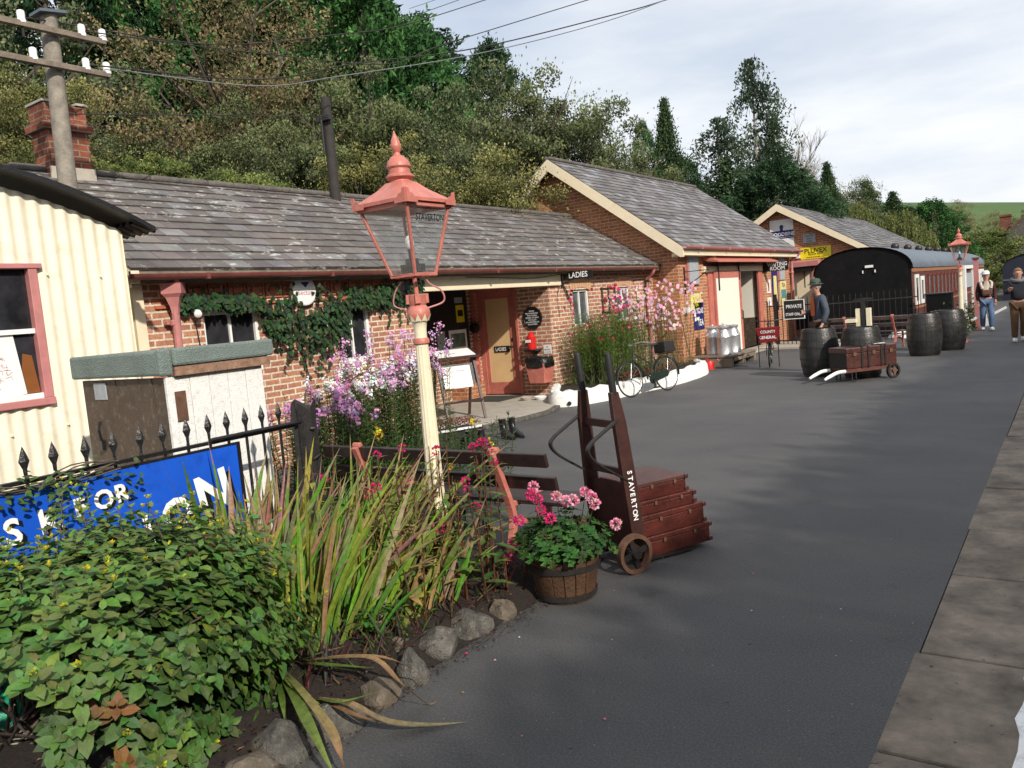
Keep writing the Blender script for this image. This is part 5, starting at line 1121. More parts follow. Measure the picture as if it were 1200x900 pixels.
mb = MB(); mb.prism([(p.x, p.y, .0) for p in pw] + [(-8.09, 16.9, 0), (-8.09, 12.76, 0), (-7.95, 12.5, 0)], (0, 0, .2)); struct(mb, 'kerbed_bed_soil', 'soil')
wc_ = thing('watering_can', (-6.62, 16.9, 0), 'red watering can sitting at the far end of the white kerb', 'watering can')
mb = MB(); mb.lathe([(.13, .0), (.13, .22), (.10, .27), (.04, .28)], (-6.62, 16.9, .0), 18); mb.build('body', 'red', wc_, smooth=True)
mb = MB(); mb.tube([(-6.50, 16.88, .08), (-6.34, 16.85, .28)], [.02, .012]); mb.lathe([(.012, 0), (.035, .04)], (-6.34, 16.85, .28), 12, axis=(.7, 0, .7)); mb.build('spout', 'red', wc_)
mb = MB(); mb.tube(curve_pts([(-6.74, 16.9, .12), (-6.84, 16.9, .22), (-6.72, 16.9, .34), (-6.6, 16.9, .28)], 5), .012); mb.build('handle', 'red', wc_)
wc_.scale = (.7, .7, .7); wc_.location = (-6.78, 17.15, 0)
# A-board easel in front of the porch
ea = thing('easel_stand', (-8.1, 9.9, .05), 'dark A-frame stand with a white sheet on top and a white poster on its front', 'stand')
B0, B1 = V((-7.98, 9.38, .05)), V((-7.55, 10.1, .05)); fd = (B1 - B0).normalized(); bk_ = V((-fd.y, fd.x, 0))
mbs = MB()
for p in (B0, B0 + fd * .62):
    mbs.bar(p, p + bk_ * .32 + V((0, 0, 1.0)), .04, .03); mbs.bar(p + bk_ * .72, p + bk_ * .38 + V((0, 0, 1.0)), .04, .03)
mbs.bar(B0 + bk_ * .05 + V((0, 0, .3)), B0 + fd * .62 + bk_ * .05 + V((0, 0, .3)), .03, .03); mbs.build('frame', 'truckwood', ea)
mb = MB(); C0 = B0 + bk_ * .23 + V((0, 0, .56)); up_ = (bk_ * .32 + V((0, 0, 1))).normalized()
mb.prism([C0 + fd * .0, C0 + fd * .62, C0 + fd * .62 + up_ * .34, C0 + up_ * .34], up_.cross(fd) * -.01); mb.build('board', 'black', ea)
mb = MB(); n_ = fd.cross(up_).normalized() * .014; n_ = n_ if n_.x > 0 else -n_; mb.prism([C0 + fd * .06 + n_ - up_ * .06, C0 + fd * .54 + n_ - up_ * .06, C0 + fd * .54 + up_ * .30 + n_, C0 + fd * .06 + up_ * .30 + n_], n_ * .2); ps_ = mb.build('poster', 'paper', ea)
mb = MB(); T0 = B0 + bk_ * .18 + fd * -.06 + V((0, 0, .97)); sl_ = (bk_ + V((0, 0, .28))).normalized(); mb.prism([T0, T0 + fd * .74, T0 + fd * .74 + sl_ * .42, T0 + sl_ * .42], (0, 0, .03)); mb.build('desk', 'truckwood', ea)
mb = MB(); mb.prism([T0 + fd * .05 + sl_ * .03 + V((0, 0, .032)), T0 + fd * .69 + sl_ * .03 + V((0, 0, .032)), T0 + fd * .69 + sl_ * .39 + V((0, 0, .032)), T0 + fd * .05 + sl_ * .39 + V((0, 0, .032))], (0, 0, .004)); mb.build('sheet', 'paper', ea)
mb = MB(); mb.text('Train times', C0 + fd * .12 + n_ * 1.4 + up_ * .2, fd, up_, .07); mb.build('lettering', 'pinkink', ea)
# trough of red flowers and boots
tg = thing('flower_trough', (-6.65, 7.55, 0), 'low black trough with a white rim holding dark red sedum beside the lamp column', 'trough')
mb = MB(); mb.bar((-6.95, 7.0, .13), (-6.45, 8.1, .13), .34, .26); mb.build('trough', 'black_rough', tg, bevel=.01)
mb = MB(); mb.bar((-6.78, 6.92, .27), (-6.28, 8.02, .27), .03, .025); mb.bar((-7.1, 7.08, .27), (-6.6, 8.18, .27), .03, .025); mb.build('rim', 'white', tg)
M['bootblack'] = paint('boot_leather', (.014, .014, .015), .25, .3, 14, bmp=.2)
def make_boot(loc, rz, label):
    b = thing('boot_planter', (0, 0, 0), label, 'boots', 'old black boots set out along the platform'); 
    for s in (-1, 1):
        mb = MB(); y = s * .075
        mb.grid([[(x + a * rx * cos(t), y + ry * sin(t), z) for t in [2 * pi * k / 12 for k in range(12)] for a in (1,)] for x, rx, ry, z in ((.10, .155, .048, 0), (.10, .16, .052, .025), (.09, .155, .05, .055), (.03, .095, .048, .10), (-.01, .058, .045, .15), (-.02, .055, .047, .22), (-.02, .065, .052, .26))], closed=True, cap=True); mb.build('boot', 'bootblack', b, smooth=True)
    b.location = loc; b.rotation_euler.z = rz; return b
make_boot((-6.38, 8.0, 0), radians(-30), 'pair of black boots next to the trough rim'); make_boot((-6.30, 8.62, 0), radians(-20), 'pair of black boots furthest from the trough'); make_boot((-6.15, 7.72, 0), radians(-40), 'pair of black boots standing in front of the other boots')

# ============================================================ GATE AND RAILINGS BEFORE THE CARRIAGE
rl = thing('railings', (-5.2, 23.5, 0), 'tall black spiked railings across the black end of the carriage', 'railings')
A0, A1 = V((-5.75, 23.0, 0)), V((-3.55, 24.3, 0))
mb = MB()
for z in (.15, 1.12): mb.bar(A0 + V((0, 0, z)), A1 + V((0, 0, z)), .03, .03)
mb.build('rail', 'black', rl); nn = 17
for k in range(nn + 1):
    p = A0.lerp(A1, k / nn); mb = MB(); mb.tube([p, p + V((0, 0, 1.27)), p + V((0, 0, 1.36))], [.011, .011, .003], 6); mb.build('picket', 'black', rl)
gt = thing('platform_gate', (-6.5, 22.6, 0), 'black iron railing gate with a PRIVATE sign beside the waiting room', 'gate')
G0, G1 = V((-7.35, 22.3 + 1.2, 0)), V((-5.75, 22.9, 0))
mb = MB()
for z in (.15, 1.15): mb.bar(G0 + V((0, 0, z)), G1 + V((0, 0, z)), .03, .03)
mb.build('rail', 'black', gt)
for k in range(13):
    p = G0.lerp(G1, k / 12); mb = MB(); mb.tube([p, p + V((0, 0, 1.28)), p + V((0, 0, 1.4))], [.012, .012, .003], 6); mb.build('picket', 'black', gt)
mb = MB(); p = G0.lerp(G1, .12); mb.box(p + V((0, 0, .75)), (.09, .09, 1.5)); mb.build('post', 'black_rough', gt)
Pp = gy(920, 379, 22.75); Pq = gy(942, 355, 22.75)
sign_y('private_sign', 'black PRIVATE sign with a white edge on the railing gate', Pp.x, Pq.x, .80, 1.30, 22.72, 'black', (('PRIVATE', .5, .58, .135, LW, .85), ('STAFF ONLY', .5, .16, .11, LW, .75)), edge='white')
mb = MB(); p = gz(1048, 400); mb.ball((p.x, p.y + 1.2, .02), (.35, .3, .2), 12, jit=.08); tag(mb.build('whitewashed_stone', 'whitewash', origin=(p.x, p.y + 1.2, 0), smooth=True), 'white painted boulder on the ground behind the far bench', 'stone')
mb = MB(); mb.b2((-7.4, 22.1, -.03), (-5.2, 24.4, .05)); struct(mb, 'gateway_step', 'concrete')

# ============================================================ CARRIAGES
def coach(y0, y1, x0, x1, label, end_mt='blackcoach'):
    c = thing('railway_carriage', ((x0 + x1) / 2, y0, 0), label, 'railway carriage'); cx = (x0 + x1) / 2; hw = (x1 - x0) / 2
    def arcp(t, e=0): return (cx + (hw + e) * cos(t), 1.92 + (.68 + e * .6) * sin(t) ** .9 if sin(t) > 0 else 1.92)
    ts = [pi * k / 20 for k in range(21)]
    mb = MB(); mb.face([(x1, y0, -.3)] + [(arcp(t)[0], y0, arcp(t)[1]) for t in ts] + [(x0, y0, -.3)])
    mb.grid([[(arcp(t, .03)[0], y0 - .05, arcp(t, .03)[1]) for t in ts], [(arcp(t, .03)[0], y0 + .1, arcp(t, .03)[1]) for t in ts]]); mb.build('end_panel', end_mt, c)
    mb = MB(); mb.grid([[(arcp(t, .05)[0], y, arcp(t, .05)[1]) for t in ts] for y in (y0 + .02, y1)]); mb.face([(x1, y1, -.3)] + [(arcp(t)[0], y1, arcp(t)[1]) for t in ts] + [(x0, y1, -.3)]); rf_ = mb.build('roof', 'coachroof', c, smooth=True)
    y = y0 + 2.5
    while y < y1 - 1:
        mb = MB(); mb.lathe([(.10, 2.50), (.12, 2.54), (.12, 2.62), (.07, 2.68)], (cx + .5, y, .06), 10); mb.build('vent', 'iron', rf_, smooth=True); y += 2.3
    mb = MB(); mb.b2((x1 - .05, y0 + .02, -.3), (x1, y1, 1.98)); mb.b2((x0, y0 + .02, -.3), (x0 + .05, y1, 1.98)); mb.build('side', 'coachside', c)
    mb = MB(); mb.b2((x1, y0 + .05, 1.80), (x1 + .02, y1, 1.90)); mb.b2((x1, y0 + .05, .74), (x1 + .02, y1, .80)); mb.build('waist_moulding', 'coachpanel', c)
    return c
ch1 = coach(25.0, 46.5, -6.42, -3.80, 'maroon railway carriage with a grey curved roof and a big black end facing the bench')
X1 = -3.80
def cwin(ya, yb, za, zb, fm, pm, w=.08, nm='window'):
    mb = MB(); mb.b2((X1, ya, za), (X1 + .03, ya + w, zb)); mb.b2((X1, yb - w, za), (X1 + .03, yb, zb)); mb.b2((X1, ya + w, zb - w), (X1 + .03, yb - w, zb)); mb.b2((X1, ya + w, za), (X1 + .03, yb - w, za + w)); f = mb.build(nm, fm, ch1)
    mb = MB(); mb.b2((X1, ya + w, za + w), (X1 + .01, yb - w, zb - w)); mb.build('pane', pm, f)
cwin(25.5, 26.15, .85, 1.72, 'white', 'pane', .10); cwin(26.5, 27.15, .85, 1.66, 'white', 'pane', .12)
y = 28.0
while y < 36: cwin(y, y + .72, .95, 1.72, 'maroon', 'pane_grey', .07); mb = MB(); mb.b2((X1 + .01, y + .1, 1.0), (X1 + .02, y + .28, 1.68)); mb.build('curtain', 'wood_grey', ch1); y += .95
mb = MB(); mb.b2((X1, 37.0, -.1), (X1 + .12, 37.5, 1.92)); mb.b2((X1, 40.6, -.1), (X1 + .12, 41.1, 1.92)); mb.b2((X1, 37.5, 1.78), (X1 + .12, 40.6, 1.92)); mb.build('door_frame', 'white', ch1)
mb = MB(); mb.b2((X1, 37.5, 1.0), (X1 + .05, 40.6, 1.6)); mb.build('curtain', 'greypaper', ch1)
y = 42.0
while y < 46: cwin(y, y + .9, .85, 1.72, 'white', 'pane_grey', .2); y += 1.1
mb = MB(); q0 = gy(1010, 322, 24.98); q1 = gy(1019, 319, 24.98); mb.b2((-5.0, 24.96, 2.03), (-4.78, 24.985, 2.10)); mb.b2((-5.08, 24.96, 1.88), (-5.05, 24.985, 1.96)); mb.b2((-4.75, 24.96, 1.88), (-4.72, 24.985, 1.96)); mb.build('lamp_iron', 'white', ch1)
crt = thing('dark_hoarding', (-3.2, 24.8, 0), 'plain black box-like hoarding in front of the carriage side, behind the barrels', 'hoarding'); a_ = gy(1087, 400, 24.8).x; b_ = gy(1117, 400, 24.8).x
mb = MB(); mb.b2((a_, 24.8, 0), (b_, 25.2, 1.12)); mb.build('panel', 'blackcoach', crt); mb = MB(); mb.b2((a_ - .02, 24.78, 1.12), (b_ + .02, 25.22, 1.16)); mb.build('cap', 'black', crt)
pm_ = thing('red_post', (-2.9, 30, 0), 'tall dark red post standing beside the carriage doorway', 'post'); q = gz(1146, 386); mb = MB(); mb.b2((q.x - .06, q.y - .06, 0), (q.x + .06, q.y + .06, 2.0)); pm_.location = (q.x, q.y, 0); mb.build('post', 'pinkpipe', pm_); mb = MB(); mb.b2((q.x - .09, q.y - .09, 2.0), (q.x + .09, q.y + .09, 2.05)); mb.build('cap', 'maroon', pm_)
# white stall things & red flag beside flower bed
for (px, py, h, rz, lb) in ((1136, 394, .85, .1, 'white slanting stake nearest the far lamp'), (1157, 388, .85, .1, 'white slanting stake behind the small flowers')):
    q = gz(px, py - 6); mb = MB(); mb.bar((q.x, q.y, 0), (q.x - .12, q.y, h), .09, .05, up=(0, 1, 0)); mb.bar((q.x + .05, q.y, h * .35), (q.x + .5, q.y, h * .62), .07, .07); tag(mb.build('white_stake', 'white', origin=(q.x, q.y, 0)), lb, 'stake')
# second dark carriage further up the line, stone house, canopy
dk = thing('goods_van', (-1.9, 52, 0), 'dark blue curved-roof van standing beyond the couple at the far end', 'goods van'); M['vanblue'] = paint('van_dark_blue', (.012, .016, .035), .6, .3, 2)
mb = MB(); x0, x1 = -3.1, -.4; ts = [pi * k / 16 for k in range(17)]; cx = (x0 + x1) / 2; pr = [(cx + (x1 - x0) / 2 * cos(t), 1.55 + .75 * sin(t)) for t in ts]
mb.face([(x1, 48, -.3)] + [(a, 48, b) for a, b in pr] + [(x0, 48, -.3)]); mb.face([(x0, 48, -.3), (x0, 48, 1.55), (x0, 56, 1.55), (x0, 56, -.3)]); mb.build('body', 'vanblue', dk); mb = MB(); mb.grid([[(a, y, b + .03) for a, b in pr] for y in (47.9, 56)]); mb.build('roof', 'vanblue', dk); mb = MB(); mb.b2((x0, 47.95, 1.0), (x1, 47.99, 1.08)); mb.build('waist_rail', 'coachroof', dk)
hs_ = thing('stone_house', (-3.2, 75, 0), 'distant grey stone house with a tiled roof and brick chimney above the couple', 'house')
mb = MB(); mb.face([(-4.9, 70, -.5), (0, 70, -.5), (0, 70, 3.6), (-2.45, 70, 5.9), (-4.9, 70, 3.6)]); mb.face([(-4.9, 70, -.5), (-4.9, 82, -.5), (-4.9, 82, 3.6), (-4.9, 70, 3.6)]); mb.build('wall', 'stone', hs_)
M['tiles'] = paint('clay_tiles', (.16, .075, .055), .8, .4, 3, bmp=.4); mb = MB(); mb.prism([(-5.1, 69.8, 3.45), (-2.45, 69.8, 5.95), (.2, 69.8, 3.45), (.2, 69.8, 3.3), (-2.45, 69.8, 5.75), (-5.1, 69.8, 3.3)], (0, 12.5, 0)); rf_ = mb.build('roof', 'tiles', hs_); mb = MB(); mb.b2((-4.6, 70.2, 3.6), (-3.9, 71, 5.4)); mb.b2((-4.65, 70.15, 5.4), (-3.85, 71.05, 5.55)); mb.build('chimney', 'chimney', rf_); mb = MB(); mb.b2((-4.4, 69.95, 2.6), (-3.9, 70.0, 3.3)); mb.build('window', 'pane', hs_)

# ============================================================ TELEGRAPH POLES AND WIRES
def tpole(name, label, base, top, r0, r1, mt):
    p = thing(name, base, label, 'telegraph pole'); mb = MB(); b_, t_ = V(base), V(top); mb.tube([b_, b_.lerp(t_, .5), t_], [r0, (r0 + r1) / 2, r1], 14); mb.build('pole', mt, p, smooth=True); return p
T1 = V((-9.0, 4.60, 5.30)); 
tp = tpole('telegraph_pole', 'weathered grey telegraph pole with two crossarms of white insulators behind the hut roof', (-9.0, 4.50, 0), T1, .115, .085, 'pole')
mb = MB(); mb.prism([T1 + V((-.12, -.14, -.02)), T1 + V((.13, -.14, -.02)), T1 + V((.13, .14, .02)), T1 + V((-.12, .14, .02))], (0, 0, .03)); mb.build('cap', 'coachroof', tp)
ins = []
for z in (5.09, 4.73):
    mb = MB(); mb.bar((-8.86, 3.3, z), (-8.86, 5.12, z), .07, .06); mb.build('crossarm', 'wood_grey', tp, bevel=.004)
    for y in (3.4, 3.8, 4.25 if z > 5 else 4.32, 4.87, 5.1):
        if abs(y - 4.6) < .1: continue
        mb = MB(); mb.tube([(-8.86, y, z - .13), (-8.86, y, z + .05)], .014, 6); mb.build('pin', 'iron', tp)
        mb = MB(); mb.lathe([(.042, z + .01), (.046, z + .03), (.036, z + .06), (.040, z + .10), (.036, z + .13), (.02, z + .14)], (-8.86, y, 0), 14); mb.build('insulator', 'alarm', tp, smooth=True); ins.append(V((-8.86, y, z + .07)))
t2 = gd(381, 115, 13.2); b2_ = gd(394, 240, 13.2)
p2 = tpole('telegraph_pole', 'thin tarred black pole rising behind the long slate roof', (b2_.x, b2_.y, 0), t2, .105, .08, 'pole_dark'); mb = MB(); mb.box(t2 + V((.02, -.1, -.35)), (.3, .08, .08)); mb.tube([t2 + V((0, -.14, -.3)), t2 + V((0, -.14, -.9))], .02); mb.build('bracket', 'iron', p2)
def wire(label, pts, r, mt='iron', sag=0):
    mb = MB(); mb.tube(curve_pts(pts, 8), r, 6, cap=False); tag(mb.build('overhead_wire', mt, origin=pts[0]), label, 'cable')
wire('pale thick overhead wire sagging from the pole across the lamp to the sky', [ins[-1], gd(300, 100.5, 9.6), gd(400, 89, 9.8), gd(560, 63, 10.3), gd(700, 28, 11), gd(790, -4, 11.6), gd(900, -48, 12.4)], .006, 'steel')
wire('thin dark overhead wire just above the pale thick one', [ins[-2], gd(300, 93, 9.9), gd(420, 74, 10.2), gd(560, 56, 10.6), gd(720, 17, 11.2), gd(780, 0, 11.6), gd(900, -40, 12.4)], .008)
wire('thin dark overhead wire crossing the upper sky to the middle', [ins[3], gd(300, 62, 10), gd(450, 75, 11), gd(520, 52, 11.4), gd(690, -.5, 12), gd(800, -35, 12.5)], .007)
wire('thin dark overhead wire rising through the conifer tops', [ins[2], gd(250, 52, 11), gd(400, 40, 12), gd(470, 30, 12.6), gd(571, -1, 13.2), gd(700, -45, 14)], .008)
wire('topmost thin grey wire at the upper left', [gd(470, 24, 12.5), gd(540, -1, 13), gd(620, -30, 13.4)], .005)
wire('faint thin wire at the very top left of centre', [gd(480, 10, 12.5), gd(512, -1, 13), gd(560, -20, 13.3)], .004)
wire('faint dark wire running from the pole to the tarred pole', [V((-8.9, 4.7, 4.25)), gd(250, 135, 11), gd(330, 136, 12), t2 + V((0, 0, -.3))], .007)
# ============================================================ PEOPLE
def skin_mesh(verts, edges, radii, root_i=0, sub=2):
    me = bpy.data.meshes.new('s'); me.from_pydata([tuple(v) for v in verts], edges, [])
    o = bpy.data.objects.new('s', me); COL.objects.link(o)
    o.modifiers.new('k', 'SKIN'); 
    for i, r in enumerate(radii):
        r = r if isinstance(r, tuple) else (r, r); me.skin_vertices[0].data[i].radius = r; me.skin_vertices[0].data[i].use_root = (i == root_i)
    s = o.modifiers.new('u', 'SUBSURF'); s.levels = sub; s.render_levels = sub
    dg = bpy.context.evaluated_depsgraph_get(); m2 = bpy.data.meshes.new_from_object(o.evaluated_get(dg)); bpy.data.objects.remove(o); return m2
def add_skin(root, name, mt, J, chain, smooth=True):
    """chain: list of (joint path, radii)"""
    vs, es, rs, idx = [], [], [], {}
    for path, rad in chain:
        prev = None
        for j, r in zip(path, rad):
            if j not in idx: idx[j] = len(vs); vs.append(J[j]); rs.append(r)
            if prev is not None: es.append((prev, idx[j]))
            prev = idx[j]
    me = skin_mesh(vs, es, rs); me.name = name; me.materials.clear(); me.materials.append(M[mt])
    me.polygons.foreach_set('use_smooth', [True] * len(me.polygons)); o = bpy.data.objects.new(name, me); COL.objects.link(o); o.parent = root; return o
def person(loc, rz, label, J, jacket, trousers, hair, hat=None, shoe='rubber', inner=None, extra=None):
    p = thing('person', loc, label, 'person'); p.rotation_euler.z = rz
    J = {k: V(v) for k, v in J.items()}
    A = []
    for s in 'lr': A += [((f'sh{s}', f'el{s}', f'wr{s}', f'ha{s}'), (.045, .036, .026, .03))]
    body = add_skin(p, 'body', 'skin', J, [(('pel', 'wai', 'che', 'nek', 'hd0', 'hd1', 'hd2'), ((.13, .10), (.12, .09), (.14, .09), .05, .062, .092, .08)),
        (('pel', 'hil', 'knl', 'anl', 'tol'), (.13, .08, .055, .038, .03)), (('pel', 'hir', 'knr', 'anr', 'tor'), (.13, .08, .055, .038, .03))] + [(('che',) + a, (.1,) + r) for a, r in A])
    # face: nose, ears and fingers joined into the body mesh
    import bmesh
    bm = bmesh.new(); bm.from_mesh(body.data); h = J['hd1']
    def blob(c, r):
        ret = bmesh.ops.create_uvsphere(bm, u_segments=8, v_segments=6, radius=1)
        for v in ret['verts']: v.co = V(c) + V((v.co.x * r[0], v.co.y * r[1], v.co.z * r[2]))
    blob(h + V((0, -.095, -.005)), (.014, .022, .024)); blob(h + V((.083, .0, -.005)), (.012, .02, .03)); blob(h + V((-.083, .0, -.005)), (.012, .02, .03)); blob(h + V((0, -.083, -.05)), (.024, .012, .007))
    for s in 'lr':
        d = (J[f'ha{s}'] - J[f'wr{s}']).normalized(); sd = d.cross(V((0, 1, 0))).normalized() if abs(d.y) < .9 else V((1, 0, 0))
        for k in range(4):
            a = J[f'ha{s}'] + sd * (k - 1.5) * .018 + d * .02
            for q in range(3): blob(a + d * (.022 * q) + V((0, -.006 * q, 0)), (.009, .009, .014))
        blob(J[f'ha{s}'] + sd * .04 - d * .01, (.010, .010, .022))
    bm.to_mesh(body.data); bm.free(); body.data.polygons.foreach_set('use_smooth', [True] * len(body.data.polygons))
    for sx in (-1, 1):
        mb = MB(); mb.ball(h + V((sx * .032, -.084, .012)), (.010, .006, .006), 8); o = mb.build('eye', 'rubber', None); o.parent = p
    add_skin(p, 'jacket', jacket, J, [(('pel', 'wai', 'che', 'nek'), ((.175, .13), (.165, .13), (.165, .115), (.065, .07)))] + [(('che',) + a[:3], (.12, .075, .062, .05)) for a, r in A])
    add_skin(p, 'trousers', trousers, J, [(('pel', 'hil', 'knl', 'anl'), ((.15, .12), .105, .082, .068)), (('pel', 'hir', 'knr', 'anr'), ((.15, .12), .105, .082, .068))])
    for s in 'lr':
        mb = MB(); a = J[f'an{s}']; t = J[f'to{s}']; d = (t - a); d.z = 0; d.normalize(); q = V((a.x, a.y, a.z - .06))
        sdv = V((-d.y, d.x, 0)); rows = []
        for u, w, hh in ((-.07, .030, .09), (-.02, .042, .10), (.06, .046, .08), (.13, .048, .055), (.175, .030, .04)):
            rows.append([q + d * u + sdv * (w * a_) + V((0, 0, hh * b_)) for a_, b_ in ((-1, 0), (1, 0), (.9, .7), (0, 1), (-.9, .7))])
        mb.grid(rows, closed=True, cap=True); o = mb.build('shoe', shoe, None, smooth=True); o.parent = p
    if inner:
        mb = MB(); c = J['che']; rows = []
        for z, w in ((.13, .05), (.0, .085), (-.15, .10), (-.26, .09)): rows.append([c + V((x * w, -.125 - .02 * (1 - x * x), z)) for x in (-1, -.5, 0, .5, 1)])
        mb.grid(rows); o = mb.build('shirt', inner, None, smooth=True); o.parent = p
    if hair:
        mb = MB(); mb.ball(h + V((0, .018, .03)), (.092, .098, .098), 12); mb.v = [(x, y, z) for x, y, z in mb.v]; mb.xf(lambda q: q if (q.y > h.y - .045 or q.z > h.z + .055) else V((q.x, max(q.y, h.y - .05), max(q.z, h.z + .05)))); o = mb.build('hair', hair, None, smooth=True); o.parent = p
    if hat:
        mb = MB(); mb.lathe([(.145, h.z + .045), (.15, h.z + .055), (.105, h.z + .07), (.098, h.z + .12), (.08, h.z + .155), (.03, h.z + .168), (.0, h.z + .17)] if hat[1] == 'brim' else [(.098, h.z + .045), (.10, h.z + .09), (.085, h.z + .135), (.04, h.z + .155), (0, h.z + .157)], (h.x, h.y + .005, 0), 20, cap=False); o = mb.build('hat', hat[0], None, smooth=True); o.parent = p
        if hat[1] == 'brim': mb = MB(); mb.lathe([(.107, h.z + .07), (.103, h.z + .095)], (h.x, h.y + .005, 0), 20, cap=False); q = mb.build('hat_band', 'black', None); q.parent = o
        else: mb = MB(); mb.prism([(h.x + .08 * cos(t), h.y - .07 - .08 * sin(t), h.z + .05) for t in [pi * k / 8 for k in range(9)]], (0, 0, .008)); q = mb.build('peak', hat[0], None); q.parent = o
    if extra: extra(p, J)
    return p
def pose(H=1.72, **ov):
    k = H / 1.72; b = dict(pel=(0, 0, .93), wai=(0, 0, 1.08), che=(0, 0, 1.30), nek=(0, -.005, 1.44), hd0=(0, -.02, 1.50), hd1=(0, -.02, 1.595), hd2=(0, -.015, 1.66),
        hil=(.09, 0, .86), knl=(.10, -.02, .48), anl=(.10, 0, .08), tol=(.11, -.14, .03), hir=(-.09, 0, .86), knr=(-.10, -.02, .48), anr=(-.10, 0, .08), tor=(-.11, -.14, .03),
        shl=(.175, 0, 1.37), ell=(.22, .02, 1.10), wrl=(.22, -.08, .88), hal=(.22, -.10, .80), shr=(-.175, 0, 1.37), elr=(-.22, .02, 1.10), wrr=(-.22, -.08, .88), har=(-.22, -.10, .80))
    b.update(ov); return {a: tuple(c * k for c in v) for a, v in b.items()}
M['denimjacket'] = paint('blue_grey_jacket', (.06, .075, .105), .8, .3, 12, bmp=.5); M['browncord'] = paint('brown_trousers', (.05, .03, .025), .85, .3, 12)
M['greenhat'] = paint('green_hat', (.05, .085, .06), .8, .3, 14); M['orangeshirt'] = paint('orange_shirt', (.55, .12, .03), .8, .2, 9); M['greyhair'] = paint('grey_hair', (.35, .33, .31), .8, .3, 20)
M['burgundy'] = paint('burgundy_coat', (.045, .008, .010), .8, .3, 10); M['jeans'] = paint('blue_jeans', (.09, .15, .27), .85, .25, 12); M['whitecap'] = paint('white_cap', (.75, .75, .76), .7, .1, 9)
M['navycoat'] = paint('navy_coat', (.008, .010, .018), .8, .3, 10); M['tan'] = paint('tan_trousers', (.13, .065, .028), .85, .25, 10); M['blonde'] = paint('light_brown_hair', (.20, .12, .06), .7, .3, 20); M['creamtop'] = paint('cream_top', (.55, .48, .40), .8, .2, 9)
M['greyhood'] = paint('grey_hood', (.16, .16, .17), .9, .2, 9); M['pinkbag'] = paint('brown_bag', (.12, .05, .03), .5, .3, 9)
def belt_pouch(p, J):
    mb = MB(); c = J['wrr']; mb.box((c.x + .02, c.y - .06, c.z + .03), (.09, .05, .06)); o = mb.build('camera', 'rubber', None); o.parent = p
person((-4.10, 16.15, 0), radians(-52), 'man in a green brimmed hat, blue grey jacket and orange scarf standing behind the barrels', pose(1.78, elr=(-.21, -.04, 1.12), wrr=(-.12, -.24, 1.12), har=(-.06, -.28, 1.13), hd0=(0, -.04, 1.49), hd1=(0, -.05, 1.585), hd2=(0, -.04, 1.65), ell=(.24, .04, 1.10), wrl=(.22, -.04, .90)), 'denimjacket', 'browncord', 'greyhair', ('greenhat', 'brim'), inner='orangeshirt', extra=belt_pouch)
q = gz(1157, 387)
def scarf(p, J):
    mb = MB(); c = J['nek']
    for s in (-1, 1): mb.tube(curve_pts([(c.x + s * .10, c.y + .03, c.z), (c.x + s * .13, c.y - .08, c.z - .06), (c.x + s * .10, c.y - .14, c.z - .2)], 4), .035, 8)
    o = mb.build('scarf', 'creamtop', None, smooth=True); o.parent = p; mb = MB(); mb.box((0, -.20, 1.06), (.24, .10, .14)); o = mb.build('bag', 'pinkbag', None, bevel=.02); o.parent = p
person((q.x, q.y, 0), radians(12), 'person in a white cap, burgundy jacket and blue jeans walking towards the camera', pose(1.62, knl=(.11, -.10, .49), anl=(.11, -.05, .08), tol=(.12, -.19, .04), knr=(-.10, .0, .47), anr=(-.09, .16, .10), tor=(-.1, .03, .04)), 'burgundy', 'jeans', 'blonde', ('whitecap', 'cap'), shoe='alarm', inner='creamtop', extra=scarf)
q = gz(1195, 400)
def hood(p, J):
    mb = MB(); c = J['nek']; mb.tube([(c.x + .12 * cos(t), c.y + .03 + .11 * sin(t), c.z + .01 + .03 * sin(t)) for t in [2 * pi * k / 12 for k in range(12)]], .045, 8, closed=True); o = mb.build('hood', 'greyhood', None, smooth=True); o.parent = p
person((q.x, q.y, 0), radians(10), 'person in a dark navy coat and tan trousers at the right edge', pose(1.66, elr=(-.26, -.04, 1.16), wrr=(-.20, -.22, 1.20), har=(-.19, -.28, 1.24), knr=(-.1, -.09, .49), anr=(-.1, -.04, .08), tor=(-.11, -.18, .04), anl=(.09, .14, .10), tol=(.1, .01, .04)), 'navycoat', 'tan', 'blonde', None, shoe='alarm', extra=hood)

# ============================================================ ROCKS
def rock(c, r, rz, seed, label, mt='stone'):
    rr_ = random.Random(seed); import bmesh
    bm = bmesh.new(); bmesh.ops.create_icosphere(bm, subdivisions=3, radius=1)
    pl_ = [(V((rr_.uniform(-1, 1), rr_.uniform(-1, 1), rr_.uniform(-.3, 1))).normalized(), rr_.uniform(.62, .86)) for _ in range(9)]
    for v in bm.verts:
        for n_, d in pl_:
            k = v.co.dot(n_)
            if k > d: v.co -= n_ * (k - d)
        v.co *= 1 + .05 * sin(v.co.x * 7 + seed) * cos(v.co.y * 6) + rr_.uniform(-.018, .018)
        v.co = V((v.co.x * r[0], v.co.y * r[1], v.co.z * r[2]))
    me = bpy.data.meshes.new('edging_stone'); bm.to_mesh(me); bm.free(); me.materials.append(M[mt])
    o = bpy.data.objects.new('edging_stone', me); COL.objects.link(o); o.location = c; o.rotation_euler.z = rz; me.polygons.foreach_set('use_smooth', [True] * len(me.polygons)); me.set_sharp_from_angle(angle=radians(28))
    tag(o, label, 'stone', 'rough stones edging the near flower bed')
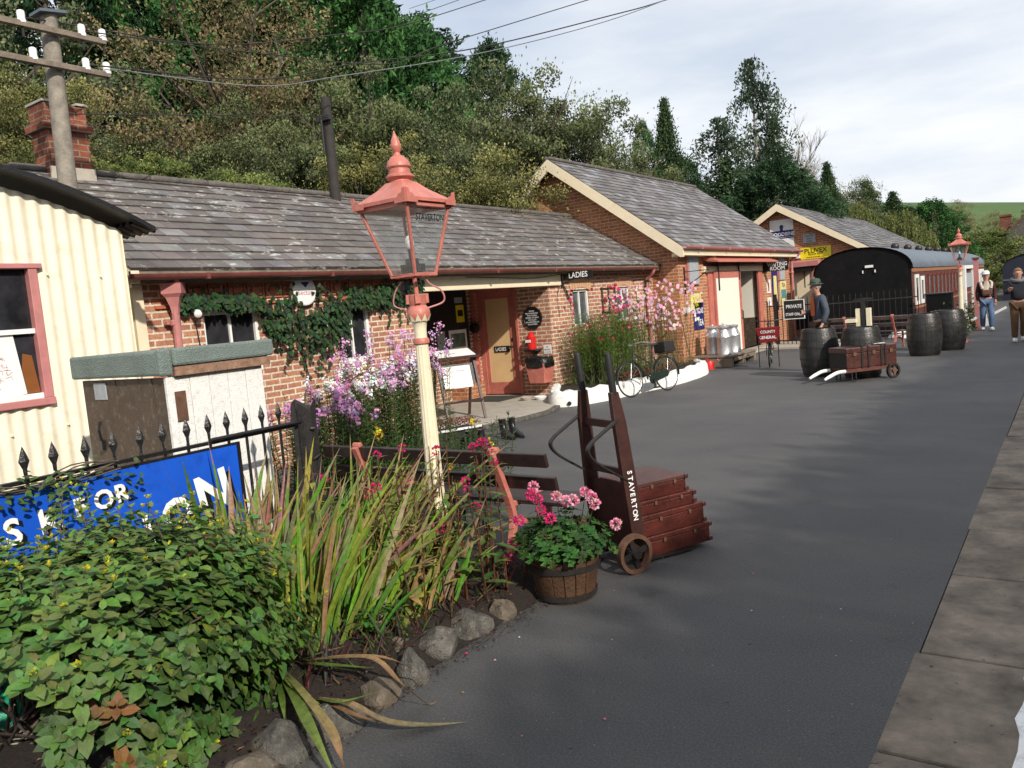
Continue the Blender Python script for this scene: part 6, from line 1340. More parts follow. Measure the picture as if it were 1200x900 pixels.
SR = [((332, 880), (.13, .11, .11), 'grey stone nearest the camera at the bottom edge', 'stone'), ((396, 850), (.14, .10, .10), 'long pale topped stone under the drooping green leaf', 'stone'), ((449, 812), (.12, .09, .07), 'low flat brownish stone behind the fallen brown leaf', 'stone_b'),
      ((487, 792), (.085, .085, .12), 'upright egg shaped stone in the middle of the edging', 'stone'), ((470, 765), (.11, .09, .07), 'dark low stone behind the upright one', 'stone_b'), ((516, 760), (.14, .10, .10), 'pale angular stone next to the pink petal', 'stone'),
      ((556, 737), (.13, .11, .11), 'flat slabby grey stone below the green leaves', 'stone'), ((590, 717), (.09, .09, .08), 'round brown stone last in the row before the tub', 'stone_b'), ((575, 700), (.09, .08, .08), 'small dark stone tucked behind the round brown one', 'stone_b'), ((300, 905), (.12, .1, .08), 'stone cut by the bottom edge of the photo', 'stone_b')]
for i, ((px, py), r, lb, mt) in enumerate(SR):
    p = gz(px, py, .03); rock((p.x - .02, p.y, .035), tuple(q * 1.06 for q in r), i * 1.3, i + 3, lb, mt)
p = gz(14, 885); mb = MB(); mb.box((p.x, p.y, .06), (.24, .16, .14), rot=Matrix.Rotation(.4, 3, 'Z')); tag(mb.build('concrete_block', 'concrete', origin=(p.x, p.y, 0), bevel=.02), 'broken pale block lying in the bottom left corner', 'block')
p = gz(8, 850, .05); mb = MB(); rows = []
for i in range(9):
    ph = pi * i / 8; rows.append([V((p.x, p.y + .05, .14)) + V((.20 * sin(ph) * cos(t) * ru(.8, 1.2), .34 * sin(ph) * sin(t) * ru(.8, 1.2), -.17 * cos(ph) * ru(.8, 1.15))) for t in [2 * pi * k / 18 for k in range(18)]])
mb.grid(rows, closed=True); tag(mb.build('plastic_bag', 'greenbag', origin=(p.x, p.y, 0)), 'crumpled green plastic sack at the lower left corner', 'bag')
mb = MB(); p = gz(28, 893); mb.tube([(p.x - .02, p.y, -.05), (p.x - .02, p.y, .32)], .012, 8); tag(mb.build('iron_stake', 'black', origin=(p.x, p.y, 0)), 'thin black iron stake at the bottom left in front of the green sack', 'stake')

# ============================================================ PLANTS
GR = lambda a, b: tuple(ru(x, y) for x, y in zip(a, b))
def lerp3(a, b, t): return tuple(x + (y - x) * t for x, y in zip(a, b))
# --- yellow-flowered bush
bp = V((-3.74, 1.36, .0)); bush = thing('hypericum_bush', bp, 'dense dark green bush with small yellow flower heads in the near left corner', 'bush')
mb = MB(); fl = MB(); st = MB()
cen = V((-3.52, 1.50, .40)); RR = (.84, 1.02, .44)
def lump(d): return 1 + .13 * sin(d.x * 5 + 1) * sin(d.y * 6) + .10 * sin(d.z * 9 + d.y * 4)
tips = []
random.seed(21)
for k in range(2500):
    d = V((random.gauss(0, 1), random.gauss(0, 1), random.gauss(.15, 1))).normalized()
    s = lump(d) * ru(.72, 1.03); q_ = 1 if d.z > 0 else .92 / sqrt(max(.2, 1 - d.z * d.z)); p = cen + V((d.x * RR[0] * q_, d.y * RR[1] * q_, d.z * RR[2])) * s
    if p.y > 1.55 and d.z > 0: p.z += min(1, (p.y - 1.55) / .5) * ru(.0, .15) * (1 if rnd() < .6 else .3)
    if p.z < .03 or p.x < -4.38 or (p.x > -2.72): continue
    qx, qy = proj(p)
    if qx < 62 and qy > 806: continue
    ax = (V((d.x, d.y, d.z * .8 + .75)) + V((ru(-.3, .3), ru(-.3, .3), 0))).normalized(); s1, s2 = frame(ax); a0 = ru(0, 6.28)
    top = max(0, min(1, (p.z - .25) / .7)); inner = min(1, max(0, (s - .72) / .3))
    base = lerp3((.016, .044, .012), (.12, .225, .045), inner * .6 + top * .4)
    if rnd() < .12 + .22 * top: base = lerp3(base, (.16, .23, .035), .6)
    if rnd() < .014: base = (.20, .09, .03)
    for lv in range(3):
        for m_ in range(2):
            a = a0 + lv * pi / 2 + m_ * pi; dr = (s1 * cos(a) + s2 * sin(a)) + ax * (.15 + .30 * lv); L = (.072, .06, .04)[lv] * ru(.8, 1.25)
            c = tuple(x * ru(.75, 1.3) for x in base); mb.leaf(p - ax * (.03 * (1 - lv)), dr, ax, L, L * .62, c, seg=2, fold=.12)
    tips.append((p, ax, top, inner))
for k in range(75):     # loose upright shoots above the mound
    x, y = ru(-4.2, -3.0), ru(.8, 2.35); base_ = V((x, y, .62 + .12 * (y > 1.6))); h_ = ru(.12, .30) * (1 if 1.2 < y < 2.0 else .55); tip = base_ + V((random.gauss(0, .05), random.gauss(0, .05), h_)); st.tube([base_, tip], [.004, .002], 4); z = 0; a = ru(0, 3.14)
    d2 = ((x - cen.x) / RR[0]) ** 2 + ((y - cen.y) / RR[1]) ** 2
    if d2 > .9: continue
    while z < 1:
        p = base_.lerp(tip, z); a += 1.57; g = lerp3((.06, .13, .03), (.20, .33, .05), z * ru(.6, 1.1))
        for m_ in (0, pi): L = .062 * (1.1 - .5 * z) * ru(.8, 1.2); mb.leaf(p, (cos(a + m_), sin(a + m_), .35 + .5 * z), (0, 0, 1), L, L * .6, tuple(q * ru(.8, 1.2) for q in g), seg=2, fold=.12)
        z += .038 / h_
    if rnd() < .75: tips.append((tip - V((0, 0, .02)), V((0, 0, 1)), 1.6, 1))
for p, ax, top, inner in tips:
    if inner > .6 and rnd() < .06 + .16 * top + (1 if top > 1.5 else 0):
        for q in range(random.choice((7, 10, 14))):
            d = (ax + V((ru(-.8, .8), ru(-.8, .8), ru(-.3, .5)))).normalized(); c = GR((.45, .40, .015), (.75, .62, .05)) if rnd() < .6 else GR((.28, .34, .04), (.4, .48, .08)); fl.leaf(p + ax * .03 + d * ru(.005, .018), d, ax, ru(.010, .017), .012, c)
for k in range(70):
    d = V((random.gauss(0, 1), random.gauss(0, 1), abs(random.gauss(.6, .5)))).normalized(); e = cen + V((d.x * RR[0], d.y * RR[1], d.z * RR[2])) * .9; st.tube([bp + V((ru(-.1, .1), ru(-.2, .2), 0)), (bp + e) / 2 + V((0, 0, .08)), e], [.008, .006, .003], 5)
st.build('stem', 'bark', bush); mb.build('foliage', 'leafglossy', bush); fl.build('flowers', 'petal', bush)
# --- strap-leaved clumps
def straps(root, n, base, spread, tipdir, H, W, seed, dry=.24, name='leaves'):
    random.seed(seed); mb = MB()
    for k in range(n):
        b_ = V(base) + V((ru(-1, 1) * spread[0], ru(-1, 1) * spread[1], 0)); ln = ru(.55, 1) * H; t = V(tipdir) + V((max(-.3, min(.3, random.gauss(0, .17))), max(-.3, min(.3, random.gauss(0, .17))), 0)); arch = ru(.0, .45) if rnd() < .8 else ru(.5, .85)
        pts = [b_ + V((t.x * ln * u * (1 + arch * u), t.y * ln * u * (1 + arch * u), ln * (u - arch * .45 * u * u))) for u in [i / 7 for i in range(8)]]
        isdry = rnd() < dry
        g = GR((.10, .20, .02), (.24, .40, .05)) if rnd() < .80 else GR((.34, .33, .05), (.46, .42, .09)); br = GR((.30, .19, .09), (.52, .38, .24))
        cols = [(br if isdry else lerp3(g, br, max(0, (i / 7 - .62) * 2.2) if rnd() < .5 else 0)) for i in range(8)]; a = ru(0, 3.14)
        mb.strap(pts, W * ru(.5, 1.15), cols, nrm=(cos(a), sin(a), .2))
    return mb.build(name, 'leaf', root)
sc1 = thing('strap_leaf_clump', (-3.35, 2.85, 0), 'big clump of long green and straw brown strap leaves in the middle of the bed', 'plant')
straps(sc1, 260, (-3.42, 2.80, .04), (.34, .34), (.10, .26, 0), 1.05, .040, 5); straps(sc1, 110, (-3.15, 3.0, .04), (.25, .3), (.16, .30, 0), .72, .034, 6, .25)
sc2 = thing('strap_leaf_clump', (-4.05, 2.95, 0), 'upright yellow green strap leaves in front of the fence end and the white locker side', 'plant')
straps(sc2, 52, (-4.12, 2.85, .04), (.13, .22), (-.03, .03, 0), 1.12, .056, 8, .45)
# --- dry undergrowth
random.seed(9); mb = MB()
for k in range(1500):
    x, y = ru(-3.9, -2.75), ru(2.1, 3.9); a = ru(0, 6.28); b_ = V((x, y, .06)); ln = ru(.05, .3); mb.leaf(b_, (cos(a) * .8, sin(a) * .8, ru(.1, 1.3)), (0, 0, 1), ln, ru(.006, .02), GR((.035, .02, .014), (.16, .10, .06)))
tag(mb.build('dead_undergrowth', 'leaf'), 'tangle of dead brown stalks under the strap leaves', 'dead leaves', kind='stuff')
random.seed(10); mb = MB()
for k in range(2600):
    x, y = ru(-4.3, -2.62), ru(.9, 4.3); a = ru(0, 6.28); mb.leaf((x, y, .09 + ru(0, .012)), (cos(a), sin(a), ru(-.1, .3)), (ru(-.4, .4), ru(-.4, .4), 1), ru(.008, .04), ru(.006, .018), GR((.02, .012, .01), (.13, .08, .055)) if rnd() < .93 else GR((.2, .12, .06), (.35, .25, .15)))
tag(mb.build('leaf_litter', 'leaf'), 'brown leaf litter and chippings on the bed soil', 'leaf litter', kind='stuff')
# --- leafy yellowing perennials (tall stems)
def leafy(root, stems, seed, Lf=(.07, .14), cols=None, flower=None, name='foliage', every=.05):
    random.seed(seed); lf = MB(); stm = MB(); fw = MB()
    for (x, y, h) in stems:
        tx, ty = random.gauss(0, .06), random.gauss(0, .06); pts = [V((x, y, .03)), V((x + tx * .4, y + ty * .4, h * .5)), V((x + tx, y + ty, h))]; stm.tube(pts, [.006, .005, .003], 5, col=GR((.10, .05, .02), (.2, .08, .05)))
        z = h * .22; a = ru(0, 6)
        while z < h:
            u = z / h; p = pts[0].lerp(pts[2], u); a += 2.4; ln = ru(*Lf) * (1.1 - .5 * u); c = random.choice(cols); c = tuple(q * ru(.8, 1.2) for q in c)
            lf.leaf(p, (cos(a), sin(a), ru(-.1, .55)), (0, 0, 1), ln, ln * ru(.22, .34), c, seg=2, fold=.2); z += every * ru(.7, 1.3)
        if flower and rnd() < flower[1]:
            for q in range(26):
                d = V((random.gauss(0, 1), random.gauss(0, 1), random.gauss(.3, 1))).normalized(); fw.leaf(pts[2] + d * .016, d, (ru(-1, 1), ru(-1, 1), ru(-1, 1)), .016, .016, tuple(k * ru(.7, 1.2) for k in flower[0]))
    stm.build('stem', 'leaf', root); lf.build(name, 'leaf', root)
    if fw.f: fw.build('flowers', 'petal', root)
YG_ = [(.16, .22, .035), (.28, .28, .045), (.40, .34, .07), (.34, .22, .09), (.10, .17, .03), (.35, .20, .10), (.20, .26, .05)]
lp = thing('yellowing_perennial', (-3.05, 3.45, 0), 'tall stems with pointed leaves turning yellow and pink in front of the lamp column', 'plant')
random.seed(31); leafy(lp, [(ru(-3.65, -2.85), ru(2.95, 3.6), ru(.55, .98)) for _ in range(62)], 32, cols=YG_, flower=((.62, .03, .16), .12))
gp = thing('broad_leaf_plant', (-2.85, 3.6, 0), 'green broad leaved stems with magenta flowers at the right end of the bed', 'plant')
random.seed(33); leafy(gp, [(ru(-2.98, -2.74), ru(3.35, 3.85), ru(.45, .98)) for _ in range(10)], 34, Lf=(.11, .2), cols=[(.05, .12, .03), (.09, .17, .04), (.16, .22, .05)], flower=((.60, .025, .15), .75), every=.08)
gp = thing('low_green_plant', (-3.0, 2.95, 0), 'small bright green low plant between the dry leaves and the edging stones', 'plant')
random.seed(35); mb = MB()
for k in range(260): a = ru(0, 6.28); r = ru(0, .15); mb.leaf((-3.02 + r * cos(a), 2.86 + r * 1.3 * sin(a), .08 + ru(0, .16)), (cos(a), sin(a), ru(0, .6)), (0, 0, 1), ru(.03, .06), ru(.025, .04), GR((.04, .10, .02), (.10, .20, .04)), seg=2)
mb.build('foliage', 'leafglossy', gp)
# drooping straps over the edging
def droop(label, base, paths):
    t = thing('fallen_strap_leaf', base, label, 'leaf'); 
    for pts, W, cols in paths:
        mb = MB(); mb.strap(curve_pts(pts, 4), W, [lerp3(cols[0], cols[1], min(1, i / 12)) for i in range(30)], nrm=(0, 0, 1)); mb.build('blade', 'leaf', t)
G1c, G2c, BRc = (.12, .20, .03), (.20, .26, .06), (.34, .20, .10)
b_ = gz(325, 780, .08); droop('green and brown strap leaves flopping forward over the stones at the bottom', tuple(b_), [
    ([b_, gz(345, 815, .20), gz(368, 860, .16), gz(395, 915, .03)], .05, (G1c, G2c)), ([b_, gz(350, 805, .22), gz(385, 850, .17), gz(398, 880, .12), gz(404, 905, .03)], .042, (G2c, BRc)), ([b_, gz(330, 815, .15), gz(334, 845, .1)], .03, (G1c, G1c)), ([b_, gz(340, 800, .2), gz(360, 815, .14), gz(376, 826, .1)], .03, (G2c, G2c))])
b_ = gz(372, 818, .10); droop('long brown dried strap leaf lying out on the tarmac', tuple(b_), [([b_, gz(410, 824, .16), gz(455, 845, .07), gz(505, 849, .02), gz(548, 846, .012)], .055, (BRc, (.30, .26, .14))), ([b_, gz(400, 830, .14), gz(430, 842, .1), gz(470, 850, .02)], .03, (BRc, BRc)), ([b_, gz(400, 822, .17), gz(445, 810, .12)], .028, (G1c, G2c))])
b_ = gz(350, 775, .12); droop('pair of brown tipped strap leaves arching across the middle stones', tuple(b_), [([b_, gz(400, 770, .24), gz(440, 772, .26), gz(470, 800, .16), gz(500, 824, .02), gz(512, 822, .01)], .035, ((.26, .2, .08), BRc)), ([b_, gz(400, 768, .22), gz(450, 770, .24), gz(485, 785, .14), gz(510, 808, .02)], .025, (BRc, BRc)), ([b_, gz(380, 778, .2), gz(440, 783, .2)], .035, (G1c, G1c)), ([b_, gz(375, 765, .18), gz(405, 757, .22)], .03, (G2c, BRc))])
# --- phlox masses
def phlox(root, stems, seed, petal, leafc, dens=1., hd=.045, fn=34):
    random.seed(seed); lf = MB(); fw = MB(); stm = MB()
    for (x, y, h, pc) in stems:
        p0, p1 = V((x, y, 0)), V((x + random.gauss(0, .07), y + random.gauss(0, .07), h)); stm.tube([p0, p1], [.005, .003], 4, col=(.08, .10, .03)); z = .15; a = ru(0, 6)
        while z < h - .03:
            p = p0.lerp(p1, z / h); a += 1.7
            for m_ in (0, pi):
                ln = ru(.05, .10); lf.leaf(p, (cos(a + m_), sin(a + m_), ru(-.1, .6)), (0, 0, 1), ln, ln * .2, tuple(q * ru(.6, 1.3) for q in leafc))
            z += .035 / dens
        if pc is None: continue
        c0 = petal[pc]
        for q in range(fn):
            d = V((random.gauss(0, 1), random.gauss(0, 1), random.gauss(.2, .8))).normalized(); c = p1 + d * hd * ru(.3, 1.1) + V((0, 0, random.gauss(0, .02))); n_ = (d + V((.3, -.5, .3))).normalized(); s1, s2 = frame(n_); cc = tuple(min(1, k * ru(.75, 1.25)) for k in c0)
            r = ru(.008, .014); fw.face([c + (s1 * cos(t) + s2 * sin(t)) * r for t in [2 * pi * k / 5 for k in range(5)]], cc)
    stm.build('stem', 'leaf', root); lf.build('foliage', 'leaf', root); fw.build('flowers', 'petal', root)
PC = [(.62, .30, .58), (.85, .84, .82), (.55, .22, .42), (.70, .42, .66)]
ph = thing('phlox_clump', (-5.1, 4.8, 0), 'big clump of lilac and white phlox behind the black fence post', 'flowers')
random.seed(41); S = []
for k in range(190):
    y = ru(4.15, 5.9); x = ru(-5.75, -4.55) - (y - 4.15) * .25; back = (y - 4.15) / 1.75; h = ru(.88, 1.08) + .30 * back; S.append((x, y, h, (1 if (rnd() < .45 and back > .25) else random.choice((0, 0, 3, 2))) if rnd() < .75 else None))
phlox(ph, S, 42, PC, (.08, .16, .035), dens=1.6, fn=26)
ph = thing('phlox_clump', (-6.3, 6.7, 0), 'taller clear pink phlox on thin stems against the brick wall left of the lamp', 'flowers')
S = [(ru(-6.75, -5.9), ru(5.9, 7.2), ru(1.0, 1.62), random.choice((3, 3, 4)) if rnd() < .8 else None) for _ in range(60)]; phlox(ph, S, 43, PC + [(.75, .38, .62)], (.13, .12, .05), dens=.6, hd=.06)
ph = thing('leafy_border_plant', (-4.4, 4.35, 0), 'mid green leafy stems with a few yellow flowers between the phlox and the bench end', 'plant')
S = [(ru(-5.0, -3.9), ru(4.45, 5.6), ru(.45, .85), 0 if rnd() < .12 else None) for _ in range(90)]; phlox(ph, S, 44, [(.7, .5, .02)], (.045, .10, .025), dens=1.2, hd=.02, fn=12)
# --- creeper on the wall
cr = thing('wall_creeper', (FX, 7, 0), 'dark green creeper trained over the wall between the two windows below the eave', 'climbing plant'); random.seed(51); mb = MB(); st = MB()
def addivy(y, z, r=.0):
    a = ru(-2.6, -.5); x = FX + ru(.02, .10 + r); mb.leaf((x, y, z), (ru(.1, .7), cos(a), sin(a)), (1, 0, .3), ru(.055, .10), ru(.04, .065), tuple(q * ru(.6, 1.35) for q in random.choice(((.02, .055, .018), (.03, .075, .022), (.05, .09, .03)))), seg=2, fold=.15)
for k in range(2300):
    y = ru(5.05, 9.1)
    if y < 6.2: zc, w = 2.12 - .10 * max(0, (y - 5.6)), .075
    elif y < 7.6: u = (y - 6.2) / 1.4; zc, w = 1.86 - .12 * sin(u * pi), .10 + .30 * sin(u * pi) ** .7
    else: zc, w = 2.10 + .03 * sin(y * 3), .12 if y < 8.4 else .10
    z = random.gauss(zc, w * .62)
    if 6.72 < y < 7.0 and z > 1.97: continue
    if 5.45 < y < 6.1 and z < 1.98 and rnd() < .8: continue
    if 7.5 < y < 8.05 and z < 1.95 and rnd() < .8: continue
    addivy(y, z, w * .35)
for k in range(14): y = ru(8.2, 9.1); [addivy(y + ru(-.03, .03), 2.0 - .05 * j) for j in range(random.choice((3, 7)))]
st.tube(curve_pts([(FX + .03, 6.6, .4), (FX + .03, 6.8, 1.3), (FX + .03, 6.4, 1.9), (FX + .03, 5.2, 2.1)], 6), .012, 6); st.tube(curve_pts([(FX + .03, 6.8, 1.3), (FX + .03, 7.2, 1.9), (FX + .03, 8.2, 2.1), (FX + .03, 9.1, 2.15)], 6), .010, 6)
st.build('stem', 'bark', cr); mb.build('foliage', 'leafglossy', cr)
# --- climber on the fence rail
cl = thing('fence_climber', (-4.48, 1.6, 0), 'twining climber with small green leaves along the top of the spiked fence', 'climbing plant'); random.seed(55); mb = MB(); st = MB()
for k in range(5): st.tube(curve_pts([(-4.46 + ru(-.03, .05), .4 + j * .24, 1.02 + ru(-.04, .06)) for j in range(9)], 4), .004, 4)
for k in range(420):
    y = ru(.5, 2.5) ; z = 1.0 + random.gauss(0, .035) - (ru(0, .16) if rnd() < .35 else 0)
    if y > 2.15 and rnd() < .75: continue
    a = ru(0, 6.28); mb.leaf((-4.43 + ru(-.05, .06), y, z), (cos(a) * .6 + .4, sin(a), ru(-.6, .5)), (.5, 0, 1), ru(.03, .055), ru(.02, .032), tuple(q * ru(.7, 1.3) for q in (.06, .12, .03)), seg=2)
st.build('stem', 'bark', cl); mb.build('foliage', 'leafglossy', cl)
# --- cosmos and pink flowers by the bicycle
def airy(root, n, xr, yr, zr, leafc, fcols, fzone, seed, nl=26, fsize=(.022, .034)):
    random.seed(seed); lf = MB(); fw = MB(); st = MB()
    for k in range(n):
        x, y = ru(*xr), ru(*yr); h = ru(zr[0], zr[1]); p0, p1 = V((x, y, .2)), V((x + random.gauss(0, .12), y + random.gauss(0, .12), h)); st.tube([p0, (p0 + p1) / 2 + V((ru(-.04, .04), ru(-.04, .04), 0)), p1], [.006, .005, .003], 4, col=(.10, .13, .05))
        for j in range(nl):
            u = ru(.15, 1) ** .8; p = p0.lerp(p1, u); a = ru(0, 6.28); ln = ru(.04, .12); lf.leaf(p + V((random.gauss(0, .05), random.gauss(0, .05), 0)), (cos(a), sin(a), ru(-.2, .9)), (0, 0, 1), ln, ru(.006, .014), tuple(q * ru(.6, 1.4) for q in leafc))
        for j in range(random.choice(fzone)):
            c = p1 + V((random.gauss(0, .09), random.gauss(0, .09), ru(-.25, .08))); n_ = V((.7, -.6, ru(-.1, .6))).normalized(); s1, s2 = frame(n_); cc = tuple(min(1, q * ru(.75, 1.25)) for q in random.choice(fcols)); r = ru(*fsize)
            for m_ in range(6): t = m_ * pi / 3; fw.leaf(c, s1 * cos(t) + s2 * sin(t), n_, r, r * .9, cc, fold=.1)
            fw.ball(c + n_ * .004, .006, 6, col=(.5, .35, .03))
    st.build('stem', 'leaf', root); lf.build('foliage', 'leaf', root); fw.build('flowers', 'petal', root)
f1 = thing('cosmos_plant', (-7.4, 13.6, .2), 'bushy feathery green cosmos with magenta and crimson flowers by the narrow window', 'flowers')
airy(f1, 170, (-7.95, -6.95), (12.85, 14.45), (1.0, 1.55), (.16, .27, .04), [(.50, .02, .14), (.35, .01, .04), (.62, .04, .26)], (0, 0, 1), 61, nl=110)
airy(f1, 8, (-7.8, -7.1), (12.9, 14.9), (1.65, 1.95), (.10, .17, .03), [(.55, .02, .16), (.35, .01, .05)], (3, 5), 62, nl=6, fsize=(.03, .045))
f2 = thing('pink_cosmos', (-7.2, 15.4, .2), 'airy mass of pale pink flowers against the gable corner behind the bicycle', 'flowers')
airy(f2, 70, (-7.9, -6.75), (14.5, 16.7), (1.2, 2.0), (.13, .15, .05), [(.78, .50, .62), (.72, .40, .56), (.82, .62, .70)], (2, 3, 5), 63, nl=45, fsize=(.03, .045))
f3 = thing('red_bedding', (-6.9, 13.6, .2), 'low red leaved bedding plants inside the white kerb', 'flowers'); random.seed(64); mb = MB()
for k in range(520): y = ru(12.9, 14.0) if rnd() < .7 else ru(14, 15.5); a = ru(0, 6.28); mb.leaf((ru(-7.0, -6.72), y, ru(.22, .38)), (cos(a), sin(a), .6), (0, 0, 1), .05, .035, GR((.35, .02, .02), (.55, .05, .04)) if rnd() < .6 else GR((.05, .1, .02), (.1, .18, .04)))
mb.build('foliage', 'leaf', f3)
f4 = thing('kerb_weeds', (-7.5, 12.9, .2), 'low straggly green weeds at the wall foot beside the white kerb', 'plant'); random.seed(65); mb = MB()
for k in range(700): a = ru(0, 6.28); mb.leaf((ru(-8.0, -6.8), ru(12.6, 16.5), .2), (cos(a) * .6, sin(a) * .6, 1), (1, 0, 0), ru(.08, .35), .012, GR((.05, .10, .02), (.2, .22, .06)))
mb.build('foliage', 'leaf', f4)
# sedum in the trough, red blooms
sd_ = thing('sedum_plant', (-6.7, 7.5, .26), 'dark red sedum heads filling the black trough', 'flowers'); random.seed(66); mb = MB()
for k in range(900): u = rnd(); p = V((-6.95, 7.0, .28)).lerp(V((-6.45, 8.1, .28)), u) + V((ru(-.12, .12), ru(-.05, .05), ru(0, .10))); a = ru(0, 6.28); mb.leaf(p, (cos(a), sin(a), 1), (0, 0, 1), .03, .02, GR((.16, .015, .02), (.34, .04, .05)) if rnd() < .75 else GR((.05, .1, .03), (.1, .16, .05)))
mb.build('flowers', 'petal', sd_)
# geraniums in the tub
ge = thing('geranium', (TC.x, TC.y, .24), 'geraniums with hot pink and pale pink heads growing in the half barrel tub', 'flowers'); random.seed(71); lf = MB(); fw = MB(); st = MB()
for k in range(360):
    d = V((random.gauss(0, 1), random.gauss(0, 1), abs(random.gauss(.35, .6)))).normalized(); c = V((TC.x, TC.y, .28)) + V((d.x * .29, d.y * .27, d.z * .22)) * ru(.6, 1.08); n_ = (d + V((0, 0, .8)) + V((ru(-.4, .4), ru(-.4, .4), 0))).normalized(); s1, s2 = frame(n_); r = ru(.022, .038); g = tuple(q * ru(.7, 1.3) for q in random.choice(((.04, .11, .02), (.06, .15, .03), (.03, .08, .02)))); 
    ring = [c + (s1 * cos(t) + s2 * sin(t)) * r * (1 + .12 * cos(7 * t)) + n_ * (.006 + .004 * cos(7 * t)) for t in [2 * pi * j / 21 for j in range(19)]]
    for i in range(len(ring) - 1): lf.face([c, ring[i], ring[i + 1]], tuple(q * (.85 + .3 * (i % 2)) for q in g))
HEADS = [(608, 610, 'h'), (622, 580, 'h'), (634, 598, 'h'), (645, 608, 'h'), (603, 636, 'h'), (642, 628, 'h'), (596, 655, 'h'), (625, 570, 'p'), (630, 585, 'h'), (652, 582, 'p'), (663, 587, 'p'), (672, 586, 'p'), (686, 577, 'p'), (693, 583, 'p'), (697, 590, 'p'), (722, 614, 'p')]
for px, py, k in HEADS:
    c = gy(px, py, 3.80 + ru(-.08, .08)); base = V((TC.x + (c.x - TC.x) * .5, TC.y + (c.y - TC.y) * .5, .3)); st.tube([base, (base + c) / 2 + V((ru(-.01, .01), 0, .02)), c], .0025, 5, col=(.12, .16, .06))
    for q in range(60):
        d = V((random.gauss(0, 1), random.gauss(0, 1), random.gauss(.2, .9))).normalized(); col = GR((.60, .02, .16), (.85, .10, .32)) if k == 'h' else (GR((.75, .35, .45), (.9, .62, .68)) if rnd() < .7 else GR((.7, .1, .22), (.8, .2, .35))); fw.leaf(c + d * .018, d + V((ru(-.5, .5), ru(-.5, .5), 0)), (ru(-1, 1), ru(-1, 1), ru(-1, 1)), .021, .02, col)
st.build('stem', 'leaf', ge); lf.build('foliage', 'leaf', ge); fw.build('flowers', 'petal', ge)
mb = MB(); mb.b2((TC.x - .04, TC.y - .17, .22), (TC.x - .015, TC.y - .155, .42)); mb.build('stake', 'brownpaint', ge)
# bed near the far lamp
fb_ = thing('far_flower_bed', (-2.6, 24, 0), 'strip of green plants and pink and white flowers between the far lamp and the couple', 'flowers'); random.seed(75); lf = MB(); fw = MB()
for k in range(2600):
    y = ru(22.0, 31); x = -2.25 - .02 * (y - 22) + ru(-.75, -.05); z = abs(random.gauss(.15, .22)); a = ru(0, 6.28); lf.leaf((x, y, z), (cos(a), sin(a), .6), (0, 0, 1), ru(.08, .16), ru(.04, .07), GR((.02, .05, .012), (.09, .14, .04)))
    if rnd() < .16: q = V((x, y, z + .1)); [fw.leaf(q, (cos(t), sin(t), .3), (0, 0, 1), .05, .05, random.choice(((.75, .45, .5), (.8, .75, .7), (.55, .08, .12)))) for t in (0, 1.5, 3, 4.5)]
lf.build('foliage', 'leaf', fb_); fw.build('flowers', 'petal', fb_)
# soil and crumbs spilling between the stones
random.seed(80); mb = MB()
for k in range(1500):
    y = ru(1.2, 4.0); x = -2.56 + random.gauss(0, .045); a = ru(0, 6.28); s = ru(.004, .016); mb.leaf((x, y, .006 + ru(0, .01)), (cos(a), sin(a), ru(0, .4)), (0, 0, 1), s, s * .8, GR((.015, .01, .008), (.10, .065, .045)) if rnd() < .9 else (.25, .16, .09))
tag(mb.build('spilled_soil', 'leaf'), 'soil and crumbs spilling out from between the edging stones', 'soil', kind='stuff')
# petals and specks on the tarmac
random.seed(81); mb = MB()
for k in range(1500):
    x, y = ru(-5.5, -.3), ru(1.2, 14); a = ru(0, 6.28); t = rnd(); s = ru(.003, .009) if t < .85 else ru(.01, .02); c = (.35, .32, .28) if t < .5 else ((.20, .13, .08) if t < .93 else (.75, .2, .3)); mb.leaf((x, y, .004), (cos(a), sin(a), .05), (0, 0, 1), s, s * .8, c)
for px, py, c, s in ((544, 766, (.75, .05, .2), .022), (578, 774, (.85, .5, .5), .018), (607, 747, (.85, .8, .75), .014), (540, 812, (.3, .2, .1), .02), (716, 750, (.7, .3, .3), .012), (879, 716, (.6, .5, .4), .016), (984, 714, (.6, .6, .55), .012)):
    p = gz(px, py, .006); mb.leaf(p, (1, .3, .1), (0, 0, 1), s, s, c)
tag(mb.build('fallen_petals', 'petal'), 'scattered petals and grit on the tarmac', 'petals', kind='stuff')
# ============================================================ TREES
rng = np.random.default_rng(5)
BRI = 2.15
def leafcloud(name, C, D, L, W, colr, mat='treeleaf', parent=None):
    """C centres, D leaf directions (n,3), L/W sizes, colr (n,3): one rhombic leaf per row"""
    n = len(C); D = D / np.linalg.norm(D, axis=1)[:, None]; R = rng.normal(size=(n, 3)); S = np.cross(D, R); S /= np.linalg.norm(S, axis=1)[:, None]
    L = L[:, None]; W = W[:, None]; v = np.stack([C - D * L * .5, C + S * W * .5, C + D * L * .5, C - S * W * .5], 1).reshape(-1, 3)
    me = bpy.data.meshes.new(name); me.vertices.add(4 * n); me.vertices.foreach_set('co', v.ravel()); me.loops.add(4 * n); me.loops.foreach_set('vertex_index', np.arange(4 * n)); me.polygons.add(n)
    me.polygons.foreach_set('loop_start', np.arange(n) * 4); me.polygons.foreach_set('loop_total', np.full(n, 4)); me.update(calc_edges=True)
    a = me.color_attributes.new('Col', 'FLOAT_COLOR', 'CORNER'); cc = np.repeat(np.hstack([colr * BRI, np.ones((n, 1))]), 4, 0); a.data.foreach_set('color', cc.ravel().astype(np.float32)); me.materials.append(M[mat]); return me
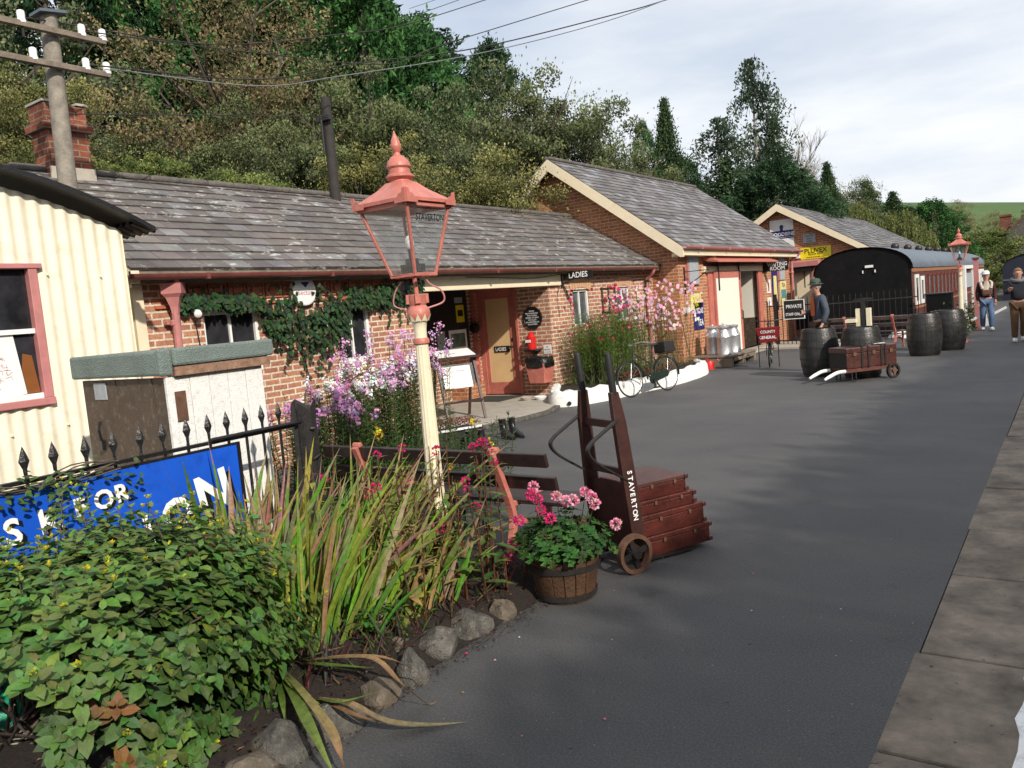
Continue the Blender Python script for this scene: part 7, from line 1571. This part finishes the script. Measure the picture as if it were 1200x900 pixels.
def crown_broad(seed, ncl=95, nl=150, pal=((.05, .07, .02), (.10, .10, .03)), leaf=.036, shell=(.35, .95), low=.0):
    r = np.random.default_rng(seed); Cs, Ds, Ls, Ws, Co = [], [], [], [], []
    for k in range(ncl):
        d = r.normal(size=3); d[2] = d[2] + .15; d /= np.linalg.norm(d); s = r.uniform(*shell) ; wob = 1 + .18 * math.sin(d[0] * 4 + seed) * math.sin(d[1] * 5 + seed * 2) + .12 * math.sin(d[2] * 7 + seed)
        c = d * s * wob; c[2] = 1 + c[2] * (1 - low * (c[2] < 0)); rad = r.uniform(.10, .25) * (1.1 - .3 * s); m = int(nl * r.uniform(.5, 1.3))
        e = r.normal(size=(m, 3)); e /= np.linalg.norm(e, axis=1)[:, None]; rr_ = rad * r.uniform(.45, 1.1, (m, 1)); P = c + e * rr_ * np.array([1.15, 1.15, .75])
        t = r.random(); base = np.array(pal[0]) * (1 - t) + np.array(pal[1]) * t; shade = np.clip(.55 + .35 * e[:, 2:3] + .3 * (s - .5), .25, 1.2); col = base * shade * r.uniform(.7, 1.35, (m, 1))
        Cs.append(P); Ds.append(e + r.normal(size=(m, 3)) * .9); Ls.append(leaf * r.uniform(.6, 1.4, m)); Ws.append(leaf * .62 * r.uniform(.6, 1.3, m)); Co.append(col)
    # twiggy outliers
    m = 500; e = r.normal(size=(m, 3)); e /= np.linalg.norm(e, axis=1)[:, None]; Cs.append(np.array([0, 0, 1.]) + e * r.uniform(.9, 1.12, (m, 1))); Ds.append(e); Ls.append(np.full(m, leaf)); Ws.append(np.full(m, leaf * .5)); Co.append(np.array(pal[1]) * r.uniform(.6, 1.1, (m, 1)))
    return leafcloud('crown', np.vstack(Cs), np.vstack(Ds), np.concatenate(Ls), np.concatenate(Ws), np.vstack(Co))
def crown_cypress(seed, n=330, nl=95, pal=((.014, .042, .014), (.045, .105, .030)), leaf=.06, prof=.62):
    r = np.random.default_rng(seed); Cs, Ds, Ls, Ws, Co = [], [], [], [], []
    for k in range(n):
        z = 2 * (k + r.random()) / n; R = (1 - (z / 2) ** 1.6) ** prof * (1 + .12 * math.sin(z * 9 + seed)); a = r.uniform(0, 6.283); s = r.uniform(.5, 1.0); c = np.array([math.cos(a) * R * s, math.sin(a) * R * s, z]); m = nl
        out = np.array([math.cos(a), math.sin(a), .25]); L = r.uniform(.12, .24); t = r.random((m, 1)); P = c + out * t * L + r.normal(size=(m, 3)) * np.array([.05, .05, .05]) * (1.1 - t * .7); P[:, 2] -= (t[:, 0] ** 2) * .03
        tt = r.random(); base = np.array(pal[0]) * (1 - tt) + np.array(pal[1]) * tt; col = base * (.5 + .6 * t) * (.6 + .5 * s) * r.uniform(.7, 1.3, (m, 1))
        Cs.append(P); Ds.append(np.tile(out, (m, 1)) + r.normal(size=(m, 3)) * .6); Ls.append(leaf * r.uniform(.5, 1.3, m)); Ws.append(leaf * .35 * r.uniform(.6, 1.2, m)); Co.append(col)
    return leafcloud('crown', np.vstack(Cs), np.vstack(Ds), np.concatenate(Ls), np.concatenate(Ws), np.vstack(Co))
def crown_layered(seed, levels=24, z0=.5, pal=((.012, .028, .012), (.04, .06, .025)), leaf=.06, Rm=1.0, dens=60, droop=.12, prof=1.0, gap=0):
    r = np.random.default_rng(seed); Cs, Ds, Ls, Ws, Co = [], [], [], [], []
    for k in range(levels):
        z = z0 + (2 - z0) * (k / levels); R = Rm * ((1 - (z - z0) / (2.04 - z0)) ** prof)
        for b in range(r.integers(5, 9)):
            if r.random() < gap: continue
            a = r.uniform(0, 6.283); RR_ = R * r.uniform(.55, 1.15); m = int(dens * (.4 + RR_)); t = r.random((m, 1)) ** .7; dirv = np.array([math.cos(a), math.sin(a), 0]); P = np.array([0, 0, z]) + dirv * t * RR_; P[:, 2] += (.05 * np.sin(t[:, 0] * 3) - droop * t[:, 0] ** 2) * 1.2
            P += r.normal(size=(m, 3)) * np.array([.05, .05, .02]) * (.3 + t); tt = r.random(); base = np.array(pal[0]) * (1 - tt) + np.array(pal[1]) * tt
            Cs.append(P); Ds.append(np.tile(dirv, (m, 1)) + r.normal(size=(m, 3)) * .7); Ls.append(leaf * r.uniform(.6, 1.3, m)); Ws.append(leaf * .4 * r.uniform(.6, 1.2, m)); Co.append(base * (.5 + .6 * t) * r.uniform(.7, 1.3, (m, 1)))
    return leafcloud('crown', np.vstack(Cs), np.vstack(Ds), np.concatenate(Ls), np.concatenate(Ws), np.vstack(Co))
def crown_willow(seed, n=170):
    r = np.random.default_rng(seed); Cs, Ds, Ls, Ws, Co = [], [], [], [], []
    for k in range(n):
        a = r.uniform(0, 6.283); rr_ = r.uniform(.1, 1) ** .6; top = 2 - .9 * rr_ ** 2 + r.uniform(-.1, .1); Lh = r.uniform(.5, 1.2); m = 80; t = r.random((m, 1)); P = np.hstack([np.full((m, 1), math.cos(a) * rr_) * (1 + .12 * t), np.full((m, 1), math.sin(a) * rr_) * (1 + .12 * t), top - t * Lh]) + r.normal(size=(m, 3)) * .02
        tt = r.random(); base = np.array((.045, .06, .02)) * (1 - tt) + np.array((.12, .125, .045)) * tt
        Cs.append(P); Ds.append(np.tile(np.array([.1, .1, -1.]), (m, 1)) + r.normal(size=(m, 3)) * .25); Ls.append(.09 * r.uniform(.6, 1.3, m)); Ws.append(np.full(m, .022)); Co.append(base * r.uniform(.6, 1.3, (m, 1)))
    return leafcloud('crown', np.vstack(Cs), np.vstack(Ds), np.concatenate(Ls), np.concatenate(Ws), np.vstack(Co))
def limbs(seed, kind='broad', mat='bark', n=11, depth=2):
    random.seed(seed); mb = MB()
    if kind == 'broad':
        mb.tube([(0, 0, -.5), (.01, 0, .5), (.0, .02, 1.0)], [.06, .045, .03], 8)
        for k in range(n):
            a = ru(0, 6.28); z = ru(.35, 1.0); e = V((cos(a) * ru(.5, .85), sin(a) * ru(.5, .85), z + ru(.2, .75))); p0 = V((0, 0, z)); m_ = p0.lerp(e, .5) + V((0, 0, -.05)); mb.tube([p0, m_, e], [.022, .014, .005], 5, cap=False)
            for j in range(4): q = m_.lerp(e, ru(0, .9)); mb.tube([q, q + V((ru(-.25, .25), ru(-.25, .25), ru(0, .3)))], [.008, .002], 4, cap=False)
    elif kind == 'bare':
        mb.tube([(0, 0, -.4), (0, 0, .9)], [.04, .028], 6)
        def br(p, d, L, r, lv):
            e = p + d * L; mb.tube([p, p.lerp(e, .5) + V((ru(-.02, .02), ru(-.02, .02), .01)), e], [r, r * .75, r * .45], 4 if lv > 1 else 5, cap=False)
            if lv >= 5: return
            for k in range(3 if lv < 4 else 2): nd = (d + V((random.gauss(0, .38), random.gauss(0, .38), random.gauss(.12, .2)))).normalized(); br(p.lerp(e, ru(.5, 1)), nd, L * ru(.6, .85), r * .6, lv + 1)
        for k in range(9): a = ru(0, 6.28); br(V((0, 0, ru(.3, .9))), V((cos(a) * .6, sin(a) * .6, 1)).normalized(), .38, .016, 1)
    else:
        mb.tube([(0, 0, -.4), (0.01, .01, 1), (0, 0, 1.98)], [.05, .032, .006], 7)
        for k in range(46): a = ru(0, 6.28); z = ru(.35, 1.85); R = (1 - z / 2.05) * ru(.5, 1); mb.tube([(0, 0, z), (cos(a) * R * .5, sin(a) * R * .5, z + .03), (cos(a) * R, sin(a) * R, z - .06)], [.010, .006, .002], 4, cap=False)
    o = mb.build('limbs', mat, None, smooth=True); me = o.data; bpy.data.objects.remove(o); return me
CR = {
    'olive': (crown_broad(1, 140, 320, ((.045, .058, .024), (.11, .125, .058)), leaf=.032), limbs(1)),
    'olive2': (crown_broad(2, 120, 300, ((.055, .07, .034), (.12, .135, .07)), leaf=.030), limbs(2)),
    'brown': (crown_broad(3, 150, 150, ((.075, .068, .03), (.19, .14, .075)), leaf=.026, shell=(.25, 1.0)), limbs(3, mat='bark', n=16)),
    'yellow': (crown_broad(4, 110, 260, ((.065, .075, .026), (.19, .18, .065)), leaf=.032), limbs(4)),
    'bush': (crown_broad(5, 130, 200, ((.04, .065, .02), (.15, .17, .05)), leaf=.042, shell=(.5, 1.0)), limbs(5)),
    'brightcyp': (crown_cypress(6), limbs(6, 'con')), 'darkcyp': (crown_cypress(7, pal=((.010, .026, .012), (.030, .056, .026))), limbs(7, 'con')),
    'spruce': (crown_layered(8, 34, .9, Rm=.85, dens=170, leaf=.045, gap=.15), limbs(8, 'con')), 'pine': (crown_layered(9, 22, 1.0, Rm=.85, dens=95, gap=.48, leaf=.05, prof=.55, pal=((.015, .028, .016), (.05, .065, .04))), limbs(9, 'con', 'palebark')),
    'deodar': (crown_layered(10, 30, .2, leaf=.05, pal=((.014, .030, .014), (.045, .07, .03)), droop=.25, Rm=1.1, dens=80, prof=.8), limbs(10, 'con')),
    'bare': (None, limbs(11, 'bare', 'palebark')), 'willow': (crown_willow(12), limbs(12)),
}
def tree(kind, px, py, d, wpx, label, name='tree', zb=None, group=None, cat='tree', hbase=None):
    """top of the tree seen at photo position px,py, at distance d, width wpx"""
    t = gd(px, py, d); r = wpx * d / F_PX / 2; z0 = terr(t.x, t.y) if zb is None else zb; H = t.z - z0
    ratio = {'olive': 2.3, 'olive2': 2.3, 'brown': 2.3, 'yellow': 2.2, 'bush': 2.0, 'willow': 2.0, 'bare': 2.6, 'brightcyp': 5.5, 'darkcyp': 5., 'deodar': 4.2, 'spruce': 6, 'pine': 8}[kind]; crown_h = min(H, ratio * r); hbase = 1 - crown_h / H if crown_h < H - .1 else None
    o = thing(name, (t.x, t.y, z0), label, cat, group); cm, lm = CR[kind]
    rot = (px * 1.7) % 6.28
    for nm, me in (('crown', cm), ('trunk', lm)):
        if me is None: continue
        c = bpy.data.objects.new(nm, me); COL.objects.link(c); c.parent = o; c.scale = (r, r, crown_h / 2); c.location = (0, 0, H - crown_h); c.rotation_euler.z = rot
    if hbase: 
        mb = MB(); mb.tube([(t.x, t.y, z0 - .3), (t.x, t.y, z0 + H * hbase + .4 * crown_h * .5)], [r * .05 + .06, r * .03 + .03], 8); mb.build('bole', lm.materials[0], o, smooth=True)
    return o
T_ = [
 ('darkcyp', 110, -120, 42, 420, 'dark evergreen mass at the very back of the wood, far left'), ('darkcyp', 330, -100, 44, 420, 'dark evergreen mass at the back behind the wires'), ('darkcyp', 470, 30, 46, 260, 'dark evergreen at the back behind the cypress group'),
 ('olive', 290, 120, 17.5, 190, 'olive tree low in front of the pale trunk'), ('olive2', 60, 130, 19, 190, 'olive tree low behind the chimney'),

 ('olive2', -60, -60, 22, 379, 'brown green tree at the far left edge behind the hut roof'), ('yellow', 42, 62, 16.5, 190, 'yellowing tree behind the brick chimney and telegraph pole'),
 ('darkcyp', 40, -90, 30, 275, 'dark conifer rising above the left end of the crossarms'), ('brightcyp', 140, -60, 32, 221, 'bright green conifer top just right of the telegraph pole'),
 ('brightcyp', 268, -70, 33, 247, 'bright green conifer behind the bare-limbed brown tree'), ('darkcyp', 205, -40, 36, 304, 'dark green conifer filling the gap left of the brown tree'),
 ('brown', 255, -35, 19.5, 300, 'big thin crowned brown tree with a pale trunk behind the long slate roof'), ('olive', 140, 118, 21, 220, 'olive tree low behind the ridge between chimney and pale trunk'),
 ('brightcyp', 420, -12, 31, 273, 'tall bright green cypress reaching the wires left of the lamp top'), ('brightcyp', 352, -40, 35, 247, 'bright green cypress behind the brown tree and the tarred pole'),
 ('brightcyp', 488, 52, 32, 195, 'dark edged green cypress right of the lamp finial'), ('darkcyp', 520, 108, 34, 159, 'short dark cypress in the notch beside the olive trees'), ('darkcyp', 575, 56, 44, 137, 'pointed dark conifer standing apart above the olive trees'),
 ('olive', 400, 72, 19, 253, 'olive brown tree just behind the tarred pole'), ('yellow', 425, 150, 17, 170, 'yellow leaved bushy tree behind the lamp roof'), ('olive2', 330, 175, 17, 172, 'low bronze tree left of the tarred pole'),
 ('olive2', 500, 110, 21, 229, 'grey green tree behind the lamp lantern'), ('olive', 596, 76, 25, 231, 'tallest olive green tree in the middle of the wood'), ('olive2', 668, 112, 26, 218, 'olive green tree above the gable peak'), ('olive', 722, 158, 29, 143, 'olive brown tree just right of the gable peak'), ('yellow', 560, 160, 19, 200, 'low yellowish tree over the end of the long ridge'),
 ('bush', 230, 180, 14.5, 156, 'yellow leaved shrub right above the long roof ridge', ), ('bush', 330, 205, 15, 144, 'second yellow leaved shrub above the roof ridge near the tarred pole'), ('bush', 165, 172, 15, 96, 'small green shrub over the ridge beside the chimney'),
 ('spruce', 778, 118, 36, 117, 'thin see-through conifer first in the right hand group'), ('brightcyp', 752, 146, 36, 44, 'narrow bright cypress left of the thin conifer'), ('darkcyp', 800, 190, 37, 101, 'dark conifer low over the waiting room ridge'), ('pine', 840, 140, 40, 180, 'scrubby pine with an open top left of the tallest tree'),
 ('pine', 880, 70, 42, 152, 'tallest tree, a thin pine with a bare pale trunk'), ('deodar', 905, 128, 43, 161, 'dark layered conifer right beside the tallest pine'), ('bare', 920, 106, 45, 156, 'leafless tree with a fan of pale twigs'),
 ('deodar', 850, 180, 34, 255, 'broad dark cedar over the waiting room roof'), ('darkcyp', 905, 195, 33, 188, 'dense dark evergreen behind the far gable'), ('deodar', 950, 205, 38, 204, 'dark grey green conifer right of the leafless tree'), ('spruce', 968, 192, 44, 95, 'small pointed conifer right of the dark mass'),
 ('olive2', 995, 210, 48, 92, 'fine textured larch-like tree behind the store roof'), ('spruce', 1015, 214, 50, 114, 'thin topped conifer behind the willow'), ('spruce', 1045, 226, 50, 106, 'last small conifer before the open field'), ('willow', 1000, 238, 44, 60, 'small weeping tree above the store roof ridge'), ('willow', 1052, 246, 42, 80, 'weeping yellow green willow behind the carriage roof'),
 ('brightcyp', 1092, 238, 46, 104, 'rounded green conifer left of the far lamp'), ('darkcyp', 1060, 246, 50, 87, 'dark evergreen between willow and green conifer'), ('bush', 1150, 262, 50, 108, 'big yellow green bush behind the far lamp'), ('bush', 1118, 288, 46, 84, 'green bush low behind the carriage end'), ('bush', 1165, 312, 56, 60, 'dark bush beside the dark van'),
 ('brown', 1122, 234, 120, 40, 'rounded brown tree standing in the field on the skyline'), ('brown', 1160, 248, 95, 60, 'brown wooded bank below the green field, left part'), ('olive', 1190, 254, 100, 66, 'olive wooded bank below the green field at the right edge'), ('olive2', 1215, 240, 110, 46, 'dark tree cut off by the right edge of the photo'), ('olive', 1135, 262, 80, 66, 'olive trees behind the yellow green bush'), ('olive2', 1090, 244, 85, 69, 'far olive tree peeping over the green conifer'),
]
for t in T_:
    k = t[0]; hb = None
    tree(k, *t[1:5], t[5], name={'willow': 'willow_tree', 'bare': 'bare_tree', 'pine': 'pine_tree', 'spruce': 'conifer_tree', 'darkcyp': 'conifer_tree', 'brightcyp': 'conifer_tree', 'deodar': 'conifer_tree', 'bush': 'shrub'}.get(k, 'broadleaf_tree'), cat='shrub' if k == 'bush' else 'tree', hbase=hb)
# undergrowth on the wooded bank reads as one mass
Cc = []; n = 26000; r = np.random.default_rng(77)
x = r.uniform(-46, -14.5, n); y = r.uniform(-2, 62, n); z = np.array([terr(a, 0) for a in x]) + np.abs(r.normal(0, 1.1, n)); P = np.stack([x, y, z], 1); co = np.array((.03, .045, .012)) * r.uniform(.3, 1.6, (n, 1)) + np.array((.03, .015, .0)) * r.random((n, 1))
me = leafcloud('bank_undergrowth', P, r.normal(size=(n, 3)), r.uniform(.3, .7, n), r.uniform(.15, .4, n), co); o = bpy.data.objects.new('bank_undergrowth', me); COL.objects.link(o); tag(o, 'dark tangled undergrowth covering the bank beneath the trees', 'undergrowth', kind='stuff')
# unseen growth added across the track to soften the shade on the platform
n = 60000; y = r.uniform(-12, 70, n); crest = 5.42 + .05 * np.sin(y * .9) + .04 * np.sin(y * 2.3); tm = r.random(n) < .55
x = np.where(tm, 6.4 + r.normal(0, .35, n), r.uniform(4.7, 6.4, n)); z = np.where(tm, crest + np.abs(r.normal(0, .16, n)), np.interp(x, [4.6, 5.2, 5.9, 6.4], [-.85, 1.2, 4.0, 5.4]) + np.abs(r.normal(0, .12, n))); P = np.stack([x, y, z], 1)
Lb = r.uniform(.10, .25, n); co = np.array((.03, .055, .014)) * r.uniform(.4, 1.5, (n, 1))
me = leafcloud('shade_fringe', P, r.normal(size=(n, 3)), Lb, Lb * .6, co); o = bpy.data.objects.new('shade_growth', me); COL.objects.link(o); tag(o, 'unseen leafy growth added for shade on the embankment on the far side of the track', 'undergrowth', kind='stuff')
# distant hill with green field
mb = MB(); rows = []
for i in range(40):
    u = i / 39; y = 150 + u * 420; row = []
    for k in range(30):
        x = -420 + k * 24; zr = 19.6 - .148 * max(-75, min(90, x)); uu = min(1, u / .36); row.append((x, y, -.5 + zr * (uu * uu * (3 - 2 * uu))))
    rows.append(row)
mb.grid(rows); h = struct(mb, 'hill', 'field', smooth=True)
mb = MB(); 

# ============================================================ SKY, SUN, CAMERA
SUN = V((1, -.50, .70)).normalized(); elev = math.asin(SUN.z)
w = bpy.data.worlds.new('World'); scene.world = w; w.use_nodes = True; nt = w.node_tree; bg = nt.nodes['Background']
sky = nt.nodes.new('ShaderNodeTexSky'); sky.sky_type = 'NISHITA'; sky.sun_disc = False; sky.sun_elevation = elev; sky.sun_rotation = atan2(SUN.x, SUN.y); sky.air_density = 1.2; sky.dust_density = 2.5
tc = nt.nodes.new('ShaderNodeTexCoord'); mp = nt.nodes.new('ShaderNodeMapping'); mp.inputs['Scale'].default_value = (1.0, 1.0, 4.2); mp.inputs['Rotation'].default_value = (0.06, -.10, .3); nt.links.new(tc.outputs['Generated'], mp.inputs[0])
n1 = noise(nt, mp.outputs[0], 1.5, 7, .55); n2 = noise(nt, mp.outputs[0], .75, 3, .5)
cl1 = ramp(nt, [(.34, (4.9, 5.5, 6.7)), (.48, (6.5, 6.9, 7.6)), (.60, (8.3, 8.4, 8.5))]); nt.links.new(n1, cl1.inputs[0])
cv = ramp(nt, [(.30, (.62, .62, .62)), (.55, (.93, .93, .93))]); nt.links.new(n2, cv.inputs[0])
nt.links.new(mix(nt, cv.outputs[0], sky.outputs[0], cl1.outputs[0]), bg.inputs['Color']); bg.inputs['Strength'].default_value = .132
sl = bpy.data.lights.new('sun', 'SUN'); sl.energy = 4.6; sl.angle = radians(1.0); sl.color = (1, .93, .82); so = bpy.data.objects.new('sun', sl); scene.collection.objects.link(so); so.rotation_euler = SUN.to_track_quat('Z', 'Y').to_euler(); so.location = SUN * 50
cam = bpy.data.cameras.new('camera'); co_ = bpy.data.objects.new('camera', cam); scene.collection.objects.link(co_); scene.camera = co_
cam.sensor_width = 36; cam.lens = F_PX / 1200 * 36; cam.clip_start = .05; cam.clip_end = 3000
right = V((RX.x, RY.x, RZ.x)); down = V((RX.y, RY.y, RZ.y)); fwd = V((RX.z, RY.z, RZ.z))
co_.matrix_world = Matrix.Translation((0, 0, CAM_H)) @ Matrix((right, -down, -fwd)).transposed().to_4x4()
scene.render.engine = 'CYCLES'; scene.cycles.max_bounces = 6; scene.cycles.transparent_max_bounces = 12
scene.view_settings.view_transform = 'Standard'; scene.view_settings.look = 'None'; scene.view_settings.exposure = 0; scene.view_settings.gamma = 1
